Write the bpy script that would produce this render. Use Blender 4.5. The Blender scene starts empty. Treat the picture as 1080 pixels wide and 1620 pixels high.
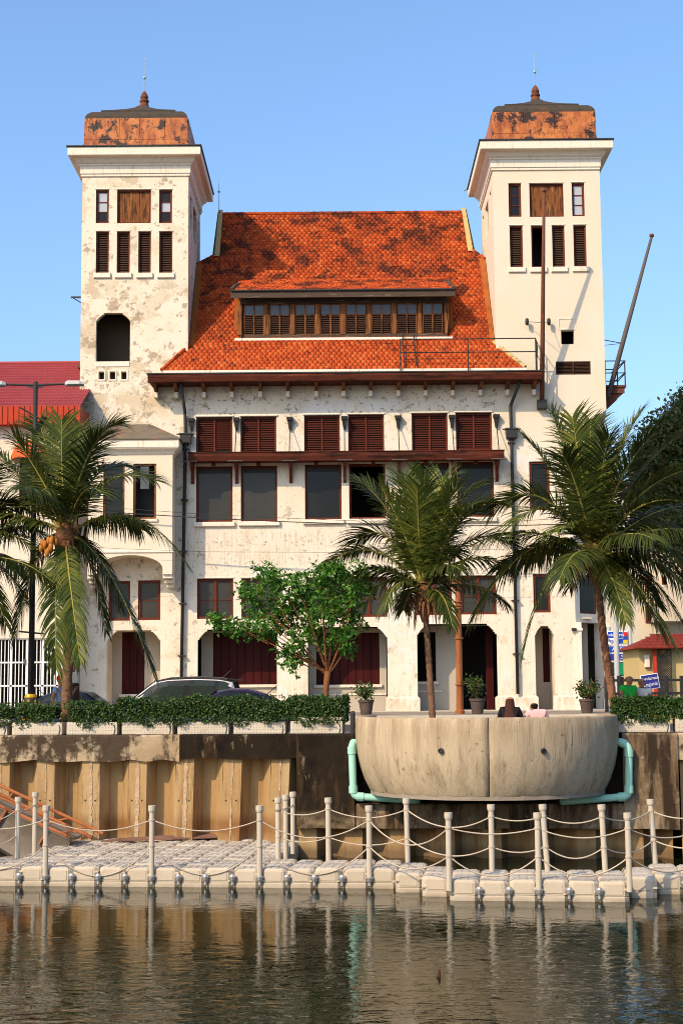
import bpy, math, random
import numpy as np
from mathutils import Vector, Matrix

random.seed(7)
np.random.seed(7)
R = math.radians
scene = bpy.context.scene
COL = scene.collection

# ------------------------------------------------------------------ camera
F_PX = 2400.0                      # focal length in pixels of the 1080 x 1620 photograph
CAM = Vector((0.0, 0.0, 1.02))     # eye height above the far street
PITCH, ROLL = R(6.655), R(-0.45)
CAM_M = Matrix.Rotation(math.pi / 2 + PITCH, 3, 'X') @ Matrix.Rotation(ROLL, 3, 'Z')
cam_data = bpy.data.cameras.new('camera')
cam_data.sensor_fit = 'VERTICAL'
cam_data.sensor_height = 36.0
cam_data.sensor_width = 24.0
cam_data.lens = F_PX / 1620.0 * 36.0
cam_data.clip_start = 0.5
cam_data.clip_end = 3000.0
cam = bpy.data.objects.new('camera', cam_data)
cam.matrix_world = Matrix.Translation(CAM) @ CAM_M.to_4x4()
COL.objects.link(cam)
scene.camera = cam

# ------------------------------------------------------------------ sky, sun, exposure
SUN_TO = Vector((-0.89, -1.0, 1.06)).normalized()      # from the scene towards the sun
SUN_EL = math.asin(SUN_TO.z)
SUN_ROT = math.atan2(SUN_TO.x, SUN_TO.y)
world = bpy.data.worlds.new('World')
scene.world = world
world.use_nodes = True
wn, wl = world.node_tree.nodes, world.node_tree.links
sky = wn.new('ShaderNodeTexSky')
sky.sky_type = 'NISHITA'
sky.sun_disc = False
sky.sun_elevation = SUN_EL
sky.sun_rotation = SUN_ROT % (2 * math.pi)
sky.air_density = 1.25
sky.dust_density = 2.5
sky.ozone_density = 7.0
wn['Background'].inputs['Strength'].default_value = 0.15
wl.new(sky.outputs['Color'], wn['Background'].inputs['Color'])
sun_data = bpy.data.lights.new('sun', 'SUN')
sun_data.energy = 2.9
sun_data.angle = R(0.55)
sun_data.color = (1.0, 0.78, 0.51)
sun = bpy.data.objects.new('sun', sun_data)
sun.rotation_euler = (-SUN_TO).to_track_quat('-Z', 'Y').to_euler()
sun.location = (-40, -40, 60)
COL.objects.link(sun)
scene.view_settings.view_transform = 'Standard'
scene.view_settings.look = 'None'
scene.view_settings.exposure = 0.77
scene.view_settings.gamma = 1.0
scene.view_settings.use_curve_mapping = False
scene.cycles.pixel_filter_type = 'BLACKMAN_HARRIS'
scene.cycles.filter_width = 1.0

# ------------------------------------------------------------------ where a photographed point stands, given its distance
YF = 68.6                          # facade plane
WATER_Z = -2.55
YAW = R(6.5)                       # the quay runs a little askew to the facade
QO = Vector((0.0, 32.95, 0.0))
QU = Vector((math.cos(YAW), -math.sin(YAW), 0))
QV = Vector((math.sin(YAW), math.cos(YAW), 0))

def ray(px, py):
    return CAM_M @ Vector(((px - 540.0) / F_PX, (810.0 - py) / F_PX, -1.0))
def at(px, py, Y):
    d = ray(px, py)
    return CAM + d * ((Y - CAM.y) / d.y)
def atz(px, py, z):
    d = ray(px, py)
    return CAM + d * ((z - CAM.z) / d.z)
def atq(px, py, v):
    d = ray(px, py)
    t = (v - (CAM - QO).dot(QV)) / d.dot(QV)
    return CAM + d * t
def qu(p):
    return (p - QO).dot(QU)
def qv(p):
    return (p - QO).dot(QV)
def Q(u, v, z=0.0):
    p = QO + QU * u + QV * v
    return Vector((p.x, p.y, z))
def FR(x0, y0, x1, y1, Y=YF):
    ym, xm = (y0 + y1) / 2, (x0 + x1) / 2
    return at(x0, ym, Y).x, at(x1, ym, Y).x, at(xm, y1, Y).z, at(xm, y0, Y).z

# ------------------------------------------------------------------ object helpers
WORLD = {}
def tag(o, label=None, cat=None, group=None, kind=None):
    if label: o['label'] = label
    if cat: o['category'] = cat
    if group: o['group'] = group
    if kind: o['kind'] = kind
    return o
def link(o, name, parent, M):
    COL.objects.link(o)
    WORLD[o.name] = M
    if parent is not None:
        o.parent = parent
        o.matrix_parent_inverse = WORLD[parent.name].inverted()
    o.matrix_basis = M
    return o
def empty(name, loc, rz=0.0):
    o = bpy.data.objects.new(name, None)
    o.empty_display_size = 0.3
    return link(o, name, None, Matrix.Translation(loc) @ Matrix.Rotation(rz, 4, 'Z'))
def copy_tree(o, M, parent=None, offset=None):
    """copy a thing with its parts; M is the new world matrix of the top"""
    c = o.copy()
    COL.objects.link(c)
    if parent is None:
        c.matrix_basis = M
        WORLD[c.name] = M
    else:
        c.parent = parent
        WORLD[c.name] = WORLD[o.name]
    for ch in [k for k in bpy.data.objects if k.parent == o]:
        copy_tree(ch, None, c)
    return c

class MB:
    def __init__(s):
        s.V, s.F = [], []
    def add(s, vs, fs):
        b = len(s.V)
        s.V += [tuple(v) for v in vs]
        s.F += [tuple(b + i for i in f) for f in fs]
        return s
    def quad(s, a, b, c, d):
        return s.add([a, b, c, d], [(0, 1, 2, 3)])
    def box(s, x0, x1, y0, y1, z0, z1, M=None):
        vs = [Vector(p) for p in ((x0, y0, z0), (x1, y0, z0), (x1, y1, z0), (x0, y1, z0), (x0, y0, z1), (x1, y0, z1), (x1, y1, z1), (x0, y1, z1))]
        if M is not None: vs = [M @ v for v in vs]
        return s.add(vs, [(0, 3, 2, 1), (4, 5, 6, 7), (0, 1, 5, 4), (1, 2, 6, 5), (2, 3, 7, 6), (3, 0, 4, 7)])
    def bbox(s, x0, x1, y0, y1, z0, z1, b=0.01, M=None):
        """box with a chamfer round its front outline and sides"""
        vs, fs = [], []
        prof = [(y0, b), (y0 + b, 0), (y1 - b, 0), (y1, b)]
        for (y, o) in prof:
            for (x, z) in ((x0 + o, z0 + o), (x1 - o, z0 + o), (x1 - o, z1 - o), (x0 + o, z1 - o)):
                vs.append(Vector((x, y, z)))
        if M is not None: vs = [M @ v for v in vs]
        fs.append((0, 1, 2, 3)); fs.append((15, 14, 13, 12))
        for r in range(3):
            for k in range(4):
                a, c = r * 4 + k, r * 4 + (k + 1) % 4
                fs.append((a, a + 4, c + 4, c))
        return s.add(vs, fs)
    def rings(s, rings, cap0=True, cap1=True):
        n = len(rings[0]); vs = []; fs = []
        for r in rings: vs += r
        for i in range(len(rings) - 1):
            for k in range(n):
                a, b = i * n + k, i * n + (k + 1) % n
                fs.append((a, b, b + n, a + n))
        if cap0: fs.append(tuple(range(n - 1, -1, -1)))
        if cap1: fs.append(tuple((len(rings) - 1) * n + k for k in range(n)))
        return s.add(vs, fs)
    def tube(s, pts, rad, n=8, caps=True):
        pts = [Vector(p) for p in pts]
        if not hasattr(rad, '__len__'): rad = [rad] * len(pts)
        rings = []
        ref = None
        for i, p in enumerate(pts):
            t = (pts[min(i + 1, len(pts) - 1)] - pts[max(i - 1, 0)])
            if t.length < 1e-9: t = Vector((0, 0, 1))
            t.normalize()
            if ref is None:
                ref = Vector((1, 0, 0)) if abs(t.x) < 0.8 else Vector((0, 1, 0))
            a = (ref - t * ref.dot(t))
            if a.length < 1e-5: a = t.orthogonal()
            a.normalize(); b = t.cross(a); ref = a
            rings.append([p + (a * math.cos(2 * math.pi * k / n) + b * math.sin(2 * math.pi * k / n)) * rad[i] for k in range(n)])
        return s.rings(rings, caps, caps)
    def lathe(s, c, prof, n=16):
        c = Vector(c)
        return s.rings([[c + Vector((r * math.cos(2 * math.pi * k / n), r * math.sin(2 * math.pi * k / n), z)) for k in range(n)] for r, z in prof])
    def square(s, x0, x1, y0, y1, prof, caps=True):
        """square ring loft: prof = (outward offset, z)"""
        return s.rings([[Vector((x0 - o, y0 - o, z)), Vector((x1 + o, y0 - o, z)), Vector((x1 + o, y1 + o, z)), Vector((x0 - o, y1 + o, z))] for o, z in prof], caps, caps)
    def prism(s, poly, d):
        """poly: list of 3d points, extruded by d"""
        d = Vector(d); n = len(poly)
        vs = [Vector(p) for p in poly] + [Vector(p) + d for p in poly]
        fs = [tuple(range(n)), tuple(range(2 * n - 1, n - 1, -1))]
        for k in range(n):
            a, b = k, (k + 1) % n
            fs.append((a, a + n, b + n, b))
        return s.add(vs, fs)
    def sheet(s, x0, x1, z0, z1, y, holes=(), depth=0.35, fn=None):
        """upright sheet facing -y with rectangular holes and their reveals; fn maps (x, d, z) elsewhere"""
        fn = fn or (lambda x, d, z: Vector((x, y + d, z)))
        holes = [h for h in holes if h[0] < x1 and h[1] > x0]
        xs = sorted({round(v, 4) for h in holes for v in h[:2] if x0 < v < x1} | {x0, x1})
        zs = sorted({round(v, 4) for h in holes for v in h[2:4] if z0 < v < z1} | {z0, z1})
        for i in range(len(xs) - 1):
            for j in range(len(zs) - 1):
                cx, cz = (xs[i] + xs[i + 1]) / 2, (zs[j] + zs[j + 1]) / 2
                if any(h[0] < cx < h[1] and h[2] < cz < h[3] for h in holes): continue
                s.quad(fn(xs[i], 0, zs[j]), fn(xs[i + 1], 0, zs[j]), fn(xs[i + 1], 0, zs[j + 1]), fn(xs[i], 0, zs[j + 1]))
        for h in holes:
            a, b, c, d = h[:4]
            dd = h[4] if len(h) > 4 else depth
            s.quad(fn(a, 0, c), fn(a, 0, d), fn(a, dd, d), fn(a, dd, c))
            s.quad(fn(b, 0, d), fn(b, 0, c), fn(b, dd, c), fn(b, dd, d))
            s.quad(fn(a, 0, d), fn(b, 0, d), fn(b, dd, d), fn(a, dd, d))
            if c > z0 + 1e-3: s.quad(fn(b, 0, c), fn(a, 0, c), fn(a, dd, c), fn(b, dd, c))
        return s
    def build(s, name, mat, parent=None, smooth=False, weld=False):
        P = np.array(s.V, dtype=float)
        lo, hi = P.min(0), P.max(0)
        org = Vector(((lo[0] + hi[0]) / 2, (lo[1] + hi[1]) / 2, lo[2]))
        P = P - np.array(org)
        me = bpy.data.meshes.new(name)
        me.from_pydata([tuple(p) for p in P], [], s.F)
        if smooth: me.polygons.foreach_set('use_smooth', [True] * len(me.polygons))
        for m in (mat if isinstance(mat, (list, tuple)) else [mat]):
            me.materials.append(m)
        me.update()
        if weld:
            import bmesh
            bm = bmesh.new(); bm.from_mesh(me)
            bmesh.ops.remove_doubles(bm, verts=bm.verts, dist=1e-4)
            bmesh.ops.recalc_face_normals(bm, faces=bm.faces)
            bm.to_mesh(me); bm.free()
        o = bpy.data.objects.new(name, me)
        return link(o, name, parent, Matrix.Translation(org))

def numpy_mesh(name, P, quads, mat, parent=None, smooth=False):
    """P (N,3) points, quads (M,4) indices, as one object"""
    org = Vector(((P[:, 0].min() + P[:, 0].max()) / 2, (P[:, 1].min() + P[:, 1].max()) / 2, P[:, 2].min()))
    me = bpy.data.meshes.new(name)
    me.vertices.add(len(P)); me.loops.add(quads.size); me.polygons.add(len(quads))
    me.vertices.foreach_set('co', (P - np.array(org)).astype(np.float32).ravel())
    me.loops.foreach_set('vertex_index', quads.astype(np.int32).ravel())
    k = quads.shape[1]
    me.polygons.foreach_set('loop_start', np.arange(0, quads.size, k, dtype=np.int32))
    me.polygons.foreach_set('loop_total', np.full(len(quads), k, dtype=np.int32))
    if smooth: me.polygons.foreach_set('use_smooth', np.ones(len(quads), dtype=bool))
    me.materials.append(mat)
    me.update(); me.validate()
    return link(bpy.data.objects.new(name, me), name, parent, Matrix.Translation(org))

def leaf_cloud(name, C, size, mat, parent=None, out=None, up=0.35, aspect=2.0):
    """leaf-shaped folded quads at the points C (N,3); out: outward directions to lean to"""
    n = len(C)
    nr = np.random.normal(size=(n, 3)); nr[:, 2] += up
    if out is not None: nr += out * 0.9
    nr /= np.linalg.norm(nr, axis=1)[:, None]
    t = np.random.normal(size=(n, 3)); t[:, 2] -= 0.5
    t -= nr * (t * nr).sum(1)[:, None]
    t /= np.linalg.norm(t, axis=1)[:, None]
    b = np.cross(nr, t)
    L = size * np.random.uniform(0.65, 1.3, n)[:, None]
    W = L / aspect
    P = np.empty((n, 6, 3))
    P[:, 0] = C
    P[:, 1] = C + t * L * 0.45 + b * W * 0.5 + nr * W * 0.12
    P[:, 2] = C + t * L * 0.45 - b * W * 0.5 + nr * W * 0.12
    P[:, 3] = C + t * L - nr * L * 0.12
    P[:, 4] = C + t * L * 0.78 + b * W * 0.33
    P[:, 5] = C + t * L * 0.78 - b * W * 0.33
    i = np.arange(n)[:, None] * 6
    quads = np.concatenate([i + np.array([[0, 2, 5, 3]]), i + np.array([[0, 3, 4, 1]])], 0)
    return numpy_mesh(name, P.reshape(-1, 3), quads, mat, parent)
# ------------------------------------------------------------------ materials
def new_mat(name):
    m = bpy.data.materials.new(name)
    m.use_nodes = True
    return m, m.node_tree.nodes, m.node_tree.links
def c4(c):
    return (c[0], c[1], c[2], 1.0)

def mat(name, color, rough=0.8, spec=0.12, metallic=0.0, layers=(), bump=None, island=None, coat=0.0, trans=0.0, ior=1.45, emit=None):
    """layers: (colour, scale, low, high, amount, stretch) - weathering by noise fixed to the place.
    island: (dark, light) colours picked at random piece by piece."""
    m, N, L = new_mat(name)
    bs = N['Principled BSDF']
    bs.inputs['Roughness'].default_value = rough
    bs.inputs['Specular IOR Level'].default_value = spec
    bs.inputs['Metallic'].default_value = metallic
    bs.inputs['Coat Weight'].default_value = coat
    bs.inputs['Transmission Weight'].default_value = trans
    bs.inputs['IOR'].default_value = ior
    if emit:
        bs.inputs['Emission Color'].default_value = c4(emit[0])
        bs.inputs['Emission Strength'].default_value = emit[1]
    geo = N.new('ShaderNodeNewGeometry')
    if island:
        ramp = N.new('ShaderNodeValToRGB')
        el = ramp.color_ramp.elements
        el[0].color, el[1].color = c4(island[0]), c4(island[-1])
        for k, c in enumerate(island[1:-1]):
            e = el.new((k + 1) / (len(island) - 1)); e.color = c4(c)
        L.new(geo.outputs['Random Per Island'], ramp.inputs['Fac'])
        cur = ramp.outputs['Color']
    else:
        rgb = N.new('ShaderNodeRGB'); rgb.outputs[0].default_value = c4(color)
        cur = rgb.outputs[0]
    for k, ly in enumerate(layers):
        lc, sc, lo, hi, am = ly[:5]
        st = ly[5] if len(ly) > 5 else (1, 1, 1)
        mp = N.new('ShaderNodeMapping'); mp.inputs['Scale'].default_value = st
        mp.inputs['Location'].default_value = (k * 7.3, k * 3.1, k * 5.7)
        L.new(geo.outputs['Position'], mp.inputs['Vector'])
        nz = N.new('ShaderNodeTexNoise')
        nz.inputs['Scale'].default_value = sc
        nz.inputs['Detail'].default_value = 7.0
        nz.inputs['Roughness'].default_value = 0.69
        L.new(mp.outputs['Vector'], nz.inputs['Vector'])
        mr = N.new('ShaderNodeMapRange')
        mr.inputs['From Min'].default_value = lo
        mr.inputs['From Max'].default_value = hi
        mr.inputs['To Max'].default_value = am
        L.new(nz.outputs['Fac'], mr.inputs['Value'])
        fac = mr.outputs['Result']
        if len(ly) > 6:                      # a height band (z0, z1, soft): where on the thing this stain sits
            z0, z1, soft = ly[6]
            sep = N.new('ShaderNodeSeparateXYZ'); L.new(geo.outputs['Position'], sep.inputs[0])
            a = N.new('ShaderNodeMapRange'); a.inputs['From Min'].default_value = z0 - soft; a.inputs['From Max'].default_value = z0 + soft
            b = N.new('ShaderNodeMapRange'); b.inputs['From Min'].default_value = z1 + soft; b.inputs['From Max'].default_value = z1 - soft
            L.new(sep.outputs['Z'], a.inputs['Value']); L.new(sep.outputs['Z'], b.inputs['Value'])
            mu = N.new('ShaderNodeMath'); mu.operation = 'MULTIPLY'
            L.new(a.outputs[0], mu.inputs[0]); L.new(b.outputs[0], mu.inputs[1])
            mu2 = N.new('ShaderNodeMath'); mu2.operation = 'MULTIPLY'
            L.new(mu.outputs[0], mu2.inputs[0]); L.new(fac, mu2.inputs[1])
            fac = mu2.outputs[0]
        mx = N.new('ShaderNodeMix'); mx.data_type = 'RGBA'
        L.new(fac, mx.inputs[0]); L.new(cur, mx.inputs[6])
        mx.inputs[7].default_value = c4(lc)
        cur = mx.outputs[2]
    L.new(cur, bs.inputs['Base Color'])
    if bump:
        nz = N.new('ShaderNodeTexNoise'); nz.inputs['Scale'].default_value = bump[0]; nz.inputs['Detail'].default_value = 6
        if len(bump) > 2:
            mp = N.new('ShaderNodeMapping'); mp.inputs['Scale'].default_value = bump[2]
            L.new(geo.outputs['Position'], mp.inputs['Vector']); L.new(mp.outputs['Vector'], nz.inputs['Vector'])
        else:
            L.new(geo.outputs['Position'], nz.inputs['Vector'])
        bp = N.new('ShaderNodeBump'); bp.inputs['Strength'].default_value = bump[1]; bp.inputs['Distance'].default_value = 0.03
        L.new(nz.outputs['Fac'], bp.inputs['Height']); L.new(bp.outputs['Normal'], bs.inputs['Normal'])
    return m

def leaf_mat(name, cols, rough=0.5, trans=0.25, spec=0.4):
    m = mat(name, cols[0], rough=rough, spec=spec, island=cols)
    N, L = m.node_tree.nodes, m.node_tree.links
    bs = N['Principled BSDF']; out = N['Material Output']
    tr = N.new('ShaderNodeBsdfTranslucent')
    src = bs.inputs['Base Color'].links[0].from_socket
    mx = N.new('ShaderNodeMixShader'); mx.inputs[0].default_value = trans
    L.new(src, tr.inputs['Color'])
    L.new(bs.outputs[0], mx.inputs[1]); L.new(tr.outputs[0], mx.inputs[2]); L.new(mx.outputs[0], out.inputs['Surface'])
    return m

TAN, TAN2, SOOT = (0.40, 0.30, 0.19), (0.52, 0.42, 0.28), (0.10, 0.085, 0.07)
M = {}
M['plaster'] = mat('plaster_main', (0.69, 0.60, 0.475), rough=0.9, layers=[
    ((0.60, 0.49, 0.34), 0.45, 0.45, 0.75, 0.8),
    (TAN2, 0.9, 0.57, 0.62, 0.5), (TAN, 2.6, 0.62, 0.65, 0.5),
    (SOOT, 6.0, 0.645, 0.67, 0.8, (1, 1, 1.4)), ((0.28, 0.22, 0.15), 1.7, 0.60, 0.64, 0.55), ((0.30, 0.25, 0.19), 3.0, 0.56, 0.80, 0.7, (3.0, 1, 0.22)),
    ((0.66, 0.64, 0.60), 0.35, 0.56, 0.60, 0.5),
    ((0.27, 0.21, 0.14), 3.0, 0.50, 0.72, 0.55, (4, 1, 0.15), (6.6, 8.15, 0.12)), (SOOT, 5.0, 0.585, 0.62, 0.8, (1, 1, 1), (6.3, 8.0, 0.4)), ((0.13, 0.10, 0.07), 5.0, 0.565, 0.62, 0.8, (1, 1, 1.2), (13.1, 14.9, 0.3)), ((0.36, 0.28, 0.19), 2.2, 0.45, 0.66, 0.7, (2, 1, 0.5), (-0.2, 1.0, 0.5))], bump=(9, 0.25))
M['plaster_old'] = mat('plaster_peeling', (0.70, 0.61, 0.48), rough=0.92, layers=[
    ((0.61, 0.50, 0.34), 0.6, 0.45, 0.75, 0.8),
    (TAN2, 0.75, 0.54, 0.58, 0.45), (TAN, 0.85, 0.595, 0.62, 0.6), (TAN2, 0.55, 0.525, 0.56, 0.75, (1, 1, 1.3), (13.6, 19.6, 0.6)), ((0.33, 0.25, 0.165), 0.9, 0.56, 0.585, 0.8, (1, 1, 1.3), (13.6, 19.6, 0.6)), ((0.30, 0.235, 0.165), 2.6, 0.59, 0.62, 0.8), ((0.22, 0.17, 0.12), 5.0, 0.62, 0.65, 0.7),
    (SOOT, 8.0, 0.70, 0.73, 0.7), ((0.33, 0.27, 0.20), 2.6, 0.62, 0.9, 0.7, (3.2, 1, 0.3))], bump=(7, 0.35))
M['plaster_clean'] = mat('plaster_clean', (0.655, 0.57, 0.445), rough=0.88, layers=[
    ((0.63, 0.51, 0.335), 0.4, 0.45, 0.8, 0.8), (TAN2, 1.6, 0.66, 0.70, 0.5), ((0.5, 0.43, 0.33), 2.2, 0.66, 0.9, 0.5, (3.5, 1, 0.25)),
    (SOOT, 6.0, 0.74, 0.76, 0.7)], bump=(8, 0.15))
M['trim'] = mat('plaster_trim', (0.71, 0.63, 0.51), rough=0.85, layers=[
    ((0.42, 0.30, 0.17), 2.5, 0.55, 0.70, 0.75, (3.4, 3.4, 0.35)), (SOOT, 5.0, 0.70, 0.74, 0.5)], bump=(8, 0.15))
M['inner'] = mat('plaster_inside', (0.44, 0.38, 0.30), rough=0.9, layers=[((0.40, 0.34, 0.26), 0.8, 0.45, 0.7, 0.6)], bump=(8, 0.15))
M['loggia'] = mat('shade_dark_plaster', (0.10, 0.075, 0.05), rough=0.95)  # dark colour stands in for the shade deep inside the loggia
M['dark_room'] = mat('room_shade', (0.05, 0.045, 0.04), rough=0.95)  # near-black colour stands in for the unlit depth behind openings
M['tile'] = mat('roof_tile', (0.4, 0.1, 0.03), rough=0.8, spec=0.2,
    island=((0.32, 0.044, 0.010), (0.44, 0.068, 0.013), (0.38, 0.055, 0.011), (0.47, 0.078, 0.015), (0.52, 0.110, 0.026)), layers=[
    ((0.15, 0.028, 0.010), 0.5, 0.47, 0.60, 0.6, (1, 1, 1), (17.0, 30.0, 1.5)), ((0.055, 0.016, 0.009), 1.1, 0.505, 0.575, 0.85, (1, 1, 1), (18.0, 30.0, 1.5)), ((0.10, 0.026, 0.012), 1.3, 0.58, 0.66, 0.75), ((0.03, 0.012, 0.008), 3.0, 0.60, 0.63, 0.9), ((0.56, 0.26, 0.09), 1.6, 0.66, 0.78, 0.5)], bump=(30, 0.3))
M['flash'] = mat('rust_flashing', (0.30, 0.085, 0.018), rough=0.7, layers=[((0.16, 0.04, 0.012), 1.6, 0.5, 0.7, 0.8)])
M['copper'] = mat('old_copper', (0.46, 0.14, 0.032), rough=0.55, spec=0.4, layers=[
    ((0.60, 0.24, 0.07), 1.4, 0.50, 0.70, 0.8), ((0.24, 0.05, 0.014), 2.2, 0.48, 0.60, 0.8, (1, 1, 0.5)), ((0.022, 0.012, 0.009), 1.3, 0.52, 0.55, 0.97), ((0.03, 0.016, 0.012), 3.2, 0.585, 0.63, 0.9, (1.4, 1, 0.6)), ((0.10, 0.035, 0.015), 6.0, 0.55, 0.66, 0.7, (1.5, 1, 0.4))], bump=(4, 0.5))
M['finial'] = mat('rusty_finial', (0.16, 0.055, 0.028), rough=0.8, layers=[((0.04, 0.025, 0.02), 4.0, 0.5, 0.65, 0.85)])
M['oriel_lead'] = mat('weathered_lead_sheet', (0.15, 0.12, 0.085), rough=0.8, layers=[((0.28, 0.13, 0.06), 1.0, 0.56, 0.62, 0.7), ((0.075, 0.06, 0.045), 1.6, 0.50, 0.65, 0.7), ((0.20, 0.30, 0.26), 1.5, 0.64, 0.68, 0.6)])
M['lead'] = mat('grey_lead', (0.060, 0.048, 0.036), rough=0.75, layers=[((0.13, 0.055, 0.025), 1.5, 0.52, 0.68, 0.7), ((0.03, 0.025, 0.02), 3.0, 0.52, 0.66, 0.7)], bump=(6, 0.2))
M['verge'] = mat('verge_plaster', (0.45, 0.33, 0.14), rough=0.85, layers=[((0.16, 0.10, 0.05), 2.4, 0.55, 0.7, 0.8)])
M['redwood'] = mat('red_wood', (0.115, 0.024, 0.012), rough=0.6, layers=[((0.30, 0.085, 0.035), 3.0, 0.58, 0.75, 0.6), ((0.05, 0.018, 0.012), 2.0, 0.52, 0.7, 0.7)])
M['slat'] = mat('louvre_slat', (0.072, 0.017, 0.011), rough=0.6, layers=[((0.13, 0.04, 0.025), 3.0, 0.55, 0.8, 0.5), ((0.03, 0.008, 0.006), 1.2, 0.5, 0.7, 0.6)])
M['slat_old'] = mat('old_louvre_slat', (0.060, 0.030, 0.019), rough=0.75, layers=[((0.024, 0.013, 0.009), 3.0, 0.5, 0.7, 0.7), ((0.12, 0.07, 0.045), 4.0, 0.6, 0.75, 0.6)])
M['wood'] = mat('weathered_wood', (0.20, 0.075, 0.025), rough=0.8, layers=[((0.40, 0.165, 0.052), 1.3, 0.52, 0.68, 0.8, (4, 1, 0.5)), ((0.04, 0.022, 0.014), 1.6, 0.49, 0.59, 0.9, (6, 1, 0.6))], bump=(12, 0.3, (6, 1, 0.4)))
M['wood_grey'] = mat('grey_wood', (0.075, 0.052, 0.038), rough=0.85, layers=[((0.30, 0.24, 0.18), 2.0, 0.58, 0.72, 0.7, (0.5, 1, 3)), ((0.045, 0.03, 0.025), 2.0, 0.52, 0.66, 0.7, (0.5, 1, 3))])
M['gutter'] = mat('red_gutter_board', (0.085, 0.021, 0.011), rough=0.7, layers=[((0.22, 0.06, 0.03), 1.4, 0.56, 0.70, 0.7, (0.4, 1, 3)), ((0.40, 0.33, 0.27), 2.2, 0.68, 0.74, 0.8, (0.5, 1, 3)), ((0.016, 0.008, 0.006), 1.5, 0.50, 0.62, 0.85, (0.4, 1, 3))])
M['door'] = mat('dark_red_door', (0.050, 0.006, 0.005), rough=0.5, layers=[((0.022, 0.004, 0.003), 0.9, 0.45, 0.65, 0.7, (3, 1, 0.4))])
M['glass'] = mat('dark_glass', (0.010, 0.010, 0.009), rough=0.10, spec=0.25, layers=[((0.022, 0.021, 0.018), 0.7, 0.45, 0.7, 0.6)])
M['blind'] = mat('glass_over_blind', (0.036, 0.034, 0.029), rough=0.14, spec=0.25, layers=[((0.055, 0.050, 0.042), 0.6, 0.4, 0.7, 0.6)])
M['pane_light'] = mat('pale_glass', (0.38, 0.40, 0.42), rough=0.15, spec=0.6)
M['pane_grey'] = mat('grey_glass', (0.075, 0.078, 0.080), rough=0.12, spec=0.35, layers=[((0.13, 0.13, 0.13), 1.0, 0.5, 0.65, 0.7)])
M['black_iron'] = mat('black_iron', (0.022, 0.02, 0.02), rough=0.55, spec=0.4, layers=[((0.07, 0.04, 0.03), 3.0, 0.6, 0.75, 0.6)])
M['rust_iron'] = mat('rusty_iron', (0.13, 0.05, 0.032), rough=0.7, layers=[((0.24, 0.085, 0.04), 2.0, 0.55, 0.7, 0.7), ((0.04, 0.02, 0.016), 2.6, 0.55, 0.7, 0.7)])
M['grey_iron'] = mat('grey_iron', (0.10, 0.085, 0.08), rough=0.6, layers=[((0.17, 0.09, 0.06), 2.0, 0.55, 0.7, 0.6)])
M['rod'] = mat('pale_metal_rod', (0.32, 0.42, 0.44), rough=0.45, metallic=0.3)
M['white_paint'] = mat('white_paint', (0.72, 0.70, 0.66), rough=0.55, layers=[((0.5, 0.42, 0.33), 2.0, 0.6, 0.75, 0.4)])
M['red_sheet'] = mat('red_roof_sheet', (0.30, 0.052, 0.058), rough=0.65, layers=[((0.36, 0.070, 0.070), 0.6, 0.4, 0.7, 0.6)])
M['red_fascia'] = mat('red_metal_fascia', (0.40, 0.048, 0.020), rough=0.5, layers=[((0.40, 0.05, 0.025), 0.8, 0.45, 0.7, 0.6)])
M['awning'] = mat('orange_awning', (0.60, 0.10, 0.03), rough=0.75)
M['concrete_beam'] = mat('stained_concrete', (0.37, 0.28, 0.175), rough=0.95, layers=[
    ((0.52, 0.44, 0.32), 1.2, 0.5, 0.66, 0.7), ((0.26, 0.18, 0.10), 0.8, 0.48, 0.62, 0.7), ((0.040, 0.027, 0.017), 0.55, 0.50, 0.55, 0.95, (1, 1, 0.8)), ((0.05, 0.034, 0.022), 1.7, 0.53, 0.60, 0.85, (1.6, 1.6, 0.8)), ((0.55, 0.50, 0.42), 2.6, 0.66, 0.71, 0.7)], bump=(6, 0.6))
M['concrete_dark'] = mat('algae_black_concrete', (0.018, 0.012, 0.007), rough=0.95, layers=[
    ((0.007, 0.005, 0.004), 0.9, 0.48, 0.60, 0.8), ((0.060, 0.036, 0.018), 1.2, 0.54, 0.66, 0.7, (2.2, 2.2, 0.5)), ((0.22, 0.165, 0.10), 2.0, 0.61, 0.66, 0.6, (1.8, 1.8, 0.6)), ((0.26, 0.19, 0.11), 1.4, 0.42, 0.62, 0.9, (1, 1, 1), (-2.2, -1.66, 0.14))], bump=(6, 0.6))
M['concrete_right'] = mat('brown_stained_concrete', (0.16, 0.105, 0.06), rough=0.95, layers=[
    ((0.30, 0.23, 0.15), 1.2, 0.52, 0.62, 0.7), ((0.022, 0.014, 0.009), 1.0, 0.47, 0.58, 0.92, (2.4, 2.4, 0.35)), ((0.34, 0.27, 0.18), 3.0, 0.60, 0.66, 0.6)], bump=(6, 0.6))
M['concrete_bowl'] = mat('board_marked_concrete', (0.44, 0.345, 0.225), rough=0.9, layers=[
    ((0.245, 0.185, 0.115), 0.9, 0.45, 0.66, 0.75, (4, 4, 0.25)), ((0.44, 0.37, 0.275), 1.6, 0.55, 0.7, 0.6, (4, 4, 0.4)), ((0.13, 0.095, 0.06), 3.5, 0.565, 0.68, 0.75, (3, 3, 0.14)), ((0.09, 0.065, 0.042), 9.0, 0.62, 0.66, 0.7), ((0.22, 0.155, 0.09), 1.0, 0.38, 0.60, 0.7, (3, 3, 0.4), (0.0, 0.6, 0.25))], bump=(14, 0.3, (3, 3, 0.4)))
M['concrete_pale'] = mat('planter_concrete', (0.50, 0.44, 0.345), rough=0.9, layers=[((0.38, 0.31, 0.22), 1.4, 0.5, 0.68, 0.7), ((0.22, 0.16, 0.11), 3.2, 0.66, 0.74, 0.6, (2, 2, 0.5))], bump=(18, 0.25))
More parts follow.
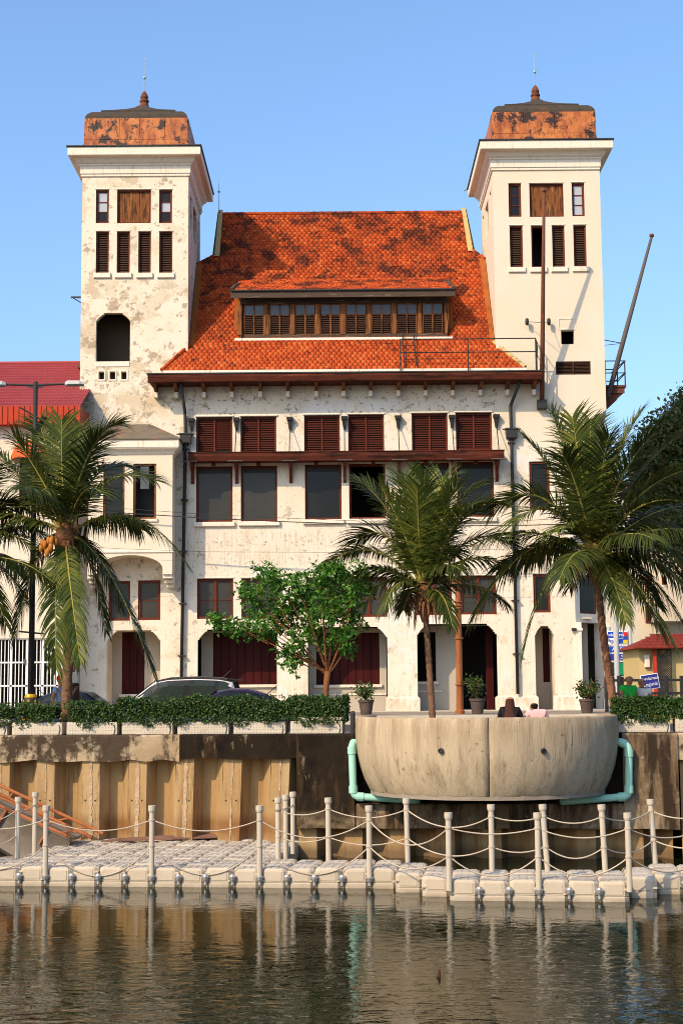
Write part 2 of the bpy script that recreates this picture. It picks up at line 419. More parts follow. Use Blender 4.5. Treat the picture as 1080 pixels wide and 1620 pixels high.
M['pile'] = mat('ochre_sheet_pile', (0.34, 0.215, 0.095), rough=0.85, layers=[
    ((0.43, 0.31, 0.165), 0.7, 0.46, 0.66, 0.8, (2, 2, 0.3)), ((0.22, 0.105, 0.036), 1.0, 0.52, 0.66, 0.75, (2.5, 2.5, 0.25)), ((0.11, 0.055, 0.022), 2.2, 0.555, 0.68, 0.8, (2.5, 2.5, 0.3)),
    ((0.19, 0.085, 0.03), 0.8, 0.34, 0.60, 0.85, (1.2, 1.2, 1), (-2.13, -1.72, 0.12)), ((0.14, 0.09, 0.05), 1.0, 0.2, 0.4, 0.8, (1, 1, 1), (-3.4, -2.33, 0.1))], bump=(7, 0.35))
M['pile_joint'] = mat('lime_crust', (0.42, 0.31, 0.19), rough=0.95, layers=[((0.30, 0.20, 0.11), 5.0, 0.48, 0.6, 0.8)], bump=(14, 0.9))
M['teal'] = mat('teal_pipe', (0.30, 0.55, 0.44), rough=0.5, layers=[((0.40, 0.40, 0.28), 2.2, 0.58, 0.75, 0.6)])
M['dock'] = mat('beige_plastic', (0.46, 0.385, 0.285), rough=0.6, spec=0.3, layers=[((0.38, 0.30, 0.21), 0.9, 0.45, 0.68, 0.7), ((0.34, 0.27, 0.19), 4.0, 0.60, 0.75, 0.45), ((0.26, 0.20, 0.13), 2.0, 0.30, 0.62, 0.7, (1, 1, 1), (-2.7, -2.50, 0.03))], bump=(26, 0.18))
M['dock_top'] = mat('worn_grey_plastic', (0.45, 0.40, 0.33), rough=0.7, spec=0.25, layers=[((0.27, 0.225, 0.175), 1.6, 0.45, 0.66, 0.7), ((0.46, 0.42, 0.36), 4.0, 0.56, 0.7, 0.6), ((0.28, 0.23, 0.18), 6.0, 0.62, 0.75, 0.5)], bump=(60, 0.5))
M['post'] = mat('cream_plastic_post', (0.45, 0.385, 0.295), rough=0.5, layers=[((0.40, 0.33, 0.25), 2.5, 0.58, 0.75, 0.6)])
M['steel'] = mat('galvanised_bolt', (0.45, 0.43, 0.40), rough=0.4, metallic=0.7)
M['rope'] = mat('pale_rope', (0.42, 0.35, 0.26), rough=0.9, layers=[((0.30, 0.24, 0.17), 3.0, 0.5, 0.7, 0.6)])
M['rust_plate'] = mat('rusty_plate', (0.20, 0.105, 0.075), rough=0.8, layers=[((0.10, 0.05, 0.035), 2.0, 0.5, 0.65, 0.7), ((0.34, 0.14, 0.07), 3.0, 0.6, 0.7, 0.6)])
M['gang_panel'] = mat('grey_tread_sheet', (0.23, 0.185, 0.14), rough=0.8, layers=[((0.35, 0.29, 0.22), 1.5, 0.5, 0.7, 0.6), ((0.12, 0.08, 0.05), 2.0, 0.55, 0.7, 0.6)])
M['gang_rust'] = mat('orange_rust', (0.36, 0.125, 0.045), rough=0.8, layers=[((0.15, 0.045, 0.025), 2.2, 0.5, 0.66, 0.85)])
M['asphalt'] = mat('asphalt', (0.06, 0.056, 0.052), rough=0.9, layers=[((0.09, 0.083, 0.075), 0.5, 0.45, 0.7, 0.7)], bump=(40, 0.4))
M['paving'] = mat('paving', (0.26, 0.215, 0.165), rough=0.9, layers=[((0.17, 0.135, 0.10), 0.7, 0.45, 0.7, 0.7)], bump=(20, 0.3))
M['earth'] = mat('ground_earth', (0.19, 0.155, 0.11), rough=0.95, layers=[((0.12, 0.10, 0.06), 0.05, 0.45, 0.7, 0.7)])
M['trunk'] = mat('palm_trunk', (0.17, 0.092, 0.052), rough=0.95, layers=[((0.26, 0.165, 0.10), 1.5, 0.5, 0.7, 0.7, (3, 3, 6)), ((0.055, 0.03, 0.02), 2.0, 0.54, 0.66, 0.85, (2, 2, 7))], bump=(8, 0.9, (3, 3, 9)))
M['trunk_red'] = mat('reddish_palm_trunk', (0.215, 0.095, 0.052), rough=0.95, layers=[((0.31, 0.175, 0.105), 1.5, 0.5, 0.7, 0.7, (3, 3, 6)), ((0.065, 0.026, 0.016), 2.0, 0.54, 0.66, 0.85, (2, 2, 7))], bump=(8, 0.9, (3, 3, 9)))
M['sheath'] = mat('brown_palm_fibre', (0.20, 0.085, 0.04), rough=0.95, layers=[((0.36, 0.17, 0.08), 3.0, 0.5, 0.7, 0.7, (3, 3, 1)), ((0.06, 0.03, 0.018), 3.0, 0.55, 0.7, 0.8, (3, 3, 1))], bump=(12, 0.9))
M['coconut'] = mat('orange_coconut', (0.42, 0.16, 0.03), rough=0.6, layers=[((0.20, 0.11, 0.03), 4.0, 0.5, 0.7, 0.7)])
M['rachis'] = mat('palm_rib', (0.24, 0.205, 0.045), rough=0.5, layers=[((0.34, 0.29, 0.05), 1.2, 0.45, 0.65, 0.8)])
M['frond'] = leaf_mat('palm_leaflet', ((0.036, 0.056, 0.009), (0.075, 0.100, 0.014), (0.050, 0.074, 0.011), (0.13, 0.145, 0.022), (0.17, 0.16, 0.03)), rough=0.5, trans=0.22, spec=0.22)
M['frond_dark'] = leaf_mat('dark_palm_leaflet', ((0.018, 0.026, 0.006), (0.036, 0.050, 0.009), (0.052, 0.068, 0.011), (0.085, 0.096, 0.016)), rough=0.5, trans=0.15, spec=0.22)
M['frond_dry'] = leaf_mat('yellowing_palm_leaflet', ((0.06, 0.072, 0.02), (0.12, 0.118, 0.03), (0.16, 0.12, 0.05)), rough=0.45, trans=0.25)
M['hedge'] = leaf_mat('hedge_leaf', ((0.014, 0.034, 0.006), (0.030, 0.070, 0.010), (0.070, 0.125, 0.020), (0.020, 0.048, 0.008), (0.035, 0.085, 0.012)), rough=0.42, trans=0.2)
M['hedge_core'] = mat('hedge_core_shade', (0.022, 0.026, 0.010), rough=1.0)  # near-black colour stands in for the shade inside the hedge
M['leaf_bright'] = leaf_mat('bright_green_leaf', ((0.030, 0.100, 0.010), (0.062, 0.175, 0.015), (0.11, 0.24, 0.024), (0.042, 0.135, 0.012)), rough=0.4, trans=0.3)
M['leaf_olive'] = leaf_mat('olive_leaf', ((0.045, 0.080, 0.018), (0.095, 0.130, 0.026), (0.16, 0.155, 0.040), (0.060, 0.100, 0.020), (0.20, 0.145, 0.05)), rough=0.45, trans=0.2)
M['bark'] = mat('orange_bark', (0.19, 0.075, 0.03), rough=0.9, layers=[((0.14, 0.065, 0.03), 3.0, 0.5, 0.7, 0.8, (3, 3, 0.8))], bump=(14, 0.6))
M['pot'] = mat('grey_brown_pot', (0.075, 0.055, 0.045), rough=0.7, layers=[((0.14, 0.10, 0.08), 3.0, 0.5, 0.7, 0.6)])
M['soil'] = mat('soil', (0.05, 0.035, 0.025), rough=1.0)
M['yellow_wall'] = mat('yellow_kiosk_wall', (0.48, 0.36, 0.16), rough=0.85, layers=[((0.5, 0.38, 0.2), 0.8, 0.5, 0.7, 0.6)])
M['red_tile2'] = mat('kiosk_red_tile', (0.19, 0.030, 0.018), rough=0.75, layers=[((0.15, 0.03, 0.02), 2.0, 0.5, 0.7, 0.7)])
M['red_paint'] = mat('red_paint', (0.45, 0.035, 0.02), rough=0.5)
M['blue_sign'] = mat('blue_sign', (0.015, 0.06, 0.36), rough=0.5)
M['navy_sign'] = mat('navy_sign', (0.03, 0.035, 0.22), rough=0.5)
M['yellow_sign'] = mat('yellow_sign', (0.75, 0.42, 0.02), rough=0.5)
M['red_sign'] = mat('red_sign', (0.55, 0.02, 0.02), rough=0.5)
M['green_sign'] = mat('green_sign', (0.01, 0.22, 0.08), rough=0.5)
M['white_sign'] = mat('white_sign', (0.75, 0.75, 0.75), rough=0.5)
M['gold'] = mat('gold_paint', (0.55, 0.30, 0.04), rough=0.45, metallic=0.2)
M['copper_pole'] = mat('copper_brown_pole', (0.26, 0.085, 0.03), rough=0.45, layers=[((0.40, 0.16, 0.06), 2.0, 0.5, 0.7, 0.7, (3, 3, 0.4)), ((0.09, 0.03, 0.015), 2.5, 0.55, 0.7, 0.7, (3, 3, 0.5))])
M['utility'] = mat('brown_utility_pole', (0.065, 0.03, 0.02), rough=0.85, layers=[((0.12, 0.06, 0.035), 2.0, 0.5, 0.7, 0.7, (3, 3, 0.3))])
M['grey_pole'] = mat('pale_grey_pole', (0.42, 0.42, 0.40), rough=0.6)
M['paint_white'] = mat('car_paint_white', (0.62, 0.60, 0.58), rough=0.25, coat=0.6)
M['paint_navy'] = mat('car_paint_navy', (0.010, 0.013, 0.022), rough=0.3, coat=0.25)
M['car_trim'] = mat('car_black_trim', (0.012, 0.012, 0.012), rough=0.3, coat=0.3)
M['paint_plum'] = mat('car_paint_plum', (0.072, 0.032, 0.058), rough=0.3, coat=0.7)
M['paint_dark'] = mat('car_paint_charcoal', (0.03, 0.025, 0.021), rough=0.5, coat=0.1)
M['car_glass'] = mat('car_glass', (0.022, 0.030, 0.024), rough=0.05, spec=0.25, coat=0.0)
M['rubber'] = mat('rubber', (0.02, 0.02, 0.02), rough=0.9)
M['chrome'] = mat('alloy', (0.5, 0.5, 0.5), rough=0.3, metallic=0.9)
M['lamp_red'] = mat('tail_lamp', (0.35, 0.01, 0.01), rough=0.2)
M['lamp_clear'] = mat('head_lamp', (0.6, 0.6, 0.6), rough=0.15)
M['skin'] = mat('skin', (0.34, 0.165, 0.09), rough=0.6)
M['hair'] = mat('black_hair', (0.012, 0.010, 0.009), rough=0.5)
M['hijab'] = mat('brown_headscarf', (0.055, 0.022, 0.016), rough=0.9)
M['cloth_black'] = mat('black_cloth', (0.012, 0.011, 0.012), rough=0.9)
M['cloth_pink'] = mat('pink_cloth', (0.72, 0.40, 0.38), rough=0.85)
M['cloth_green'] = mat('green_cloth', (0.02, 0.42, 0.05), rough=0.85)
M['cloth_blue'] = mat('pale_blue_cloth', (0.30, 0.36, 0.50), rough=0.85)
M['cloth_navy'] = mat('navy_cloth', (0.03, 0.035, 0.08), rough=0.85)
M['cloth_white'] = mat('white_cloth', (0.62, 0.58, 0.56), rough=0.85)
M['cap_red'] = mat('red_cap', (0.55, 0.02, 0.015), rough=0.8)
M['denim'] = mat('denim', (0.04, 0.06, 0.12), rough=0.9)
M['straw'] = mat('straw', (0.55, 0.38, 0.18), rough=0.9)

# water: dark green-brown, glossy, with small wind ripples
m, N, L = new_mat('canal_water')
bs = N['Principled BSDF']
bs.inputs['Base Color'].default_value = (0.0065, 0.0090, 0.0018, 1)
bs.inputs['Roughness'].default_value = 0.03
bs.inputs['IOR'].default_value = 1.33
bs.inputs['Specular IOR Level'].default_value = 0.38
geo = N.new('ShaderNodeNewGeometry')
def ripple(scale, st, detail):
    mp = N.new('ShaderNodeMapping'); mp.inputs['Scale'].default_value = st
    mp.inputs['Rotation'].default_value = (0, 0, R(-8))
    L.new(geo.outputs['Position'], mp.inputs['Vector'])
    nz = N.new('ShaderNodeTexNoise'); nz.inputs['Scale'].default_value = scale; nz.inputs['Detail'].default_value = detail; nz.inputs['Roughness'].default_value = 0.55
    nz.inputs['Distortion'].default_value = 0.6
    L.new(mp.outputs['Vector'], nz.inputs['Vector'])
    return nz.outputs['Fac']
a = ripple(1.0, (1.5, 2.3, 1), 2.0); b = ripple(1.0, (4.2, 6.0, 1), 3.0)
mx = N.new('ShaderNodeMath'); mx.operation = 'MULTIPLY_ADD'; mx.inputs[1].default_value = 0.6
L.new(b, mx.inputs[0]); L.new(a, mx.inputs[2])
# wind patches: calm near the dock, livelier towards the open canal
pa = ripple(0.22, (1, 1, 1), 2.0)
sep = N.new('ShaderNodeSeparateXYZ'); L.new(geo.outputs['Position'], sep.inputs[0])
mr = N.new('ShaderNodeMapRange'); mr.inputs['From Min'].default_value = 27.5; mr.inputs['From Max'].default_value = 17.0; mr.inputs['To Min'].default_value = 0.25; mr.inputs['To Max'].default_value = 1.0
L.new(sep.outputs['Y'], mr.inputs['Value'])
mm = N.new('ShaderNodeMath'); mm.operation = 'MULTIPLY'; L.new(mr.outputs[0], mm.inputs[0])
mr2 = N.new('ShaderNodeMapRange'); mr2.inputs['From Min'].default_value = 0.35; mr2.inputs['From Max'].default_value = 0.65; mr2.inputs['To Min'].default_value = 0.35; mr2.inputs['To Max'].default_value = 1.35
L.new(pa, mr2.inputs['Value']); L.new(mr2.outputs[0], mm.inputs[1])
bp = N.new('ShaderNodeBump'); bp.inputs['Distance'].default_value = 0.017
L.new(mm.outputs[0], bp.inputs['Strength'])
L.new(mx.outputs[0], bp.inputs['Height']); L.new(bp.outputs['Normal'], bs.inputs['Normal'])
M['water'] = m
# ------------------------------------------------------------------ ground, road, canal
def structure(mb, name, m):
    return tag(mb.build(name, m), kind='structure')
def qquad(mb, u0, u1, v0, v1, z):
    return mb.quad(Q(u0, v0, z), Q(u1, v0, z), Q(u1, v1, z), Q(u0, v1, z))
def qbox(mb, u0, u1, v0, v1, z0, z1):
    vs = [Q(u, v, z) for z in (z0, z1) for (u, v) in ((u0, v0), (u1, v0), (u1, v1), (u0, v1))]
    return mb.add(vs, [(0, 3, 2, 1), (4, 5, 6, 7), (0, 1, 5, 4), (1, 2, 6, 5), (2, 3, 7, 6), (3, 0, 4, 7)])

structure(qquad(MB(), -400, 400, 0.55, 900, -0.34), 'ground', M['earth'])
structure(qquad(MB(), -400, 400, -300, 0.6, WATER_Z), 'canal_water', M['water'])
mb = MB(); qbox(mb, -200, 200, 0.52, 3.2, -0.6, 0.03)
structure(mb, 'promenade', M['paving'])
mb = MB(); qquad(mb, -200, 200, 3.2, 24.5, -0.30)
structure(mb, 'road', M['asphalt'])
mb = MB()
mb.box(-60, 60, 57.5, 67.4, -0.6, 0.0)
structure(mb, 'pavement', M['paving'])
mb = MB()
mb.box(-60, 60, 57.28, 57.497, -0.6, 0.012)
structure(mb, 'kerb', M['concrete_pale'])
mb = MB()
for k in range(-9, 10):                                  # broken centre line of the road
    qquad(mb, k * 6.0, k * 6.0 + 3.0, 12.6, 12.72, -0.294)
structure(mb, 'road_marking', M['white_paint'])

# ------------------------------------------------------------------ quay: sheet piles, beam, solid blocks
quay = empty('quay_wall', Q(0, 0, WATER_Z))
tag(quay, 'ochre corrugated sheet pile quay wall under a stained concrete beam', 'quay wall')
uL = qu(atq(471, 1230, 0)); uR0 = qu(atq(562, 1230, 0)); uR1 = qu(atq(984, 1230, 0)); uR2 = qu(atq(1071, 1230, 0))

def pile(u, w, z0, z1, name_parent, lean=0.0, m=M['pile']):
    """one corrugated sheet pile: outer flat, slope, inner flat, slope"""
    a, b, c, d = u, u + w * 0.40, u + w * 0.53, u + w * 0.80
    D = 0.42
    prof = [(a, 0.0), (b, 0.0), (c, D), (d, D), (u + w + .03, 0.012)]
    mb = MB(); vs = []
    for z in (z0, z1):
        l = lean * (z - z0)
        vs += [Q(p + l, q, z) for p, q in prof]
    vs += [Q(p + lean * (z1 - z0), q + 0.12, z1) for p, q in prof] + [Q(p, q + 0.12, z0) for p, q in prof]
    n = 5
    for k in range(n - 1):
        mb.quad(vs[k], vs[k + 1], vs[n + k + 1], vs[n + k])
    o = mb.build('sheet_pile', m, name_parent)
    return o
P0 = qu(atq(58, 1260, 0)); PW = 1.015
for k in range(-8, 9):
    u = P0 + k * PW
    if u > uL - 0.15: break
    ln = 0.012 * max(0, k - 1)
    p = pile(u, PW - 0.012, -3.2, -0.42, quay, ln)
    # crust of lime down the joint in the outer flat, and the lifting holes
    mb = MB()
    pts = []
    uc = u + PW * (0.20 if k != 3 else 0.22)
    zz = -0.45
    left, right = [], []
    while zz > -2.35:
        w = random.uniform(0.004, 0.022) + (random.uniform(0.01, .045) if k in (1, 2, 3) else 0)
        l = ln * (zz + 3.2)
        left.append(Q(uc - w + l, -0.012, zz)); right.append(Q(uc + w + l, -0.012, zz)); zz -= random.uniform(0.06, 0.13)
    for i in range(len(left) - 1):
        mb.quad(left[i], left[i + 1], right[i + 1], right[i])
    mb.build('joint_crust', M['pile_joint'], p)
    mb = MB()
    for du in (0.08, 0.30):
        for z in (-1.35,):
            c = Q(u + PW * du + ln * (z + 3.2), -0.006, z)
            mb.lathe((0, 0, 0), [(0.018, 0), (0.018, 0.02)], 8)
            for i in range(len(mb.V) - 16, len(mb.V)):
                x, y, z_ = mb.V[i]; q = c + QU * x + Vector((0, 0, 1)) * y - QV * (z_ * 0.4 - 0.004); mb.V[i] = tuple(q)
    mb.build('lifting_hole', M['soil'], p)
# piles in the dark under the bowl's beam, and right of the right-hand block
for k in range(0, 8):
    u = uL + 0.02 + k * 0.98
    if u < uR2: pile(u, 0.96, -3.2, -1.86, quay, 0.0)
for k in range(0, 6):
    pile(uR2 + 0.05 + k * PW, PW - 0.012, -3.2, -0.42, quay, 0.0)
qb = MB(); qquad(qb, -60, 60, 0.45, 0.45, -3.2)
qb = MB(); qb.quad(Q(-60, 0.60, -3.2), Q(60, 0.60, -3.2), Q(60, 0.60, -0.4), Q(-60, 0.60, -0.4))
qb.build('backing_wall', M['concrete_dark'], quay)
def rough_beam(name, u0, u1, v0, v1, z0, z1, m, wob=0.02, step=0.35):
    mb = MB(); n = max(2, int((u1 - u0) / step)); rings = []
    for i in range(n + 1):
        u = u0 + (u1 - u0) * i / n
        a, b, c = (random.uniform(-wob, wob) for _ in range(3))
        rings.append([Q(u, v0 + a * 0.4, z0 + b), Q(u, v0 + c * 0.4, z1 - 0.035), Q(u, v0 + 0.03, z1 + a * 0.15), Q(u, v1, z1), Q(u, v1, z0 + b)])
    mb.rings(rings)
    return mb.build(name, m, quay)
u_a = qu(atq(283, 1180, -0.12))
rough_beam('capping_beam', -14, u_a, -0.07, 0.5, -0.50, 0.06, M['concrete_beam'], 0.035)
rough_beam('capping_beam', u_a + 0.01, uL - 0.005, -0.09, 0.5, -0.455, 0.058, M['concrete_dark'], 0.02)
rough_beam('quay_block', uL, uR0, -0.20, 0.5, -1.92, 0.055, M['concrete_dark'], 0.012)
rough_beam('quay_block', uR0 + 0.005, uR1, 0.02, 0.5, -1.40, 0.02, M['concrete_dark'], 0.012)
rough_beam('lower_beam', uR0 + 0.004, uR1 + 0.0, -0.16, 0.5, -1.92, -1.405, M['concrete_right'], 0.012)
rough_beam('quay_block', uR1 + 0.005, uR2, -0.20, 0.5, -1.92, 0.055, M['concrete_right'], 0.012)
rough_beam('capping_beam', uR2 + 0.005, 14, -0.14, 0.5, -0.50, 0.058, M['concrete_beam'], 0.03)

# ------------------------------------------------------------------ round concrete terrace
bc = atq(768, 1140, 0.22); BU, BVv = qu(bc), 0.22
bowl = empty('round_terrace', Q(BU, BVv, -1.3))
tag(bowl, 'round board-marked concrete terrace bulging from the quay over the water', 'terrace')
prof = [(2.72, 0.44), (2.755, 0.435), (2.78, 0.40), (2.80, 0.15), (2.795, -0.10), (2.765, -0.35), (2.70, -0.62), (2.61, -0.88), (2.51, -1.08), (2.45, -1.17), (2.38, -1.20)]
a_seam = math.radians(-90 + 2.2)
def arc(mb, a0, a1, n, prof, close=True):
    rings = []
    for i in range(n + 1):
        a = a0 + (a1 - a0) * i / n
        inner = [(2.50, -0.05), (2.50, 0.435)]
        rings.append([Q(BU + r * math.cos(a), BVv + r * math.sin(a), z) for r, z in prof + inner])
    return mb.rings(rings)
for (a0, a1) in ((R(-196), a_seam - 0.0025), (a_seam + 0.0025, R(16))):
    mb = MB(); arc(mb, a0, a1, 40, prof)
    mb.build('parapet_shell', M['concrete_bowl'], bowl, smooth=True)
mb = MB(); arc(mb, a_seam - 0.003, a_seam + 0.003, 1, [(r - 0.012, z - 0.002) for r, z in prof])
mb.build('shell_joint', M['concrete_dark'], bowl)
mb = MB(); mb.add([Q(BU + 2.495 * math.cos(R(a)), BVv + 2.495 * math.sin(R(a)), z) for z in (-1.19, 0.02) for a in range(-180, 181, 12)], [tuple(range(31))[::-1], tuple(range(31, 62))] + [(k, k + 1, k + 32, k + 31) for k in range(30)])
mb.build('terrace_floor', M['paving'], bowl)
for px in (697, 859):                                     # weep holes
    p = at(px, 1188, 30.2)
    th = math.atan2(qv(p) - BVv, qu(p) - BU)
    th = -math.acos(max(-1, min(1, (qu(p) - BU) / 2.80)))
    c = Q(BU + 2.80 * math.cos(th), BVv + 2.80 * math.sin(th), p.z)
    nrm = (QU * math.cos(th) + QV * math.sin(th)).normalized()
    sd = nrm.cross(Vector((0, 0, 1)))
    mb = MB()
    for r0, r1, d0, d1, mm_ in ((0.055, 0.036, 0.025, 0.03, 0),):
        ring = lambda r, d: [c + nrm * d + sd * (r * math.cos(k * math.pi / 6)) + Vector((0, 0, 1)) * (r * math.sin(k * math.pi / 6)) for k in range(12)]
        mb.rings([ring(r0, -0.02), ring(r0, d1), ring(r1, d1 + 0.004), ring(r1, 0.012)], True, True)
    mb.build('weep_pipe', M['black_iron'], bowl, smooth=False)

# teal drain pipes that come out beside the terrace and run beneath it
def pipe_run(mb, pts, r, elbow=True):
    pts = [Vector(p) for p in pts]; out = [pts[0]]
    for i in range(1, len(pts) - 1):
        a = (pts[i - 1] - pts[i]).normalized(); b = (pts[i + 1] - pts[i]).normalized(); q = r * 1.6
        for t in (0, 0.25, 0.5, 0.75, 1):
            out.append(pts[i] + a * q * (1 - t) ** 2 + b * q * t ** 2)
    out.append(pts[-1])
    return mb.tube(out, r, 14)
for lab, pts, els in (('teal drain pipe with two elbows, on the dark block left of the round terrace',
                  [atq(566, 1176, -0.1), atq(556, 1176, -0.35), atq(559, 1260, -0.35), atq(660, 1266, -0.35), atq(660, 1266, 0.0)], (1, 2)),
                 ('teal drain pipe coming out of the round terrace at its right end',
                  [atq(970, 1170, -0.15), atq(994, 1180, -0.35), atq(994, 1260, -0.35), atq(890, 1268, -0.35), atq(890, 1268, 0.0)], (1, 2))):
    d = empty('drain_pipe', pts[2] - Vector((0, 0, 0.1)))
    tag(d, lab, 'pipe', 'teal drain pipes')
    mb = MB(); pipe_run(mb, pts, 0.078); mb.build('pipe', M['teal'], d, smooth=True)
    for e in els:
        for q in (-1, 1):
            dv = (pts[e + q] - pts[e]).normalized()
            mb = MB(); mb.tube([pts[e] + dv * 0.07, pts[e] + dv * 0.22], 0.094, 14); mb.build('collar', M['teal'], d, smooth=False)

# ------------------------------------------------------------------ water's edge bollard pipe
p = atq(558, 1165, 0.0); mb = MB(); mb.lathe(Vector((p.x, p.y, 0)), [(0.055, -0.45), (0.055, 0.5), (0.045, 0.54), (0.0, 0.55)], 12)
tag(mb.build('vent_pipe', M['black_iron'], smooth=False), 'short black upright pipe at the end of the long hedge beside the round terrace', 'pipe')
# ------------------------------------------------------------------ the building with two towers
B = empty('colonial_building', (0, YF, 0))
tag(B, 'white four storey colonial building with twin towers and orange tiled roof', 'building')
def part(mb, name, m, parent=B, **k):
    return mb.build(name, m, parent, **k)

XL = at(127.3, 560, YF).x                       # left end of the left tower
XLi = at(297.8, 420, YF).x                      # its inner side
XRi = at(781.5, 420, YF).x
XR = at(953.5, 480, YF).x
XCH = at(905, 800, YF).x                        # where the right corner is cut off
ZCH0, ZCH1 = at(905, 700, YF).z, at(950, 648, YF).z
TD = 5.8                                        # tower depth
ZE = at(540, 597, YF).z                         # eave
ZTL, ZTR = at(212, 279, YF).z, at(865, 269, YF).z
BACK = YF + 11.5

# ---- openings, measured on the facade
sh_x = ((310.6, 367.8, 660, 719.5), (380.6, 437, 659, 719), (481, 537.5, 657, 717), (550.5, 607.3, 656, 716), (651, 707.6, 654, 714), (720.6, 777.5, 653, 713))
wb_x = ((310.6, 368, 738, 826), (381, 438.5, 737, 825), (482.3, 540, 735, 822), (552, 609.4, 734, 821), (652.5, 710, 732, 819), (723, 780.5, 731, 818))
wc_x = ((312, 369, 915.5, 979), (382, 440, 915, 979), (484, 541, 914, 977), (554, 612, 913, 976), (657, 714, 912, 973), (727.5, 784.5, 911, 972))
arc_x = ((312.8, 438, 995.6, 1125), (487, 612.8, 992, 1125), (660, 786, 987, 1125))
O_sh = [FR(a, c, b, d) for a, b, c, d in sh_x]
O_wb = [FR(a, c, b, d) for a, b, c, d in wb_x]
O_wc = [FR(a, c, b, d) for a, b, c, d in wc_x]
O_arc = [FR(a, c, b, d) for a, b, c, d in arc_x]
O_arc = [(a, b, 0.0, d, 1.7) for a, b, c, d in O_arc]
o = FR(169, 997, 253.7, 1125); O_al = (o[0], o[1], 0.0, o[3], 1.7)
o = FR(846.6, 990, 877, 1125); O_ar = (o[0], o[1], 0.0, o[3], 1.7)
O_wbr = FR(837, 730, 869, 807)
O_wcr = FR(843, 908, 870, 969)
O_wcl = [FR(218.5, 918, 254, 981), FR(172, 919, 206, 982)]
# ---- main wall
holes = O_sh + O_wb + O_wc + O_arc + [O_al, O_ar, O_wbr, O_wcr] + O_wcl
mb = MB()
mb.sheet(XLi, XCH, 0.0, ZCH0, YF, holes, 0.34)
mb.sheet(XLi, XRi, ZCH0, ZE + 0.5, YF, holes, 0.34)
part(mb, 'wall', M['plaster'])
# left wing below and inside the left tower
lo = FR(152, 495, 206, 572); O_log = (lo[0], lo[1], lo[2], lo[3], .3)
tl_top = [FR(152, 300, 172.6, 353), FR(185.5, 300, 239, 353), FR(252, 300, 272.4, 353)]
tl_low = [FR(152, 366, 172.6, 432), FR(185, 366, 205.7, 432), FR(219, 366, 239, 432), FR(252, 366, 273, 432)]
bal = FR(152, 583, 206, 604)
O_bal = [FR(156.5, 588, 165, 600), FR(174, 588, 182.5, 600), FR(192, 588, 200.5, 600)]
mb = MB()
mb.sheet(XL, XLi, 0.0, ZTL, YF, O_wcl + [O_al, O_log] + tl_top + tl_low + O_bal, 0.30)
part(mb, 'tower_wall', M['plaster_old'])
tr_top = [FR(804, 290, 824, 343), FR(837, 290, 891, 343), FR(904, 289, 924, 342)]
tr_low = [FR(806, 357, 826.7, 423), FR(840, 357, 860.5, 423), FR(873, 356.5, 893, 422.5), FR(906.7, 356, 927, 422)]
O_hole = FR(887, 522.5, 907.5, 544.5)
O_vent = FR(878.5, 571.6, 933.6, 592.7)
mb = MB()
mb.sheet(XRi, XR, ZCH1, ZTR, YF, tr_top + tr_low + [O_hole, O_vent], 0.30)
# the tower's foot narrows to the cut corner
zc = (ZCH0, ZCH1)
mb.sheet(XRi, XCH, ZCH0, ZCH1, YF, [])
mb.add([(XCH, YF, ZCH0), (XR, YF, ZCH1), (XCH, YF, ZCH1)], [(0, 1, 2)])
part(mb, 'tower_wall', M['plaster_clean'])
# tower sides and backs
side = lambda X, s: (lambda x, d, z: Vector((X - s * d, x, z)))
for X, zt, s, wins, base, m in ((XLi, ZTL, 1, (301, 366), ZE, 'plaster_old'), (XRi, ZTR, -1, (292, 357), ZE, 'plaster_clean')):
    hs = []
    for (ya, yb) in ((0.9, 1.55), (2.3, 3.9), (4.6, 5.25)):
        hs.append((YF + ya, YF + yb, tl_top[0][2] + (ZTR - ZTL if s < 0 else 0), tl_top[0][3] + (ZTR - ZTL if s < 0 else 0)))
    mb = MB()
    if s > 0: mb.sheet(YF, YF + TD, base, zt, 0, hs, 0.3, side(X, 1))
    else: mb.sheet(YF, YF + TD, base, zt, 0, hs, 0.3, side(X, -1))
    part(mb, 'tower_wall', M[m])
    for h in hs:
        mb = MB(); xx = X - s * 0.16
        mb.box(min(xx, xx - s * .04), max(xx, xx - s * .04), h[0], h[1], h[2], h[3]); w = part(mb, 'window', M['redwood'])
        mb = MB(); xx = X - s * 0.13
        mb.box(min(xx, xx - s * .02), max(xx, xx - s * .02), h[0] + .08, h[1] - .08, h[2] + .08, h[3] - .08); part(mb, 'pane', M['pane_grey'], w)
mb = MB()
mb.quad((XL, YF + TD, 0), (XL, YF, 0), (XL, YF, ZTL), (XL, YF + TD, ZTL))
mb.quad((XLi, YF + TD, ZE), (XL, YF + TD, ZE), (XL, YF + TD, ZTL), (XLi, YF + TD, ZTL))
part(mb, 'tower_wall', M['plaster_old'])
mb = MB()
C2 = (XR, YF + (XR - XCH))
mb.quad((XR, YF, ZCH1), (XR, YF + TD, ZCH1), (XR, YF + TD, ZTR), (XR, YF, ZTR))
mb.quad((XR, YF + TD, ZE), (XRi, YF + TD, ZE), (XRi, YF + TD, ZTR), (XR, YF + TD, ZTR))
mb.quad((XR, C2[1], 0), (XR, BACK, 0), (XR, BACK, ZCH0), (XR, C2[1], ZCH0))
mb.add([(XR, YF, ZCH1), (XR, C2[1], ZCH0), (XR, BACK, ZCH0), (XR, BACK, ZCH1)], [(0, 1, 2, 3)])
mb.add([(XR, YF, ZCH1), (XCH, YF, ZCH0), (XR, C2[1], ZCH0)], [(0, 1, 2)])
part(mb, 'side_wall', M['plaster_clean'])
mb = MB()
mb.quad((XL, BACK, 0), (XL, YF + TD, 0), (XL, YF + TD, ZE), (XL, BACK, ZE))
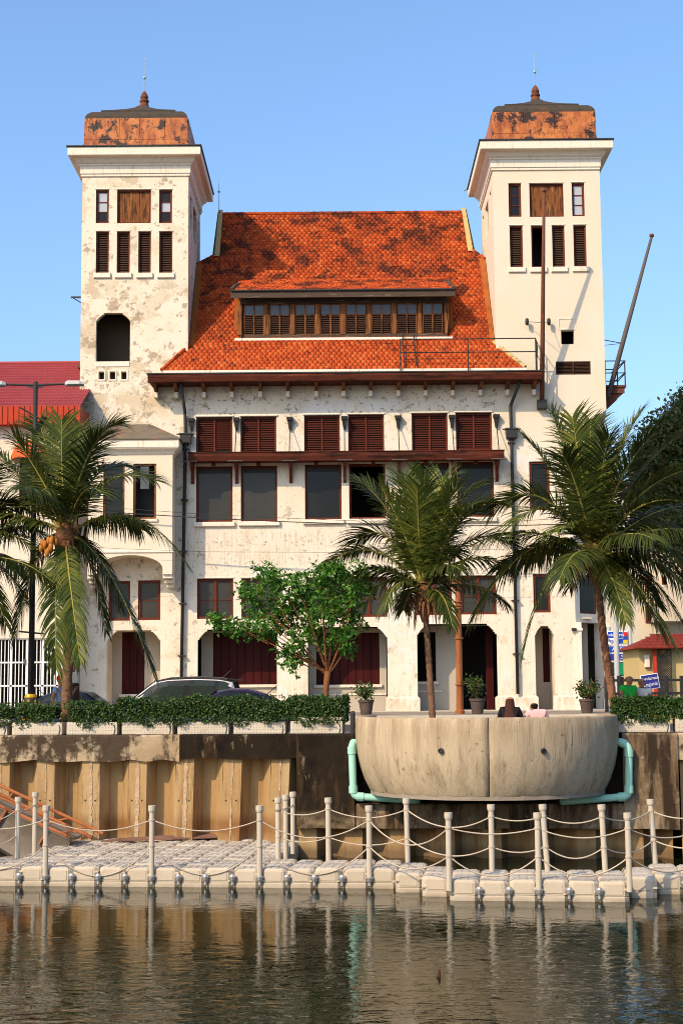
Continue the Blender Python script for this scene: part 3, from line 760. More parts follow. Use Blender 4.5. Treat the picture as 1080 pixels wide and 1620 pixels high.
mb.quad((XR, BACK, 0), (XL, BACK, 0), (XL, BACK, ZE), (XR, BACK, ZE))
part(mb, 'rear_wall', M['plaster'])
# cut corner: wall with the porch opening and two mouldings of the corbel
cd = Vector((XR - XCH, XR - XCH, 0)); cl = cd.length; cdn = cd.normalized(); cnn = Vector((1, -1, 0)).normalized()
cf = lambda x, d, z: Vector((XCH, YF, z)) + cdn * x - cnn * d
zp = at(920, 984, YF).z
mb = MB(); mb.sheet(0, cl, 0, ZCH0, 0, [(0.22, cl - 0.25, 0, zp, 0.5), (0.35, cl - 0.55, at(912, 1000 - 30, YF).z, at(912, 908, YF).z, 0.3), (0.35, cl - 0.55, at(912, 807, YF).z, at(912, 730, YF).z, .3)], 0.3, cf)
part(mb, 'corner_wall', M['trim'])
for zz, h, o in ((ZCH0 - 0.02, 0.16, 0.07), (ZCH0 + (ZCH1 - ZCH0) * 0.45, 0.16, 0.06), (ZCH1 - 0.24, 0.16, 0.05)):
    t = max(0.0, min(1.0, (zz - ZCH0) / (ZCH1 - ZCH0))); w = (XR - XCH) * (1 - t)
    a = Vector((XR - w - o, YF - o * 0.3, zz)); b = Vector((XR + o * 0.3, YF + w + o, zz)); c = Vector((XR - 0.1 - w * 0.2, YF + 0.1 + w * 0.2, zz))
    mb = MB(); mb.prism([a, b, c], (0, 0, h)); part(mb, 'corbel_moulding', M['trim'])
for zt_, zb_ in ((908, 970), (730, 807)):
    z1, z0 = at(912, zt_, YF).z, at(912, zb_, YF).z
    mb = MB(); vs = [cf(x, 0.14, z) for x, z in ((0.35, z0), (cl - .55, z0), (cl - .55, z1), (0.35, z1))]; mb.prism(vs, -cnn * 0.06); w = part(mb, 'window', M['redwood'])
    mb = MB(); vs = [cf(x, 0.13, z) for x, z in ((0.43, z0 + .08), (cl - .63, z0 + .08), (cl - .63, z1 - .08), (0.43, z1 - .08))]; mb.prism(vs, -cnn * 0.02); part(mb, 'pane', M['glass'], w)
# pillars and fluted piers of the corner porch
for x, d, w in ((0.11, 0.02, 0.26), (cl - 0.12, 0.02, 0.30)):
    mb = MB(); c = cf(x, -0.05, 0)
    mb.square(c.x - w / 2, c.x + w / 2, c.y - w / 2, c.y + w / 2, [(0.06, 0), (0.06, 0.5), (0.0, 0.56), (0.0, zp - 0.45), (0.05, zp - 0.38), (0.05, zp - 0.3), (0.0, zp - 0.26), (0.0, zp - 0.01)])
    part(mb, 'porch_pillar', M['trim'])
for k in range(3):
    c = cf(0.45 + k * 0.5, 1.25, 0)
    mb = MB(); mb.lathe(c, [(0.2, 0), (0.2, 0.4), (0.13, 0.5), (0.12, zp - 0.1), (0.18, zp)], 12); part(mb, 'porch_column', M['inner'], smooth=False)

# ---- closed rooms behind the openings
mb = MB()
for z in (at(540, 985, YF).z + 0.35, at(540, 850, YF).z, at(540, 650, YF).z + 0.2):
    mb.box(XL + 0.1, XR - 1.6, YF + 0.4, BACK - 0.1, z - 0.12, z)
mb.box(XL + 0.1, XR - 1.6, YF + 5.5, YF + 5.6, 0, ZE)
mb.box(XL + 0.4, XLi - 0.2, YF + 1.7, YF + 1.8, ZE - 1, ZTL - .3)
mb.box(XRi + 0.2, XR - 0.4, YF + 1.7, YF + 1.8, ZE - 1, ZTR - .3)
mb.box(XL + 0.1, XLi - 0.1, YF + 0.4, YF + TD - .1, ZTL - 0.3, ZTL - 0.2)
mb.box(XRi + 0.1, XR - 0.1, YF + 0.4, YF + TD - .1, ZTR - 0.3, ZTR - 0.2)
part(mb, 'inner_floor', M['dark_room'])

# ---- arcade: inner wall, doors, stepped shoulders of the openings
YA = YF + 1.72
def A(px, py): return at(px, py, YA)
def AR(x0, y0, x1, y1): return FR(x0, y0, x1, y1, YA)
doors = [AR(193, 1000, 229, 1098), AR(337, 1001, 452, 1083), AR(500, 1001, 600, 1083), AR(646, 1000, 689, 1078), AR(727, 990, 794, 1122), AR(858, 994, 890, 1079)]
doors[4] = (doors[4][0], doors[4][1], 0.02, doors[4][3])
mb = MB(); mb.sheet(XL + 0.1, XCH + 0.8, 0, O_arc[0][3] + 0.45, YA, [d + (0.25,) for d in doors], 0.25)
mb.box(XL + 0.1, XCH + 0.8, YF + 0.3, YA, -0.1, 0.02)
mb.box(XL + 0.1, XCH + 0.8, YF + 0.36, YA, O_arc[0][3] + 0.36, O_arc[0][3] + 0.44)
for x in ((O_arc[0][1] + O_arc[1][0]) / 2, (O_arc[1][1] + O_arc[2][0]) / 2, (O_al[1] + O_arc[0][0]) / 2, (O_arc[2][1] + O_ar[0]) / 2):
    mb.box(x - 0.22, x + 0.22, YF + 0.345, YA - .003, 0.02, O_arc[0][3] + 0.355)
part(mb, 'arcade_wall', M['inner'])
def panel_door(r, n, m, Y, rails=True, name='door'):
    x0, x1, z0, z1 = r
    mb = MB(); mb.box(x0, x1, Y + 0.06, Y + 0.10, z0, z1); d = part(mb, name, m)
    w = (x1 - x0) / n
    for k in range(n):
        mb = MB(); mb.bbox(x0 + k * w + 0.015, x0 + (k + 1) * w - 0.015, Y + 0.02, Y + 0.062, z0 + 0.02, z1 - 0.02, 0.012); part(mb, 'board', m, d)
    return d
panel_door(doors[0], 3, M['door'], YA + 0.05)
panel_door(doors[1], 9, M['door'], YA + 0.05)
panel_door(doors[2], 8, M['door'], YA + 0.05)
panel_door(doors[5], 2, M['door'], YA + 0.05)
x0, x1, z0, z1 = doors[4]
panel_door((x0 + (x1 - x0) * 0.62, x1, z0, z1), 2, M['door'], YA + 0.1)
for (x0, x1, z0, z1) in (doors[0], doors[1], doors[2], doors[3]):
    mb = MB(); mb.bbox(x0 - 0.12, x1 + 0.12, YA - 0.12, YA + 0.02, z0 - 0.14, z0 - 0.005, 0.02); part(mb, 'sill', M['trim'])
    mb = MB(); mb.bbox(x0 - 0.3, x1 + 0.3, YA - 0.05, YA + 0.02, z0 - 0.50, z0 - 0.42, 0.015); part(mb, 'string_course', M['trim'])
def shoulders(o, w, h, m, Y, t=0.33):
    x0, x1, z1 = o[0], o[1], o[3]
    for s, x in ((1, x0), (-1, x1)):
        P = [(0, 0), (w, 0), (w, -0.07), (w * 0.80, -0.10), (w * 0.30, -h * 0.68), (w * 0.30, -h * .80), (w * 0.14, -h * .84), (w * 0.14, -h), (0, -h)]
        pts = [Vector((x + s * a, Y + 0.006, z1 + b + 0.001)) for a, b in P]
        if s < 0: pts = pts[::-1]
        mb = MB(); mb.prism(pts[::-1], (0, t, 0)); part(mb, 'arch_shoulder', m)
for o in O_arc + [O_al]: shoulders(o, 0.42, 0.46, M['plaster'], YF)
shoulders(O_ar, 0.25, 0.4, M['plaster'], YF)
shoulders(O_log, 0.35, 0.36, M['plaster_old'], YF)
# pillar plinths and the step along the foot of the wall
for (a, b) in ((XL, O_al[0]), (O_al[1], O_arc[0][0]), (O_arc[0][1], O_arc[1][0]), (O_arc[1][1], O_arc[2][0]), (O_arc[2][1], O_ar[0]), (O_ar[1], XCH)):
    mb = MB(); z = at(640, 1103, YF).z
    mb.rings([[Vector((a - o_, YF - o_, zz)), Vector((b + o_, YF - o_, zz)), Vector((b + o_, YF + .3, zz)), Vector((a - o_, YF + .3, zz))] for o_, zz in ((0.09, 0.02), (0.09, z - 0.05), (0.03, z), (0.004, z + 0.03))])
    part(mb, 'pillar_plinth', M['plaster'])
mb = MB(); mb.box(XL, XR + 0.3, YF - 1.15, YF + 1.7, -0.3, 0.015); part(mb, 'step', M['concrete_pale'])
# little wall lamp on the corner
p = at(907, 996, YF - 0.1); mb = MB(); mb.bbox(p.x - .1, p.x + .1, p.y - .12, p.y + .05, p.z - .07, p.z + .07, .02); part(mb, 'wall_lamp', M['black_iron'])

# ---- windows
def frame_ring(mb, x0, x1, z0, z1, y0, y1, t):
    mb.box(x0, x0 + t, y0, y1, z0, z1); mb.box(x1 - t, x1, y0, y1, z0, z1)
    mb.box(x0 + t, x1 - t, y0, y1, z0, z0 + t); mb.box(x0 + t, x1 - t, y0, y1, z1 - t, z1)
def slats(mb, x0, x1, z0, z1, y, n, t=0.012, d=0.05):
    h = (z1 - z0) / n
    for k in range(n):
        z = z0 + (k + 0.15) * h
        mb.add([(x0, y, z), (x1, y, z), (x1, y + d, z + h * 0.62), (x0, y + d, z + h * 0.62), (x0, y + t, z - t * .2), (x1, y + t, z - t * .2), (x1, y + d + t, z + h * 0.56), (x0, y + d + t, z + h * 0.56)],
               [(0, 1, 2, 3), (7, 6, 5, 4), (0, 4, 5, 1), (0, 3, 7, 4), (1, 5, 6, 2)])
SLAT_ME = None
def one_slat(x0, x1, z, y, h, parent):
    """a louvre blade; all blades share one mesh"""
    global SLAT_ME
    if SLAT_ME is None:
        mb = MB(); slats(mb, -0.5, 0.5, 0, 1, 0, 1, 0.25, 1.0)
        SLAT_ME = bpy.data.meshes.new('slat'); SLAT_ME.from_pydata(mb.V, [], mb.F); SLAT_ME.materials.append(M['slat'])
    o = bpy.data.objects.new('slat', SLAT_ME)
    return link(o, 'slat', parent, Matrix.Translation(((x0 + x1) / 2, y, z)) @ Matrix.Diagonal((x1 - x0, 0.05, h, 1)))
# third-floor louvred shutters, in pairs
for i, (x0, x1, z0, z1) in enumerate(O_sh):
    mb = MB(); frame_ring(mb, x0, x1, z0, z1, YF + 0.10, YF + 0.24, 0.085)
    xm = (x0 + x1) / 2
    mb.box(xm - 0.035, xm + 0.035, YF + 0.115, YF + 0.23, z0 + .085, z1 - .085)
    w = part(mb, 'window', M['redwood']); w['label'] = 'closed dark red louvred shutter'
    n = 15
    for (a, b) in ((x0 + .095, xm - .04), (xm + .04, x1 - .095)):
        if i == 0 and a > xm: bot = 0.16
        else: bot = 0.0
        h = (z1 - z0 - 0.20 - bot) / n
        for k in range(n): one_slat(a, b, z0 + 0.10 + bot + k * h, YF + 0.14, h, w)
    mb = MB(); mb.box(x0 + .05, x1 - .05, YF + 0.225, YF + 0.23, z0 + .05, z1 - .05); part(mb, 'shade_backing', M['dark_room'], w)  # dark sheet standing for the shade seen between the blades
    mb = MB(); mb.bbox(x0 - 0.06, x1 + 0.06, YF - 0.05, YF + .03, z1 + 0.015, z1 + 0.085, 0.015); part(mb, 'lintel_moulding', M['trim'])
# second-floor windows
for i, (x0, x1, z0, z1) in enumerate(O_wb):
    mb = MB(); frame_ring(mb, x0, x1, z0, z1, YF + 0.12, YF + 0.24, 0.10)
    w = part(mb, 'window', M['redwood'])
    if i != 3:
        mb = MB(); mb.box(x0 + .10, x1 - .10, YF + 0.17, YF + 0.19, z0 + .10, z1 - .10); part(mb, 'pane', M['blind'] if i in (0, 1) else M['glass'], w)
        mb = MB(); mb.box(x0 + .10, x1 - .10, YF + 0.14, YF + 0.168, z1 - .30, z1 - .10); part(mb, 'top_rail', M['black_iron'], w)
    mb = MB(); mb.bbox(x0 - 0.10, x1 + 0.12, YF - 0.14, YF + 0.1, z0 - 0.21, z0 - 0.003, 0.025); part(mb, 'sill', M['trim'])
for i, (x0, x1, z0, z1) in enumerate([O_wbr, O_wcr] + O_wcl):
    mb = MB(); frame_ring(mb, x0, x1, z0, z1, YF + 0.06, YF + 0.22, 0.11); w = part(mb, 'window', M['redwood'])
    mb = MB(); mb.box(x0 + .10, x1 - .10, YF + 0.15, YF + 0.17, z0 + .10, z1 - .10); part(mb, 'pane', M['glass'] if i < 2 else M['blind'], w)
    if i >= 2:
        mb = MB(); zm = (z0 + z1) / 2; mb.box(x0 + .1, x1 - .1, YF + .12, YF + .149, zm - .02, zm + .02); part(mb, 'glazing_bar', M['redwood'], w)
# first-floor windows with a mullion and a bar
for i, (x0, x1, z0, z1) in enumerate(O_wc):
    mb = MB(); frame_ring(mb, x0, x1, z0, z1, YF + 0.10, YF + 0.24, 0.11); xm = (x0 + x1) / 2
    mb.box(xm - .06, xm + .06, YF + .10, YF + .24, z0 + .11, z1 - .11)
    w = part(mb, 'window', M['redwood'])
    for (a, b) in ((x0 + .11, xm - .06), (xm + .06, x1 - .11)):
        mb = MB(); mb.box(a, b, YF + .18, YF + .2, z0 + .11, z1 - .11); part(mb, 'pane', M['blind'], w)
        mb = MB(); zm = (z0 + z1) / 2 - .05; mb.box(a, b, YF + .15, YF + .179, zm - .02, zm + .02); part(mb, 'glazing_bar', M['redwood'], w)
    mb = MB(); mb.bbox(x0 - .05, x1 + .05, YF - .04, YF + .03, z1 + .02, z1 + .075, .015); part(mb, 'lintel_moulding', M['trim'])

# ---- tower windows
def tower_windows(top, low, Y, opened=None, shade=()):
    for i, (x0, x1, z0, z1) in enumerate(top):
        if i == 1:
            mb = MB(); frame_ring(mb, x0, x1, z0, z1, Y + 0.10, Y + 0.24, 0.075); w = part(mb, 'window', M['redwood']); w['label'] = 'boarded-up window of weathered planks'
            n = 9; ww = (x1 - x0 - .15) / n
            for k in range(n):
                mb = MB(); dy = random.uniform(0, .012); mb.bbox(x0 + .075 + k * ww + .003, x0 + .075 + (k + 1) * ww - .003, Y + .14 + dy, Y + .175 + dy, z0 + .075, z1 - .075, .006); part(mb, 'plank', M['wood'], w)
        else:
            mb = MB(); frame_ring(mb, x0, x1, z0, z1, Y + 0.10, Y + 0.24, 0.10); w = part(mb, 'window', M['redwood'])
            h = (z1 - z0 - .2) / 3
            for k in range(3):
                a, b = z0 + .1 + k * h + .02, z0 + .1 + (k + 1) * h - .02
                mb = MB(); mb.box(x0 + .1, x1 - .1, Y + .16, Y + .18, a, b)
                lit = (i, k) in shade
                part(mb, 'pane', M['pane_light'] if lit else M['glass'], w)
                if k:
                    mb = MB(); mb.box(x0 + .1, x1 - .1, Y + .13, Y + .2, a - .04, a - .002); part(mb, 'glazing_bar', M['redwood'], w)
    for i, (x0, x1, z0, z1) in enumerate(low):
        mb = MB(); frame_ring(mb, x0, x1, z0, z1, Y + 0.10, Y + 0.24, 0.075); w = part(mb, 'window', M['redwood'])
        if i != opened:
            mb = MB(); slats(mb, x0 + .075, x1 - .075, z0 + .08, z1 - .08, Y + .14, 17); tag(part(mb, 'louvre_slats', M['slat_old'], w), kind='stuff')
            mb = MB(); mb.box(x0 + .05, x1 - .05, Y + 0.225, Y + 0.23, z0 + .05, z1 - .05); part(mb, 'shade_backing', M['dark_room'], w)  # dark sheet painted as the shade behind the louvres
        mb = MB(); mb.bbox(x0 - .09, x1 + .10, Y - .09, Y + .08, z0 - .24, z0 - .004, .02); part(mb, 'sill', M['trim'])
    for (x0, x1, z0, z1) in list(top) + list(low):
        mb = MB(); mb.bbox(x0 - .04, x1 + .04, Y - .025, Y + .03, z1 + .012, z1 + .06, .01); part(mb, 'lintel_moulding', M['trim'])
tower_windows(tl_top, tl_low, YF, None, ((0, 2), (0, 1), (2, 1)))
tower_windows(tr_top, tr_low, YF, 1, ((2, 0), (2, 1), (2, 2)))
# loggia parapet with three square holes
x0, x1, z0, z1 = bal
mb = MB(); mb.bbox(O_log[0] - .0, O_log[1] + .0, YF - 0.03, YF + 0.28, at(180, 580.5, YF).z, O_log[2] + .002, .02); part(mb, 'loggia_sill', M['trim'])
for (a, b, c, d) in O_bal:
    mb = MB(); frame_ring(mb, a - .07, b + .07, c - .07, d + .07, YF - .03, YF + .004, .065); part(mb, 'pierced_block', M['trim'])
mb = MB(); mb.box(O_log[0] - .1, O_log[1] + .1, YF + 0.35, YF + 0.37, z0 - .2, z1 + .05); part(mb, 'loggia_shade_sheet', M['dark_room'])  # dark sheet in place of the shade behind the square holes
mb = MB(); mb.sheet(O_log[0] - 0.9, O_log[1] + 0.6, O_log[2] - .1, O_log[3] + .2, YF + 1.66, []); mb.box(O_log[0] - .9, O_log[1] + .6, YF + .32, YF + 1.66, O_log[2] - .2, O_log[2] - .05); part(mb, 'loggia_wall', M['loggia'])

# ---- recess, black opening and vent on the right tower
x0, x1, z0, z1 = FR(883, 504, 908.5, 521)
mb = MB(); frame_ring(mb, x0 - .03, x1 + .03, z0 - .02, z1 + .03, YF - .025, YF + .003, .05); part(mb, 'plaster_panel', M['trim'])
x0, x1, z0, z1 = O_vent
mb = MB(); frame_ring(mb, x0, x1, z0, z1, YF + .02, YF + .12, .05); xm = (x0 + x1) / 2; mb.box(xm - .03, xm + .03, YF + .02, YF + .12, z0 + .05, z1 - .05)
w = part(mb, 'vent', M['slat_old'])
mb = MB(); slats(mb, x0 + .05, xm - .03, z0 + .05, z1 - .05, YF + .04, 8); slats(mb, xm + .03, x1 - .05, z0 + .05, z1 - .05, YF + .04, 8); tag(part(mb, 'louvre_slats', M['slat_old'], w), kind='stuff')

# ---- tower cornices, copper caps, finials
def tower_top(x0, x1, zt, s, left):
    y0, y1 = YF, YF + TD
    k = 35.0
    mb = MB()
    mb.square(x0, x1, y0, y1, [(0.02, zt - 0.02), (0.06, zt + 0.0), (0.06, zt + 0.10), (0.10, zt + 0.12), (0.10, zt + 0.46), (0.15, zt + 0.50), (0.15, zt + 0.56), (0.24, zt + 0.62), (0.32, zt + 0.74), (0.36, zt + 0.80), (0.58, zt + 0.83), (0.60, zt + 0.86), (0.60, zt + 1.22)])
    part(mb, 'cornice', M['trim'])
    mb = MB(); mb.square(x0, x1, y0, y1, [(0.64, zt + 1.225), (0.66, zt + 1.24), (0.66, zt + 1.29), (0.3, zt + 1.34)])
    part(mb, 'cornice_flashing', M['black_iron'])
    zc_ = zt + 1.30
    e = -0.06
    mb = MB(); mb.square(x0, x1, y0, y1, [(e + .05, zc_ - .02), (e + .05, zc_ + 0.30), (e + .02, zc_ + .31), (e - 0.0, zc_ + 1.55), (e - .06, zc_ + 1.60)])
    cap = part(mb, 'copper_cap', M['copper'])
    # sheets of copper on the front and the two sides, standing a little proud
    splits_hi = (0, .115, .34, .535, .78, 1.0) if left else (0, .165, .30, .60, 1.0)
    splits_lo = (0, .10, .54, 1.0) if left else (0, .17, .85, 1.0)
    w = x1 - x0 - 2 * 0.06
    for (sp, za, zb, o) in ((splits_hi, .50, 1.54, .012), (splits_lo, .0, .48, .045)):
        for i in range(len(sp) - 1):
            a, b = x0 + .06 + sp[i] * w, x0 + .06 + sp[i + 1] * w
            mb = MB(); mb.bbox(a + .008, b - .008, y0 - e - o - .02, y0 - e + .02, zc_ + za + .005, zc_ + zb, .006); part(mb, 'copper_sheet', M['copper'], cap)
            d = y1 - y0 - .12; ya, yb = y0 + .06 + sp[i] * d, y0 + .06 + sp[i + 1] * d
            X = (x1 - .06) if left else (x0 + .06)
            q = 1 if left else -1
            Mx = Matrix.Translation((X, 0, 0)) @ Matrix.Rotation(q * math.pi / 2, 4, 'Z')
            mb = MB(); aa, bb = (ya, yb) if left else (-yb, -ya)
            mb.bbox(aa + .008, bb - .008, -o - .02, .02, zc_ + za + .005, zc_ + zb, .006, Mx); part(mb, 'copper_sheet', M['copper'], cap)
    mb = MB(); mb.square(x0, x1, y0, y1, [(e - .005, zc_ + 1.545), (e - .03, zc_ + 1.68), (e - .12, zc_ + 1.83), (e - .28, zc_ + 1.97), (e - .52, zc_ + 2.07), (e - .85, zc_ + 2.12), (e - .85, zc_ + 2.15)])
    part(mb, 'cap_brim', M['lead'])
    cx, cy = (x0 + x1) / 2, (y0 + y1) / 2
    h = (x1 - x0) / 2; hd = TD / 2
    mb = MB(); mb.square(cx - h + .78, cx + h - .78, cy - hd + .78, cy + hd - .78, [(.06, zc_ + 2.06), (.07, zc_ + 2.20), (.0, zc_ + 2.23), (-.55, zc_ + 2.47), (-1.0, zc_ + 2.69), (-1.35, zc_ + 2.90), (-1.5, zc_ + 3.05)])
    part(mb, 'cap_roof', M['lead'])
    zf = zc_ + 3.0
    mb = MB(); mb.lathe((cx, cy, zf), [(.46, -.35), (.44, -.1), (.36, .02), (.24, .20), (.19, .42), (.23, .46), (.23, .54), (.16, .58), (.20, .70), (.15, .84), (.07, .98), (0.0, 1.04)], 12); part(mb, 'finial', M['finial'], smooth=False)
    mb = MB(); mb.tube([(cx, cy, zf + .98), (cx, cy, zf + 2.75)], [.022, .010], 6)
    rod = part(mb, 'lightning_rod', M['rod'])
    mb = MB(); mb.lathe((cx, cy, zf + 1.62), [(.0, 0), (.06, .02), (.08, .08), (.06, .14), (0, .16)], 10); part(mb, 'rod_ball', M['rod'], rod, smooth=True)
tower_top(XL, XLi, ZTL, 1, True)
tower_top(XRi, XR - .05, ZTR, -1, False)

# ---- roof: deck, tiles, ridge, verges
YE = YF - 1.02
zE0 = at(540, 584, YE).z                                  # lower edge of the tiles
YB = YF + 0.30; zB = at(540, 545, YB).z                   # where the steep slope begins
YR = YF + 6.3; zR = at(540, 337, YR).z
YH = YB + (YR - YB) * 0.665
def slope_at(t):                                          # t: 0 at eave, 1 at break, 2 at ridge
    if t <= 1: return YE + (YB - YE) * t, zE0 + (zB - zE0) * t + 0.0
    return YB + (YR - YB) * (t - 1), zB + (zR - zB) * (t - 1)
def t_of_py(py):                                          # height in the photograph -> place on the slope
    best = min((abs((lambda q: 0)(0)), 0) for _ in (0,))
    lo_, hi_ = 0.0, 2.0
    for _ in range(40):
        m_ = (lo_ + hi_) / 2; y_, z_ = slope_at(m_)
        d = Vector((0, y_, z_)) - CAM
        l = CAM_M.transposed() @ d
        if 810 - F_PX * l.y / -l.z > py: lo_ = m_
        else: hi_ = m_
    return lo_
def edge(pts):
    ts = [(t_of_py(py), at(px, py, slope_at(t_of_py(py))[0]).x) for px, py in pts]
    return sorted(ts)
def lerp_edge(E, t):
    if t <= E[0][0]: return E[0][1]
    for (a, x), (b, y) in zip(E, E[1:]):
        if t <= b: return x + (y - x) * (t - a) / max(1e-6, b - a)
    return E[-1][1]
tHl, tHr = t_of_py(417), t_of_py(412)
EL = sorted([(0.0, at(256, 584, YE).x), (1.0, XLi + .06), (tHl, XLi + .06)] + edge([(341, 404), (346, 339)]))
ER = sorted([(0.0, at(830, 580, YE).x), (1.0, XRi - .06), (tHr, XRi - .06)] + edge([(746, 399), (736, 335)]))
EL[-1] = (2.0, EL[-1][1]); ER[-1] = (2.0, ER[-1][1])
mb = MB()
ts = sorted({0, 1, 2} | {t for t, _ in EL} | {t for t, _ in ER})
for a, b in zip(ts, ts[1:]):
    ya, za = slope_at(a); yb, zb = slope_at(b)
    mb.quad((lerp_edge(EL, a), ya, za - .06), (lerp_edge(ER, a), ya, za - .06), (lerp_edge(ER, b), yb, zb - .06), (lerp_edge(EL, b), yb, zb - .06))
    m2 = lambda y: 2 * YR - y
    mb.quad((lerp_edge(ER, a), m2(ya), za - .06), (lerp_edge(EL, a), m2(ya), za - .06), (lerp_edge(EL, b), m2(yb), zb - .06), (lerp_edge(ER, b), m2(yb), zb - .06))
    for E, sgn in ((EL, 1), (ER, -1)):
        q = [(lerp_edge(E, a), ya, za - .06), (lerp_edge(E, b), yb, zb - .06), (lerp_edge(E, b), m2(yb), zb - .06), (lerp_edge(E, a), m2(ya), za - .06)]
        mb.quad(*(q if sgn > 0 else q[::-1]))
roof = part(mb, 'roof', M['flash'])

def lay_tiles(name, path, xl, xr, w, expo, m, parent, thick=0.028, jitter=1.0):
    """path(s): distance up the slope -> (y, z, ty, tz); xl/xr(s): limits; pieces laid in broken bond"""
    P, Fq = [], []
    s, row = 0.0, 0
    S = path.length
    while s < S - 0.02:
        y, z, ty, tz = path(s)
        x0, x1 = xl(s), xr(s)
        off = (row % 2) * w * 0.5 + random.uniform(-.02, .02)
        n0 = math.floor((x0 - off) / w)
        k = n0
        while True:
            a = off + k * w; b = a + w; k += 1
            if a >= x1: break
            if b <= x0 + 0.02: continue
            a, b = max(a, x0) + .006, min(b, x1) - .006
            if b - a < 0.04: continue
            lift = thick * (1.0 + jitter * random.uniform(-.25, .45)); tip = thick * 0.15
            sl = jitter * random.uniform(-.012, .012); L_ = expo * 1.22
            tw = jitter * random.uniform(-.006, .006)
            ny, nz = -tz, ty
            def pt(x, q, h): return (x, y + ty * q + ny * h, z + tz * q + nz * h)
            i = len(P)
            P.extend([pt(a, sl, lift + tw), pt(b, sl, lift - tw), pt(b, L_, tip), pt(a, L_, tip), pt(a, sl, -.01), pt(b, sl, -.01), pt(b, L_, -.03), pt(a, L_, -.03)])
            # rounded butt: the middle of the lower edge dips
            Fq.extend([(i, i + 1, i + 2, i + 3), (i + 4, i + 5, i + 1, i), (i + 5, i + 6, i + 2, i + 1), (i + 7, i + 4, i, i + 3)])
        s += expo; row += 1
    return tag(numpy_mesh(name, np.array(P), np.array(Fq), m, parent), kind='stuff')
class Path:
    def __init__(s, t0, t1):
        s.p0, s.p1 = slope_at(t0), slope_at(t1); s.t0, s.t1 = t0, t1
        s.length = math.hypot(s.p1[0] - s.p0[0], s.p1[1] - s.p0[1])
    def __call__(s, d):
        f = d / s.length; ty, tz = (s.p1[0] - s.p0[0]) / s.length, (s.p1[1] - s.p0[1]) / s.length
        return s.p0[0] + ty * d, s.p0[1] + tz * d, ty, tz
    def t(s, d): return s.t0 + (s.t1 - s.t0) * d / s.length
pa_ = Path(0, 1); lay_tiles('roof_tiles', pa_, lambda d: lerp_edge(EL, pa_.t(d)), lambda d: lerp_edge(ER, pa_.t(d)), 0.243, 0.225, M['tile'], roof)
pb_ = Path(1, 2); lay_tiles('roof_tiles', pb_, lambda d: lerp_edge(EL, pb_.t(d)) + .12, lambda d: lerp_edge(ER, pb_.t(d)) - .12, 0.243, 0.205, M['tile'], roof)
# ridge, hips, verges
n = 34; xa, xb = lerp_edge(EL, 2), lerp_edge(ER, 2)
for k in range(n):
    a, b = xa + (xb - xa) * k / n, xa + (xb - xa) * (k + 1) / n
    mb = MB(); r = .11
    mb.rings([[Vector((x, YR + rr * math.cos(R(th)), zR - .03 + rr * math.sin(R(th)))) for th in range(-20, 201, 27)] for x, rr in ((a - .02, r + .015), (b - .02, r - .01))])
    part(mb, 'ridge_tile', M['tile'], roof)
def run_tiles(p0, p1, n, r, m, name):
    p0, p1 = Vector(p0), Vector(p1); d = (p1 - p0) / n
    for k in range(n):
        mb = MB(); mb.tube([p0 + d * k, p0 + d * (k + 1.12)], [r * 1.12, r * 0.9], 8); part(mb, name, m, roof)
for E, tt in ((EL, tHl), (ER, tHr)):
    y0_, z0_ = slope_at(0); y1_, z1_ = slope_at(1)
    run_tiles((lerp_edge(E, 0), y0_, z0_ + .03), (lerp_edge(E, 1), y1_, z1_ + .05), 7, .085, M['tile'] if E is EL else M['verge'], 'hip_tile')
    t2 = [t for t, _ in E if t > tt + .01][0]
    ya, za = slope_at(tt); yb, zb = slope_at(t2)
    run_tiles((lerp_edge(E, tt), ya, za), (lerp_edge(E, t2), yb, zb + .05), 4, .10, M['tile'], 'hip_tile')
    # verge board of the gable above
    yc, zc2 = slope_at(2.0)
    sgn = -1 if E is EL else 1
    mb = MB()
    a = Vector((lerp_edge(E, t2) + sgn * .05, yb - .15, zb - .02)); c = Vector((lerp_edge(E, 2), yc, zc2 + .16))
    for (q0, q1, m_) in ((0.0, .17, 'verge'),):
        mb.prism([a, a + Vector((-sgn * .26, 0, 0.0)), c + Vector((-sgn * .20, 0, 0)), c], (0, .12, .10))
        part(mb, 'verge', M[m_], roof)
    mb = MB(); mb.prism([a + Vector((sgn * .12, .08, -.12)), a + Vector((0, .05, 0)), c + Vector((0, .05, .05)), c + Vector((sgn * .06, .08, -.05))], (0, .08, .05)); part(mb, 'verge', M['wood_grey'], roof)
    mb = MB(); mb.tube([c + Vector((0, .1, 0)), c + Vector((0, .1, 1.75))], [.02, .008], 6); rod = part(mb, 'lightning_rod', M['rod'], B)
    mb = MB(); mb.lathe(c + Vector((0, .1, .98)), [(0, 0), (.06, .03), (.07, .08), (0, .15)], 8); part(mb, 'rod_ball', M['rod'], rod)
    # flashing strip where the slope meets the tower
    yb1, zb1 = slope_at(1.0)
    X = lerp_edge(E, 1) + sgn * .03
    Xo = X - sgn * .30
    mb = MB(); mb.prism([(X, yb1, zb1 - .02), (Xo + sgn * .1, yb1, zb1 - .02), (Xo, ya, za + .01), (X, ya, za + .01)], (0, -.02, .05)); part(mb, 'valley_flashing', M['flash'], roof)
p = at(541, 336, YR); mb = MB(); mb.tube([p, p + Vector((0, 0, .55))], [.02, .01], 6); part(mb, 'lightning_rod', M['rod'])

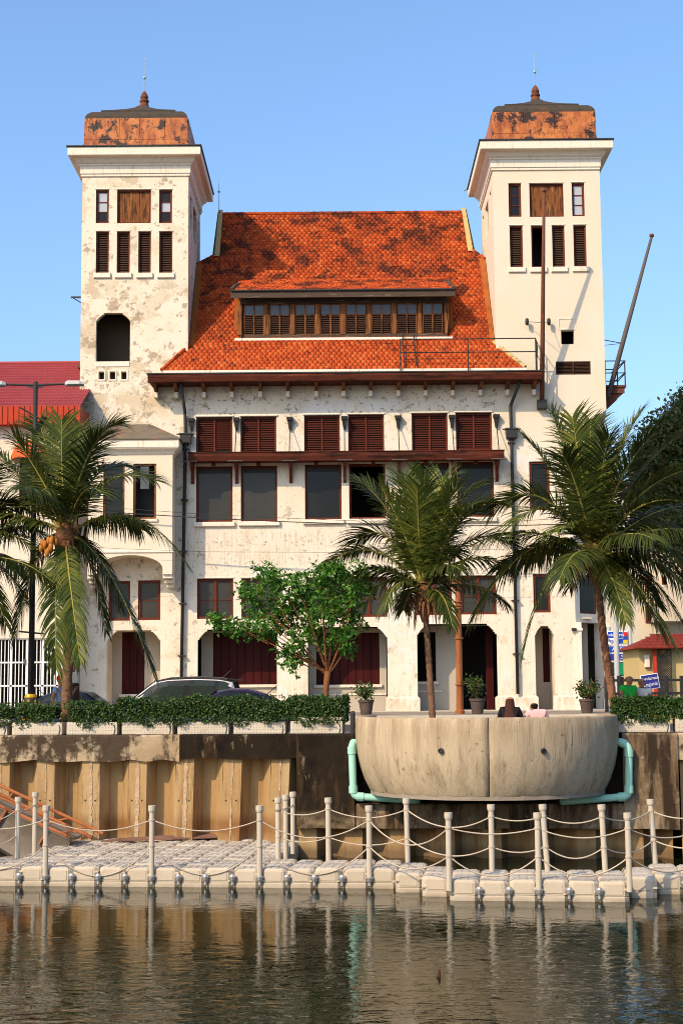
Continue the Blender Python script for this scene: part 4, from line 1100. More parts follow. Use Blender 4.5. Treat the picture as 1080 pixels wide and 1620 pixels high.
# ---- eave: pale strip, boards, brackets
xe0, xe1 = at(232, 598, YF - 1.25).x, at(859, 590, YF - 1.25).x
mb = MB(); mb.box(at(258, 588, YE).x, at(832, 588, YE).x, YE - .10, YE + .15, zE0 - .16, zE0 - .02); part(mb, 'eave_fillet', M['trim'])
mb = MB(); mb.box(xe0, xe1, YF - 1.30, YF + .05, zE0 - .22, zE0 - .165); part(mb, 'eave_deck', M['black_iron'])
zg0, zg1 = at(540, 601, YF - 1.3).z, zE0 - .225
nb = 7
for k in range(nb):
    a, b = xe0 + .05 + (xe1 - xe0 - .1) * k / nb, xe0 + .05 + (xe1 - xe0 - .1) * (k + 1) / nb
    mb = MB(); dy = random.uniform(0, .012)
    mb.rings([[Vector((x, YF - 1.28 + dy, zg1 - .02)), Vector((x, YF - 1.28 + dy, zg1 - .12)), Vector((x, YF - 1.22 + dy, zg0)), Vector((x, YF - 1.0, zg0 - .02)), Vector((x, YF - 1.0, zg1 - .02))] for x in (a + .002, b - .002)])
    part(mb, 'gutter_board', M['gutter'])
mb = MB(); mb.box(xe0 + .1, xe1 - .1, YF - .99, YF - .003, zg0 - .0, zg0 + .05); part(mb, 'soffit', M['gutter'])
for px in (246, 278, 322, 366, 411, 455, 500, 543, 586, 630, 673, 716, 760, 803, 845):
    x = at(px, 605, YF - .6).x; z = zg0 - .003
    mb = MB(); mb.prism([(x - .075, YF - .98, z), (x - .075, YF - .9, z - .12), (x - .075, YF - .35, z - .28), (x - .075, YF - .002, z - .42), (x - .075, YF - .002, z)], (.15, 0, 0))
    part(mb, 'eave_bracket', M['wood'])
    mb = MB(); mb.bbox(x - .085, x + .085, YF - .36, YF - .001, z - .56, z - .30, .02); part(mb, 'corbel_stone', M['trim'])

# ---- long dormer
YD = YF + 0.62
dx0, dx1 = at(380, 510, YD).x, at(707, 505, YD).x
dz0, dz1 = at(540, 536, YD).z, at(540, 466, YD).z
tm = t_of_py(442); ym, zm_ = slope_at(tm)
for X, s in ((dx0, -1), (dx1, 1)):
    mb = MB()
    pts = [(X, YD, dz0 - .3), (X, YD, dz1), (X, ym, zm_ - .1), (X, YB + (YR - YB) * .02, dz0 - .3)]
    mb.prism(pts if s > 0 else pts[::-1], (-s * .08, 0, 0))
    part(mb, 'dormer_cheek', M['flash'])
for X, s in ((dx0, -1), (dx1, 1)):
    mb = MB()
    mb.box(min(X, X + s * .30), max(X, X + s * .30), YD + .35, YD + .42, dz0 - .02, dz1)
    part(mb, 'dormer_flashing', M['flash'])
mb = MB(); mb.box(dx0 + .0, dx1, YD + .12, YD + .20, dz0, dz1 + .1); part(mb, 'dormer_shade_sheet', M['dark_room'])  # dark sheet in place of the shade behind the dormer windows
mb = MB(); mb.bbox(dx0 - .25, dx1 + .25, YD - .16, YD + .1, dz0 - .10, dz0 + .03, .02); part(mb, 'dormer_sill', M['trim'])
mb = MB(); mb.box(dx0, dx1, YD - .04, YD + .1, dz0 + .035, dz0 + .19); mb.box(dx0, dx1, YD - .02, YD + .1, at(540, 480, YD).z, dz1 + .02); part(mb, 'dormer_beam', M['wood_grey'])
dwin = ((386, 417.6), (426.5, 458.5), (466.8, 498.5), (506.8, 538.5), (546.8, 578.9), (587.7, 619), (627.7, 658.9), (668, 700))
posts = [380] + [(dwin[i][1] + dwin[i + 1][0]) / 2 for i in range(7)] + [706]
zt_, zb_ = at(540, 480.5, YD).z, dz0 + .19
for i, px in enumerate(posts):
    x = at(px, 505, YD).x; hw = .11 if 0 < i < 8 else .10
    mb = MB(); mb.bbox(x - hw, x + hw, YD - .06, YD + .1, zb_ + .002, zt_ - .002, .02); part(mb, 'dormer_post', M['wood'])
for (a, b) in dwin:
    x0, x1 = at(a, 505, YD).x, at(b, 505, YD).x; xm = (x0 + x1) / 2; zmid = at(540, 498, YD).z
    mb = MB(); frame_ring(mb, x0, x1, zb_ + .003, zt_ - .003, YD + .0, YD + .08, .035); mb.box(xm - .028, xm + .028, YD - .01, YD + .08, zb_ + .04, zt_ - .04); mb.box(x0 + .035, x1 - .035, YD + .0, YD + .075, zmid - .03, zmid + .03)
    w = part(mb, 'dormer_window', M['wood'])
    mb = MB(); slats(mb, x0 + .03, xm - .028, zb_ + .03, zmid - .03, YD + .015, 10); slats(mb, xm + .028, x1 - .03, zb_ + .03, zmid - .03, YD + .015, 10); tag(part(mb, 'louvre_slats', M['slat_old'], w), kind='stuff')
    for (p_, q_) in ((x0 + .035, xm - .028), (xm + .028, x1 - .035)):
        mb = MB(); mb.box(p_, q_, YD + .04, YD + .055, zmid + .03, zt_ - .035); part(mb, 'pane', M['pane_grey'], w)
ye = YD - .62; ze = at(540, 459, ye).z
rx0, rx1 = at(366, 459, ye).x, at(718, 456, ye).x
class P2:
    length = math.hypot(ym - ye, zm_ - ze)
    def __call__(s, d):
        ty, tz = (ym - ye) / s.length, (zm_ - ze) / s.length
        return ye + ty * d, ze + tz * d, ty, tz
p2 = P2()
ty, tz = (ym - ye) / p2.length, (zm_ - ze) / p2.length
mb = MB(); mb.prism([(rx0, ye, ze - .03), (rx1, ye, ze - .03), (rx1, ym, zm_ - .03), (rx0, ym, zm_ - .03)], (0, .0, -.09)); dr = part(mb, 'dormer_roof', M['wood_grey'])
lay_tiles('roof_tiles', p2, lambda d: rx0 + .05 + d * .04, lambda d: rx1 - .05 - d * .04, 0.16, 0.16, M['tile'], dr, thick=.05)
mb = MB(); mb.box(rx0 - .04, rx1 + .04, ye - .05, ye - .003, ze - .34, ze - .0); part(mb, 'dormer_fascia', M['wood_grey'], dr)
mb = MB(); mb.tube([(rx0, ye - .08, ze - .01), (rx1, ye - .08, ze - .01)], .05, 8); part(mb, 'dormer_gutter', M['black_iron'], dr)
for X, s in ((rx0, -1), (rx1, 1)):
    mb = MB(); mb.tube([(X, ye - .05, ze + .03), (X - s * .10, ye + ty * 1.1, ze + tz * 1.1 + .07), (X - s * .28, ye + ty * 2.1, ze + tz * 2.1 + .04)], [.10, .09, .06], 8); part(mb, 'dormer_hip', M['wood_grey'], dr)

# ---- railing along the eave, roof ladder
rail = empty('roof_railing', (at(740, 590, YF - 1.2).x, YF - 1.2, zE0 - .16))
tag(rail, 'thin black iron railing along the right half of the eave', 'railing')
yr_ = YF - 1.22; zr0, zr1, zr2 = zE0 - .162, at(740, 536, yr_).z, at(740, 557, yr_).z
xs_ = [at(px, 560, yr_).x for px in (633, 740, 847)]
for x in xs_:
    mb = MB(); mb.tube([(x, yr_, zr0), (x, yr_, zr1)], .03, 6); mb.build('rail_post', M['black_iron'], rail)
for z in (zr1, zr2):
    mb = MB(); mb.tube([(xs_[0], yr_, z), (xs_[2], yr_, z), (xs_[2] + .25, YF - .05, z)], .027, 6); mb.build('rail_bar', M['black_iron'], rail)
mb = MB(); mb.tube([(xs_[2], yr_, zr0), (xs_[2] + .25, YF - .05, zr1)], .022, 6); mb.tube([(xs_[2] + .12, YF - .6, zr0), (xs_[2] + .12, YF - .6, zr1)], .025, 6); mb.build('rail_brace', M['black_iron'], rail)
lad = empty('roof_ladder', (at(645, 580, YE).x, YE, zE0))
tag(lad, 'small dark iron ladder lying on the tiles below the dormer', 'ladder')
a0, a1 = Vector((at(640, 580, YE).x, YE - .1, zE0 + .1)), Vector((at(636, 531, YD).x, YD - .16, dz0 + .25)); off = Vector((.52, 0, 0))
for q in (Vector((0, 0, 0)), off):
    mb = MB(); mb.tube([a0 + q, a1 + q], .03, 6); mb.build('ladder_rail', M['black_iron'], lad)
for k in range(1, 5):
    f = k / 5; mb = MB(); mb.tube([a0.lerp(a1, f), a0.lerp(a1, f) + off], .018, 6); mb.build('rung', M['black_iron'], lad)

# ---- canopy between second and third floors
cx0, cx1 = at(297.5, 722, YF - 1.0).x, at(797, 716, YF - 1.0).x
zc0, zc1 = at(547, 728, YF - 1.05).z, at(547, 715, YF - 1.05).z
for k in range(6):
    a, b = cx0 + (cx1 - cx0) * k / 6, cx0 + (cx1 - cx0) * (k + 1) / 6
    mb = MB(); dz = random.uniform(-.012, .012)
    mb.rings([[Vector((x, YF - 1.05, zc1 + dz)), Vector((x, YF - 1.05, zc1 - .16 + dz)), Vector((x, YF - .98, zc0 + dz)), Vector((x, YF - .9, zc0 + dz)), Vector((x, YF - .9, zc1 + dz))] for x in (a + .002, b - .002)])
    part(mb, 'canopy_board', M['gutter'])
mb = MB(); mb.box(cx0 - .02, cx1 + .02, YF - 1.08, YF - .002, zc1 + .015, zc1 + .05); part(mb, 'canopy_deck', M['gutter'])
mb = MB(); mb.box(cx0 + .1, cx1 - .1, YF - .895, YF - .004, zc0 + .06, zc0 + .10); part(mb, 'canopy_soffit', M['gutter'])
for px in (304, 374, 459.7, 545, 631, 717, 786):
    x = at(px, 740, YF - .3).x
    z = zc0 + .055
    mb = MB(); mb.prism([(x - .07, YF - .85, z), (x - .07, YF - .8, z - .15), (x - .07, YF - .5, z - .30), (x - .07, YF - .22, z - .38), (x - .07, YF - .12, z - .85), (x - .07, YF - .002, z - .95), (x - .07, YF - .002, z)], (.14, 0, 0)); part(mb, 'canopy_bracket', M['redwood'])
for px in (338, 409, 500, 590, 673, 752):
    x = at(px, 735, YF - .3).x
    mb = MB(); mb.bbox(x - .09, x + .09, YF - .5, YF - .3, zc0 - .12, zc0 + .058, .02); part(mb, 'canopy_block', M['redwood'])
for px in (303, 374, 458.5, 544.5, 629.5, 714.5, 784.5):
    py = 664 - (px - 303) * .0125
    q = at(px, py, YF - .12)
    mb = MB()
    mb.rings([[Vector((q.x + a * w, YF - .002 - d * (1 if k < 2 else 0), q.z + z)) for k, (a, d) in enumerate(((-1, dd), (1, dd), (1, 0), (-1, 0)))] for w, dd, z in ((.05, .12, -.52), (.11, .22, -.12), (.13, .26, -.10), (.15, .28, .0), (.15, .28, .06))])
    an = part(mb, 'tie_rod_anchor', M['black_iron'])
    mb = MB(); mb.tube([(q.x, YF - .12, q.z - .3), (q.x + .0, YF - .98, zc1 + .05)], .022, 6); part(mb, 'tie_rod', M['black_iron'], an)
    mb = MB(); mb.bbox(q.x - .35, q.x + .35, YF - 1.07, YF - .9, zc0 - .01, zc0 + .03, .01); part(mb, 'rod_plate', M['grey_iron'], an)

# ---- oriel bay on the left wing
bp_ = 1.5; YO = YF - bp_
bx0, bx1 = at(140, 780, YO).x, at(273, 780, YO).x
bzt, bzb = at(205, 716, YO).z, at(205, 909, YO).z
ow = [FR(163.6, 734, 197.5, 822, YO), FR(211, 733.5, 247.5, 821, YO)]
mb = MB()
zar = at(215, 874, YO).z
mb.sheet(bx0, bx1, zar, bzt, YO, ow, .3)
mb.quad((bx1, YO, zar), (bx1, YF, zar), (bx1, YF, bzt), (bx1, YO, bzt)); mb.quad((bx0, YF, zar), (bx0, YO, zar), (bx0, YO, bzt), (bx0, YF, bzt))
# segmental arch below
na = 16; cxm = (bx0 + bx1) / 2; hw = (bx1 - bx0) / 2 - .42; rise = .62; zs = bzb + .25
archp = [(cxm + hw * math.cos(math.pi - math.pi * k / na), zs + rise * math.sin(math.pi * k / na)) for k in range(na + 1)]
for (xa_, za_), (xb_, zb2) in zip(archp, archp[1:]):
    mb.quad((xa_, YO, za_), (xb_, YO, zb2), (xb_, YO, zar), (xa_, YO, zar))
    mb.quad((xa_, YO, za_), (xa_, YF, za_), (xb_, YF, zb2), (xb_, YO, zb2))
for a, b in ((bx0, archp[0][0]), (archp[-1][0], bx1)):
    mb.quad((a, YO, bzb), (b, YO, bzb), (b, YO, zar), (a, YO, zar))
    mb.quad((a, YF, bzb), (b, YF, bzb), (b, YO, bzb), (a, YO, bzb))
    for X in (a, b): mb.quad((X, YO, bzb), (X, YF, bzb), (X, YF, zar), (X, YO, zar))
oriel = part(mb, 'oriel', M['plaster_clean'])
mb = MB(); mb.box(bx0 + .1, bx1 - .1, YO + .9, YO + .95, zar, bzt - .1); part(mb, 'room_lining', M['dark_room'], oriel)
mb = MB(); mb.square(bx0, bx1, YO, YF - .15, [(.0, zar - .02), (.05, zar), (.05, zar + .08), (.0, zar + .11)], False); part(mb, 'string_moulding', M['trim'], oriel)
for X in (bx0, bx1):
    for k in range(3):
        mb = MB(); s = -1 if X == bx0 else 1
        a, b = X - s * .42, X + s * .01; mb.bbox(min(a, b) + k * .05 * (s > 0), max(a, b) - k * .05 * (s < 0), YO + .1 + k * .35, YF - .002, bzb - .18 * (k + 1), bzb - .18 * k - .004, .03); part(mb, 'corbel', M['trim'], oriel)
mb = MB(); mb.square(bx0, bx1, YO, YF - .62, [(.0, bzt - .12), (.06, bzt - .06), (.10, bzt + .02), (.26, bzt + .14), (.28, bzt + .18), (.30, bzt + .20), (.30, bzt + .54)]); part(mb, 'cornice', M['trim'], oriel)
zo = bzt + .545
yt = YF - .05; zt2 = at(208, 673, YF - .1).z
mb = MB()
A_, B_ = (bx0 - .36, YO - .36), (bx1 + .36, YO - .36)
t0, t1 = at(178, 673, YF).x, at(240, 672, YF).x
mb.add([(A_[0], A_[1], zo), (B_[0], B_[1], zo), (B_[0], YF, zo), (A_[0], YF, zo), (A_[0], A_[1], zo + .06), (B_[0], B_[1], zo + .06), (B_[0], YF - .01, zo + .06), (A_[0], YF - .01, zo + .06), (t0, YF - .01, zt2), (t1, YF - .01, zt2), (t0, YF - .5, zt2 - .02), (t1, YF - .5, zt2 - .02)],
       [(3, 2, 1, 0), (0, 1, 5, 4), (1, 2, 6, 5), (3, 0, 4, 7), (4, 5, 11, 10), (5, 6, 9, 11), (7, 4, 10, 8), (10, 11, 9, 8)])
part(mb, 'oriel_roof', M['oriel_lead'], oriel)
for i, (x0, x1, z0, z1) in enumerate(ow):
    mb = MB(); frame_ring(mb, x0, x1, z0, z1, YO + .08, YO + .2, .09); w = part(mb, 'window', M['wood'], B)
    if i == 0:
        mb = MB(); mb.box(x0 + .09, x1 - .09, YO + .13, YO + .15, z0 + .09, z1 - .09); part(mb, 'pane', M['glass'], w)
    else:
        mb = MB(); mb.box(x0 + .3, x1 - .35, YO + .13, YO + .14, z0 + (z1 - z0) * .55, z1 - .09); part(mb, 'pane', M['pane_grey'], w)
    mb = MB(); mb.bbox(x0 - .08, x1 + .08, YO - .07, YO + .05, z0 - .14, z0 - .003, .02); part(mb, 'sill', M['trim'], B)

# ---- rainwater pipes with hopper heads
def rain_pipe(pts, hop, name_label):
    d = empty('rainwater_pipe', (pts[-1].x, pts[-1].y, pts[-1].z))
    tag(d, name_label, 'drainpipe', 'rainwater pipes on the facade')
    mb = MB(); pipe_run(mb, pts, .075); mb.build('pipe', M['black_iron'], d, smooth=True)
    mb = MB(); h = hop
    mb.rings([[Vector((h.x - w, h.y - dd, h.z + z)), Vector((h.x + w, h.y - dd, h.z + z)), Vector((h.x + w, YF - .01, h.z + z)), Vector((h.x - w, YF - .01, h.z + z))] for w, dd, z in ((.10, .08, -.42), (.22, .16, -.34), (.25, .19, -.32), (.25, .19, .05), (.30, .22, .06), (.30, .22, .12))])
    hp = mb.build('hopper', M['black_iron'], d)
    mb = MB(); mb.tube([(h.x - .42, h.y, h.z + .09), (h.x + .42, h.y, h.z + .09)], .03, 6); mb.build('hopper_bar', M['black_iron'], hp)
    top, bot = pts[2].z, pts[-1].z
    for k in range(5):
        z = top + (bot - top) * (k + .25) / 5.0; f = (z - pts[2].z) / (bot - top); x = pts[2].x + (pts[-1].x - pts[2].x) * f
        mb = MB(); mb.box(x - .17, x + .17, pts[2].y - .09, YF - .005, z - .02, z + .02); mb.build('pipe_clip', M['black_iron'], d)
YP = YF - .16
rain_pipe([Vector((at(286, 604, YF - .9).x, YF - .9, zg0 + .02)), at(293, 655, YP), at(293.5, 690, YP), at(286.5, 1100, YP)], at(294, 690, YP), 'black rainwater pipe with hopper beside the oriel bay')
rain_pipe([Vector((at(823, 600, YF - .9).x, YF - .9, zg0 + .02)), at(807, 642, YP), at(808, 680, YP), at(818.5, 1098, YP)], at(808.5, 682, YP), 'black rainwater pipe with hopper under the right end of the eave')

# ---- flagpoles and iron balcony
fp = empty('flagpole', at(857, 642, YF))
tag(fp, 'brown flagpole leaning out in front of the right tower', 'flagpole')
b0 = at(856.5, 640, YF - .15); b1 = at(860, 303, YF - 2.75)
mb = MB(); mb.tube([b0 + (b1 - b0) * f for f in (0, .3, .6, 1)], [.115, .105, .09, .06], 10); mb.build('pole', M['rust_iron'], fp, smooth=True)
mb = MB(); mb.lathe(b1 - Vector((0, 0, .05)), [(0, 0), (.09, .03), (.11, .10), (.08, .17), (0, .19)], 10); mb.build('pole_cap', M['rust_iron'], fp, smooth=True)
mb = MB(); mb.bbox(b0.x - .22, b0.x + .22, YF - .36, YF - .004, b0.z - .22, b0.z + .2, .03); mb.build('pole_socket', M['black_iron'], fp)
for px in (833, 867.5):
    q = at(px, 509, YF - .25)
    mb = MB(); mb.lathe(q - Vector((0, 0, .17)), [(.02, 0), (.08, .04), (.085, .17), (.08, .3), (.02, .34)], 10); mb.build('insulator', M['black_iron'], fp, smooth=True)
    c = b0.lerp(b1, .39); mb = MB(); mb.tube([q, c], .014, 6); mb.tube([q, Vector((q.x, YF, q.z))], .02, 6); mb.build('stay', M['black_iron'], fp)
ib = empty('iron_balcony', at(965, 640, YF + 1.0))
tag(ib, 'small rusty iron balcony on the outer side of the right tower', 'balcony')
by0, by1 = YF + .7, YF + 2.6
xb0, xb1 = XR + .003, at(990, 610, YF + .7).x
zb0 = at(975, 609, YF + .7).z
mb = MB(); mb.box(xb0, xb1, by0, by1, zb0 - .10, zb0); mb.build('deck', M['rust_iron'], ib)
mb = MB(); mb.box(xb0, xb1 - .08, by0 + .05, by0 + .12, zb0 - .38, zb0 - .104); mb.build('edge_beam', M['rust_iron'], ib)
for y in (by0 + .13, by1 - .1):
    mb = MB(); mb.prism([(xb0, y, zb0 - .11), (xb1 - .1, y, zb0 - .11), (xb1 - .12, y, zb0 - .36), (xb0, y, zb0 - 1.25)], (0, .06, 0)); mb.build('bracket', M['rust_iron'], ib)
zt3 = at(975, 571, YF + .7).z; zm3 = at(975, 590, YF + .7).z
for (x, y) in ((xb0 + .12, by0), (xb1 - .05, by0), (xb1 - .05, by1), (xb0 + .12, by1)):
    mb = MB(); mb.tube([(x, y, zb0), (x, y, zt3)], .03, 6); mb.build('rail_post', M['black_iron'], ib)
for z in (zt3, zm3):
    mb = MB(); mb.tube([(xb0, by0, z), (xb1 - .02, by0, z), (xb1 - .02, by1, z), (xb0, by1, z)], .026, 6); mb.build('rail_bar', M['black_iron'], ib)
mb = MB(); mb.tube([(xb0 + .4, by0, zm3), (xb1 - .05, by0, zt3)], .026, 6); mb.tube([(xb0 + .35, by0, zb0), (xb1 - .05, by0, zm3)], .026, 6); mb.build('rail_brace', M['black_iron'], ib)
f2 = empty('flagpole', at(961, 630, YF + .5))
tag(f2, 'bare grey flagpole slanting out to the right of the right tower', 'flagpole')
c0, c1 = at(961, 628, YF + .55), at(1030, 374, YF + .9)
mb = MB(); mb.tube([c0, c0.lerp(c1, .4), c1], [.12, .11, .065], 10); mb.build('pole', M['grey_iron'], f2, smooth=True)
mb = MB(); mb.lathe(c1 - Vector((0, 0, .05)), [(0, 0), (.1, .03), (.12, .10), (.08, .17), (0, .19)], 10); mb.build('pole_cap', M['rust_iron'], f2, smooth=True)
c = c0.lerp(c1, .33); mb = MB(); mb.tube([c, Vector((XR, YF + .4, c.z + .12))], .02, 6); mb.tube([c, Vector((XR, YF + 1.6, c.z + .10))], .014, 6); mb.build('stay', M['black_iron'], f2)
# iron bracket on the outer side of the left tower
q = at(113, 471, YF + .8); mb = MB(); mb.box(q.x, XL, YF + .7, YF + .76, q.z - .04, q.z + .04); mb.tube([(q.x + .12, YF + .73, q.z - .04), (XL, YF + .73, q.z - .34)], .025, 6); part(mb, 'iron_bracket', M['black_iron'])
# ------------------------------------------------------------------ neighbour on the left: white house with red metal roof
LB = empty('shop_house', (at(40, 1110, YF - .2).x, YF - .2, 0))
tag(LB, 'white house with red sheet metal roof left of the towers', 'building')
YL = YF - 1.9                                         # its front stands forward of the tower
lx0, lx1 = at(-150, 900, YL).x, XL - .05
lz1 = at(60, 672, YL).z
gate_o = FR(-40, 1010, 93, 1112, YL); gate_o = (gate_o[0], gate_o[1], 0.0, gate_o[3], .4)
lw_o = FR(31, 724, 66, 800, YL); lw2 = FR(-60, 724, -25, 800, YL)
mb = MB(); mb.sheet(lx0, lx1, 0, lz1 + .3, YL, [gate_o, lw_o, lw2], .3)
mb.quad((lx1, YL, 0), (lx1, YF, 0), (lx1, YF, lz1 + .3), (lx1, YL, lz1 + .3)); mb.quad((lx0, YF + 9, 0), (lx0, YL, 0), (lx0, YL, lz1), (lx0, YF + 9, lz1))
mb.build('wall', M['plaster_clean'], LB)
mb = MB(); mb.box(lx0, lx1, YL + 3.5, YL + 3.6, 0, lz1); mb.build('inner_wall', M['dark_room'], LB)
for (x0, x1, z0, z1) in (lw_o, lw2):
    mb = MB(); frame_ring(mb, x0, x1, z0, z1, YL + .1, YL + .2, .08); w = mb.build('window', M['redwood'], LB)
    mb = MB(); mb.box(x0 + .08, x1 - .08, YL + .14, YL + .16, z0 + .08, z1 - .08); mb.build('pane', M['glass'], w)
# red canvas hood over the window: ribbed quarter dome
def hood(xc, zb, r, dpt, parent):
    mb = MB(); n, k = 8, 6; rings = []
    for i in range(k + 1):
        b = (math.pi / 2) * i / k
        rings.append([Vector((xc + r * math.cos(math.pi * j / n) * math.cos(b), YL - .01 - dpt * math.sin(math.pi * j / n) * math.cos(b), zb + r * 1.05 * math.sin(b))) for j in range(n + 1)])
    for i in range(k):
        for j in range(n): mb.quad(rings[i][j + 1], rings[i][j], rings[i + 1][j], rings[i + 1][j + 1])
    return mb.build('awning', M['awning'], parent)
hood(at(49, 725, YL).x, at(49, 726, YL - .4).z, .86, .9, LB); hood((lw2[0] + lw2[1]) / 2, at(49, 726, YL - .4).z, .86, .9, LB)
# fascia of upright red metal pans with standing seams
yfz = YL - .55; fx0, fx1 = lx0 - .2, at(126, 658, yfz).x
fz0, fz1 = at(60, 671, yfz).z, at(60, 642, yfz).z
pw = .245; n = int((fx1 - fx0) / pw)
for k in range(n):
    a = fx1 - (k + 1) * pw
    if at(-30, 650, yfz).x > a: continue
    mb = MB(); mb.box(a + .012, a + pw - .012, yfz, yfz + .03, fz0, fz1); mb.box(a - .012, a + .012, yfz - .035, yfz + .03, fz0 - .01, fz1 + .01)
    mb.build('fascia_pan', M['red_fascia'], LB)
mb = MB(); mb.box(fx1 - .02, fx1 + .02, yfz - .02, YF - .02, fz0, fz1); mb.box(fx0, fx1, yfz + .035, YL, fz0 + .02, fz0 + .06); mb.build('fascia_return', M['red_fascia'], LB)
# roof of pressed sheets: rows of steps running up the slope
ry0, ry1 = yfz + .02, YF + 4.6
rz0, rz1 = fz1 - .02, at(60, 575, YF + 4.6).z
rows = 16
mb = MB()
for k in range(rows):
    a, b = k / rows, (k + 1) / rows
    ya, yb = ry0 + (ry1 - ry0) * a, ry0 + (ry1 - ry0) * b; za, zb = rz0 + (rz1 - rz0) * a, rz0 + (rz1 - rz0) * b
    nseg = 70
    for j in range(nseg):
        x0 = lx0 - .2 + (fx1 + .05 - lx0 + .2) * j / nseg; x1 = lx0 - .2 + (fx1 + .05 - lx0 + .2) * (j + 1) / nseg; xm = (x0 + x1) / 2
        up = .045
        # a shallow pan between two rolls
        mb.add([(x0, ya, za + .04), (xm, ya, za + up + .04), (x1, ya, za + .04), (x0, yb, zb), (xm, yb, zb + up), (x1, yb, zb), (x0, ya, za - .0), (xm, ya, za + .0), (x1, ya, za - .0)],
               [(0, 1, 4, 3), (1, 2, 5, 4), (6, 7, 1, 0), (7, 8, 2, 1)])
tag(mb.build('roof_sheets', M['red_sheet'], LB), kind='stuff')
mb = MB(); mb.quad((lx0 - .2, ry1, rz1), (fx1 + .05, ry1, rz1), (fx1 + .05, ry1 + 5, rz0), (lx0 - .2, ry1 + 5, rz0)); mb.build('rear_roof', M['red_sheet'], LB)
mb = MB(); mb.tube([(lx0 - .2, ry1, rz1 + .02), (fx1 + .05, ry1, rz1 + .02)], .09, 8); mb.build('ridge_cap', M['red_sheet'], LB)
# white barred gate
G = empty('security_gate', ((gate_o[0] + gate_o[1]) / 2, YL + .1, 0))
tag(G, 'white barred metal gate across the entrance of the left house', 'gate')
gx0, gx1, gz0, gz1 = gate_o[0] + .02, gate_o[1] - .02, .05, gate_o[3] - .02
yg = YL + .12
nb_ = int((gx1 - gx0) / .155)
bar_me = None
for k in range(nb_ + 1):
    x = gx0 + .03 + (gx1 - gx0 - .06) * k / nb_
    mb = MB(); mb.box(x - .018, x + .018, yg, yg + .03, gz0, gz1)
    if bar_me is None:
        o = mb.build('bar', M['white_paint'], G); bar_me = o.data
    else:
        link(bpy.data.objects.new('bar', bar_me), 'bar', G, Matrix.Translation((x, yg + .015, gz0)))
for px in (-22, 18, 43, 68, 91):
    x = at(px, 1060, yg).x
    if gx0 < x < gx1:
        mb = MB(); mb.box(x - .05, x + .05, yg - .03, yg - .003, gz0, gz1); mb.build('gate_post', M['white_paint'], G)
for py in (1011, 1048, 1085):
    z = at(40, py, yg).z; mb = MB(); mb.box(gx0, gx1, yg - .025 - .001 * py % .01, yg - .004, z - .035, z + .035); mb.build('gate_rail', M['white_paint'], G)
q = at(39.5, 1047, yg - .05); mb = MB(); mb.bbox(q.x - .05, q.x + .05, yg - .08, yg - .035, q.z - .12, q.z + .12, .01); mb.build('lock', M['grey_iron'], G)

# ------------------------------------------------------------------ far right: houses, kiosk, fence, signs
RB = empty('terrace_house', (at(1050, 1100, 100).x, 100, -.3))
tag(RB, 'cream rendered house with a sloping parapet behind the right palm', 'building')
Yr = 100.0
x0, x1 = at(1004, 900, Yr).x, at(1210, 900, Yr).x
zz0, zz1 = at(1012, 868, Yr).z, at(1062, 848, Yr).z
mb = MB(); Lz = zz1 + (zz1 - zz0) * 1.6
mb.add([(x0, Yr, -.3), (x1, Yr, -.3), (x1, Yr, Lz), (x0, Yr, zz0), (x0, Yr + 12, -.3), (x1, Yr + 12, -.3), (x1, Yr + 12, Lz), (x0, Yr + 12, zz0)], [(0, 1, 2, 3), (4, 0, 3, 7), (3, 2, 6, 7), (1, 5, 6, 2)])
mb.build('wall', M['plaster_clean'], RB)
mb = MB(); mb.prism([(x0 - .4, Yr - .5, zz0), (x1, Yr - .5, Lz), (x1, Yr - .5, Lz + .5), (x0 - .4, Yr - .5, zz0 + .5)], (0, 1.0, 0)); mb.build('cornice', M['trim'], RB)
for px in (1020, 1046, 1072):
    for (pa, pb) in ((912, 935), (960, 985)):
        a, b, c, d = FR(px, pa, px + 10, pb, Yr); mb = MB(); frame_ring(mb, a, b, c, d, Yr - .08, Yr + .02, .12); w = mb.build('window', M['redwood'], RB)
        mb = MB(); mb.box(a + .12, b - .12, Yr - .05, Yr - .01, c + .12, d - .12); mb.build('pane', M['glass'], w)
for px in (1058, 1068, 1078):
    q = at(px, 920, Yr - 1.2); mb = MB(); mb.box(q.x - .14, q.x + .14, Yr - 1.3, Yr - 1.05, at(px, 927, Yr - 1.2).z, at(px, 905, Yr - 1.2).z); mb.build('balcony_pillar', M['trim'], RB)
a, b, c, d = FR(1035, 925, 1120, 1000, Yr - 1.4); mb = MB(); mb.bbox(a, b, Yr - 1.5, Yr - .002, d - 2.4, d, .05); mb.build('balcony', M['plaster_clean'], RB)

FB = empty('red_roofed_house', (at(985, 1000, 115).x, 115, -.3))
tag(FB, 'distant house with a red tiled roof just right of the right tower foot', 'building')
Yd = 118.0
a, b, c, d = FR(966, 770, 1018, 1100, Yd)
mb = MB(); mb.box(a, b, Yd, Yd + 8, -.3, d); mb.build('wall', M['plaster'], FB)
mb = MB(); zt_d = at(990, 748, Yd).z; mb.add([(a - .6, Yd - .6, d - .2), (b + .6, Yd - .6, d - .2), (b + .6, Yd + 8.6, d - .2), (a - .6, Yd + 8.6, d - .2), (a + 1, Yd + 4, zt_d), (b - 1, Yd + 4, zt_d)], [(0, 1, 5, 4), (1, 2, 5), (2, 3, 4, 5), (3, 0, 4), (3, 2, 1, 0)]); mb.build('roof', M['red_tile2'], FB)
for px in (975, 995):
    a2, b2, c2, d2 = FR(px, 800, px + 10, 830, Yd); mb = MB(); mb.box(a2, b2, Yd - .06, Yd - .004, c2, d2); mb.build('window', M['glass'], FB)

